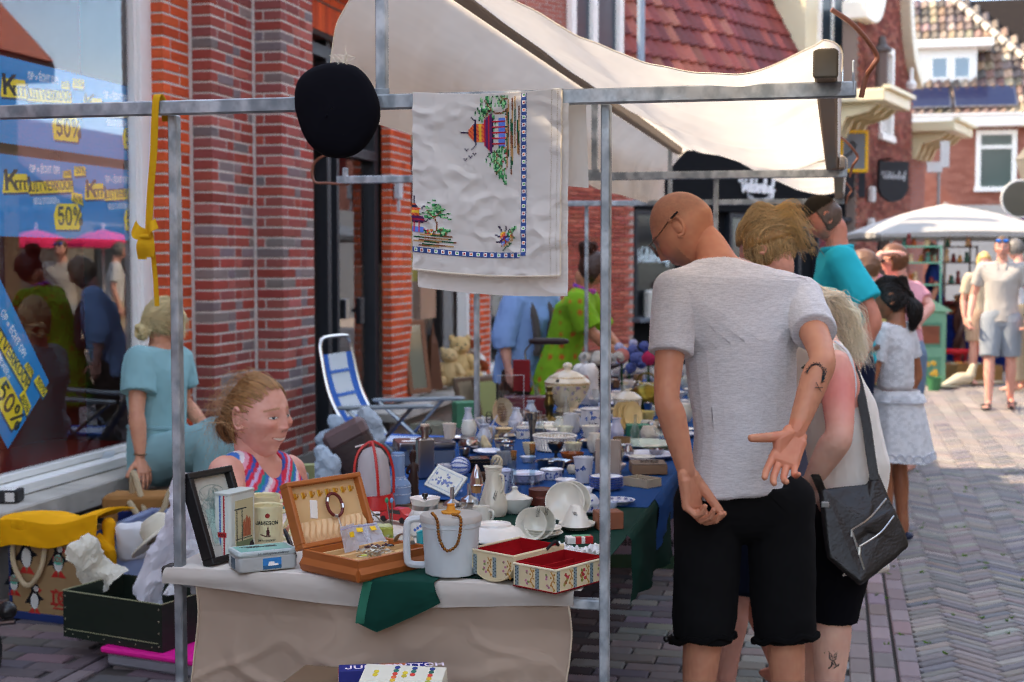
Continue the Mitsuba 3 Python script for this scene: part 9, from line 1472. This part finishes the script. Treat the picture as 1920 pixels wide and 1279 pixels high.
one('green_tin', 'green patterned tin standing below the far ledge', 'tin', box(.16, .14, .18, .004), 'satin', C('#4f8a68'), at=Tr(*(-2.582, 9.721, 0.35)) @ Rt('z', 30)); one('book_row', 'row of old books and records under the far ledge', 'books', cat([box(.03, .22, .30, .002).apply_transform(Tr(.034*k, 0, .02) @ Rt('y', 6)) for k in range(9)]), 'matte', C('#8d8a78'), at=Tr(-3.0, 10.0, 0) @ Rt('z', 70))
# ================================================================ the market beyond
t = Th('market_umbrella', 'big white square market umbrella over the antiques stall', 'umbrella', at=Tr(*(1.512, 21.431, -0.022)[:2], 0) @ Rt('z', 13))
qd = lambda a, r: (r*1.42*math.cos(a), r*1.42*math.sin(a)); co = [(-1.25, -1.25), (1.25, -1.25), (1.25, 1.25), (-1.25, 1.25)]
for i in range(4):
    a_, b_ = A(*co[i]), A(*co[(i+1) % 4]); t.p('panel', sheet(lambda u, v: np.stack([(a_[0]+(b_[0]-a_[0])*u)*v, (a_[1]+(b_[1]-a_[1])*u)*v, 2.36-.46*v+.05*np.sin(v*3.1)+.04*np.sin(u*3.14)*v], -1), 16, 12), 'thincloth', C('#bdbbb8'), True)
    t.p('valance', sheet(lambda u, v: np.stack([a_[0]+(b_[0]-a_[0])*u, a_[1]+(b_[1]-a_[1])*u, 1.90+.04*np.sin(u*3.14)-.07*v], -1), 16, 3), 'thincloth', C('#b9b7b3')); t.p('rib', tube([(0, 0, 2.3), (co[i][0], co[i][1], 1.88)], .012, 6), 'paint', C('#b9b9b6'))
t.p('pole', tube([(0, 0, 0), (0, 0, 2.38)], .025, 8), 'paint', C('#b0aea8')); t.p('frame', cat(*[tube([(co[i][0], co[i][1], 1.85), (co[(i+1) % 4][0], co[(i+1) % 4][1], 1.85)], .012, 6) for i in range(4)]), 'metal', C('#8a8a88'))
for x_ in (-1.1, 1.1): t.p('pole', tube([(x_, -1.2, 0), (x_, -1.2, 1.9)], .016, 6), 'paint', C('#9a9a98'))
def far(px, py, dd): a_ = (px-960)/2650; return FWV*dd+RTV*a_*dd
PAL = [C(c) for c in ('#b5552a', '#c98a3a', '#7a2a24', '#d8b48a', '#3f6a5a', '#8a5a3a', '#c9c2ae', '#2a3a5a', '#c04a5a', '#5a7a3a')]
for k_, (px, dd, c_, lb) in enumerate(((1720, 19.4, '#7fc4a4', 'mint green wire rack hung with figurines'), (1788, 19.9, '#3a2420', 'dark wooden rack hung with colourful trinkets'))):
    p_ = far(px, 0, dd); w_ = .27; t = Th('display_rack', lb, 'rack', at=Tr(p_[0], p_[1], 0) @ Rt('z', 13)); t.p('frame', cat(*[tube([(x_, y_, .4), (x_, y_, 1.75)], .014, 6) for x_ in (-w_, w_) for y_ in (-.15, .15)], *[box(2*w_, .3, .02, 0, (0, 0, z_)) for z_ in (.6, .9, 1.2, 1.5, 1.72)]), 'paint', C(c_))
    for j in range(26):
        z_, x_, h_ = [.62, .92, 1.22, 1.52, 1.74][j % 5], RNG.uniform(-.22, .22), RNG.uniform(.1, .2); one('trinket', f'small {["rust red", "orange", "dark red", "tan", "green", "brown"][j//5]} ornament on the {["lowest", "second", "third", "fourth", "top"][j % 5]} shelf of the {"mint green" if k_ == 0 else "dark wooden"} rack', 'ornament', wob(lathe([(0, 0), (.035, 0), (.04, h_*.3), (.02, h_*.6), (.032, h_*.8), (0, h_)], 8), .008, 30, j), 'satin', PAL[(0, 1, 2, 3, 4, 5)[j//5]], group=['figurines on the mint green rack', 'trinkets on the dark rack'][k_], at=Tr(p_[0], p_[1], 0) @ Rt('z', 13) @ Tr(x_, RNG.uniform(-.12, .05), z_))
p_ = far(1815, 0, 20.0); t = Th('market_table', 'market table with a dark blue cloth under the white umbrella', 'table', at=Tr(p_[0], p_[1], 0) @ Rt('z', 13)); t.p('cloth', wob(dense(box(1.1, .8, .78, .02), .1), .02, 5, 3), 'cloth', C('#18245c'))
for j in range(16): one(('wooden_box', 'jug', 'basket', 'tray')[j % 4], f'{("brown box", "brown jug", "wicker basket", "dark tray")[j % 4]} among the antiques on the blue market table, {["leftmost", "second", "third", "rightmost"][j//4]} of its kind', ('box', 'jug', 'basket', 'tray')[j % 4], [box(.2, .16, .14, .01), lathe(prof('jar', .07, .18), 14), lathe(prof('bowl', .12, .12), 14), box(.3, .2, .05, .01)][j % 4], 'wood', jit(PAL[(0, 5, 3, 2)[j % 4]]*.8, .2), group=f'antiques on the blue table', at=Tr(p_[0], p_[1], 0) @ Rt('z', 13) @ Tr(-.48+.062*j, RNG.uniform(-.25, .2), .79+(.14 if j % 3 == 0 else 0)) @ Rt('z', RNG.uniform(0, 90)))
t = Th('birdcage', 'gold wire birdcage on the antiques table', 'birdcage', at=Tr(p_[0], p_[1], 0) @ Rt('z', 13) @ Tr(-.02, -.3, .80)); t.p('wire', cat(*[tube([(x_, y_, 0), (x_, y_, .26), (0, y_, .36)], .005, 4) for x_ in np.linspace(-.18, .18, 10) for y_ in (-.1, .1)], *[box(.38, .22, .014, 0, (0, 0, z_)) for z_ in (0, .25)]), 'brass', C('#9a7a34'))
p_ = far(1738, 0, 17.5); t = Th('painted_cabinet', 'pale green painted folk art cabinet with flowers', 'cabinet', at=Tr(p_[0], p_[1], 0) @ Rt('z', 5)); t.p('body', box(.42, .38, .92, .01), 'paint', C('#6fa084')); t.p('top', prism([(-.28, 0), (.28, 0), (.0, .16)], .44).apply_transform(Tr(0, .22, .92) @ Rt('x', 90)), 'paint', C('#7fae92'), smooth=False); t.p('panel', cat(box(.3, .01, .3, 0, (0, -.193, .06)), box(.3, .01, .3, 0, (0, -.193, .48))), 'paint', C('#4f8068'), smooth=False); t.p('flower', cat([icosphere(1, .03).apply_transform(Tr(RNG.uniform(-.1, .1), -.198, RNG.uniform(.12, .3)) @ Sc(1, .15, 1)) for _ in range(7)]), 'paint', C('#c9a03a')); t.p('opening', box(.22, .02, .22, 0, (.02, -.192, .52)), 'matte', C('#7a4a3a'), smooth=False)
p_ = far(1738, 0, 17.0); lt('green_bucket', 'small green bucket before the painted cabinet', 'bucket', (p_[0]+.08, p_[1]-.3, 0), .085, .16, [(0, 0), (.75, 0), (1, .95), (1.1, 1), (.95, 1), (.7, .05), (0, .05)], 'satin', C('#3f7a50'))
p_ = far(1795, 0, 18.9); lt('red_stool', 'small red round stool before the blue table', 'stool', (p_[0], p_[1]-.2, 0), .17, .36, [(0, 1), (1, 1), (1.05, .93), (1, .86), (.3, .86), (.25, .2), (.7, .05), (.7, 0), (0, 0)], 'satin', C('#c01c24')); p_ = far(1838, 0, 18.9); one('red_chair', 'red wooden child chair beside the red stool', 'chair', cat(box(.3, .3, .03, .005, (0, 0, .3)), box(.3, .03, .42, .005, (0, .14, .3)), *[box(.035, .035, .3, 0, (x_, y_, 0)) for x_ in (-.13, .13) for y_ in (-.13, .13)]), 'satin', C('#a81c28'), at=Tr(p_[0], p_[1], 0) @ Rt('z', -30))
t = Th('twisted_column', 'dark twisted wooden column at the front of the blue table', 'column', at=Tr(*far(1800, 0, 19.5)[:2], 0)); t.p('shaft', cat([tube([(.045*math.cos(q*9+k*3.14), .045*math.sin(q*9+k*3.14), q) for q in np.linspace(.05, .98, 60)], .045, 7) for k in (0, 1)]), 'wood', C('#4a2a20')); t.p('base', lathe([(0, 0), (.12, 0), (.1, .06), (0, .06)], 16), 'wood', C('#3f241c'))
pg = far(1808, 0, 17.2); t = Th('stone_dove', 'cream stone dove standing on the street by the antiques', 'ornament', at=Tr(pg[0], pg[1], 0) @ Rt('z', 20)); t.p('body', wob(TM(fuse([hull(bl((0, 0, .10), (.14, .07, .075)), bl((-.22, 0, .03), (.05, .04, .02))), hull(bl((.10, 0, .14), .06), bl((.13, 0, .24), .042)), hull(bl((.13, 0, .245), .042), bl((.18, 0, .24), .01))], .02, 6)), .003, 20, 2), 'concrete', C('#c9c0a8'))
for j, (px, dd, key, c_, lb) in enumerate(((1770, 17.0, 'metal_plate', '#c4c6c4', 'round silver plate lying on the street'), (1775, 18.0, 'wicker_crate', '#a07a4a', 'tan crate of bric-a-brac on the street'), (1840, 17.6, 'board', '#b9a888', 'pale board lying behind the walking man'))): p_ = far(px, 0, dd); one(key, lb, {'metal_plate': 'plate', 'wicker_crate': 'crate', 'board': 'board'}[key], lathe(prof('plate', .19, .03), 24) if j == 0 else openbox(.6, .35, .22, .02) if j == 1 else box(.5, .35, .04, .01), 'metal' if j == 0 else 'wood', C(c_), at=Tr(p_[0], p_[1], 0) @ Rt('z', 20*j))
for j in range(7): p_ = far(1768+11*j, 0, 18.2); one('bric_a_brac', ['rust red pot', 'tan vase', 'pale bowl', 'orange pot', 'rust red vase', 'tan bowl', 'pale pot'][j]+', in the row of bric-a-brac on the street', 'ornament', lathe(prof(['jar', 'vase', 'bowl'][j % 3], .07, .2), 12), 'satin', jit(PAL[(0, 3, 6, 1)[j % 4]], .2), group='bric-a-brac on the street', at=Tr(p_[0], p_[1]+RNG.uniform(-.2, .2), .02))
t = Th('street_lamp', 'dark street lamp post with a glass lantern at the right photo edge', 'street lamp', at=Tr(*far(1926, 0, 21.5)[:2], 0)); t.p('post', lathe([(.09, 0), (.09, .8), (.05, .9), (.045, 2.6), (.07, 2.65)], 12), 'satin', C('#22262a')); t.p('lantern', lathe([(.10, 2.66), (.20, 3.05), (.22, 3.07), (.08, 3.25), (0, 3.32)], 6), 'frosted', C('#b9b3a8'), smooth=False); t.p('flowers', bloom((-.05, 0, 2.15), .30, 40, 4), 'leaf', C('#6a3a8a')); t.p('foliage', bloom((-.05, 0, 2.0), .28, 40, 6), 'leaf', C('#3a5a2a'))
t = Th('traffic_mirror', 'round backed grey traffic sign beside the street lamp', 'sign', at=Tr(*far(1905, 0, 21.0)[:2], 0) @ Rt('z', 13)); t.p('disc', lathe([(0, 0), (.26, 0), (.27, .02), (.26, .04), (0, .04)], 30).apply_transform(Tr(.02, 0, 2.45) @ Rt('x', 90)), 'metal', C('#8f989e')); t.p('rim', tube([(.02+.27*math.cos(a), -.02, 2.45+.27*math.sin(a)) for a in np.linspace(0, 6.283, 30)[:-1]], .018, 6, closed=True), 'paint', C('#d3d3d0')); t.p('post', tube([(.03, .03, 0), (.03, .03, 2.75)], .03, 8), 'satin', C('#24272b'))
t = Th('street_sign', 'small white finger sign on the far corner', 'sign', at=Tr(*far(1748, 0, 27.5)[:2], 0) @ Rt('z', 13)); t.p('plate', cat(box(.30, .03, .2, .005, (0, 0, 3.25)), box(.18, .03, .5, .005, (.2, .02, 3.35))), 'paint', C('#d6d6d2')); t.p('post', tube([(.1, .05, 0), (.1, .05, 3.4)], .03, 8), 'paint', C('#9a9a98'))
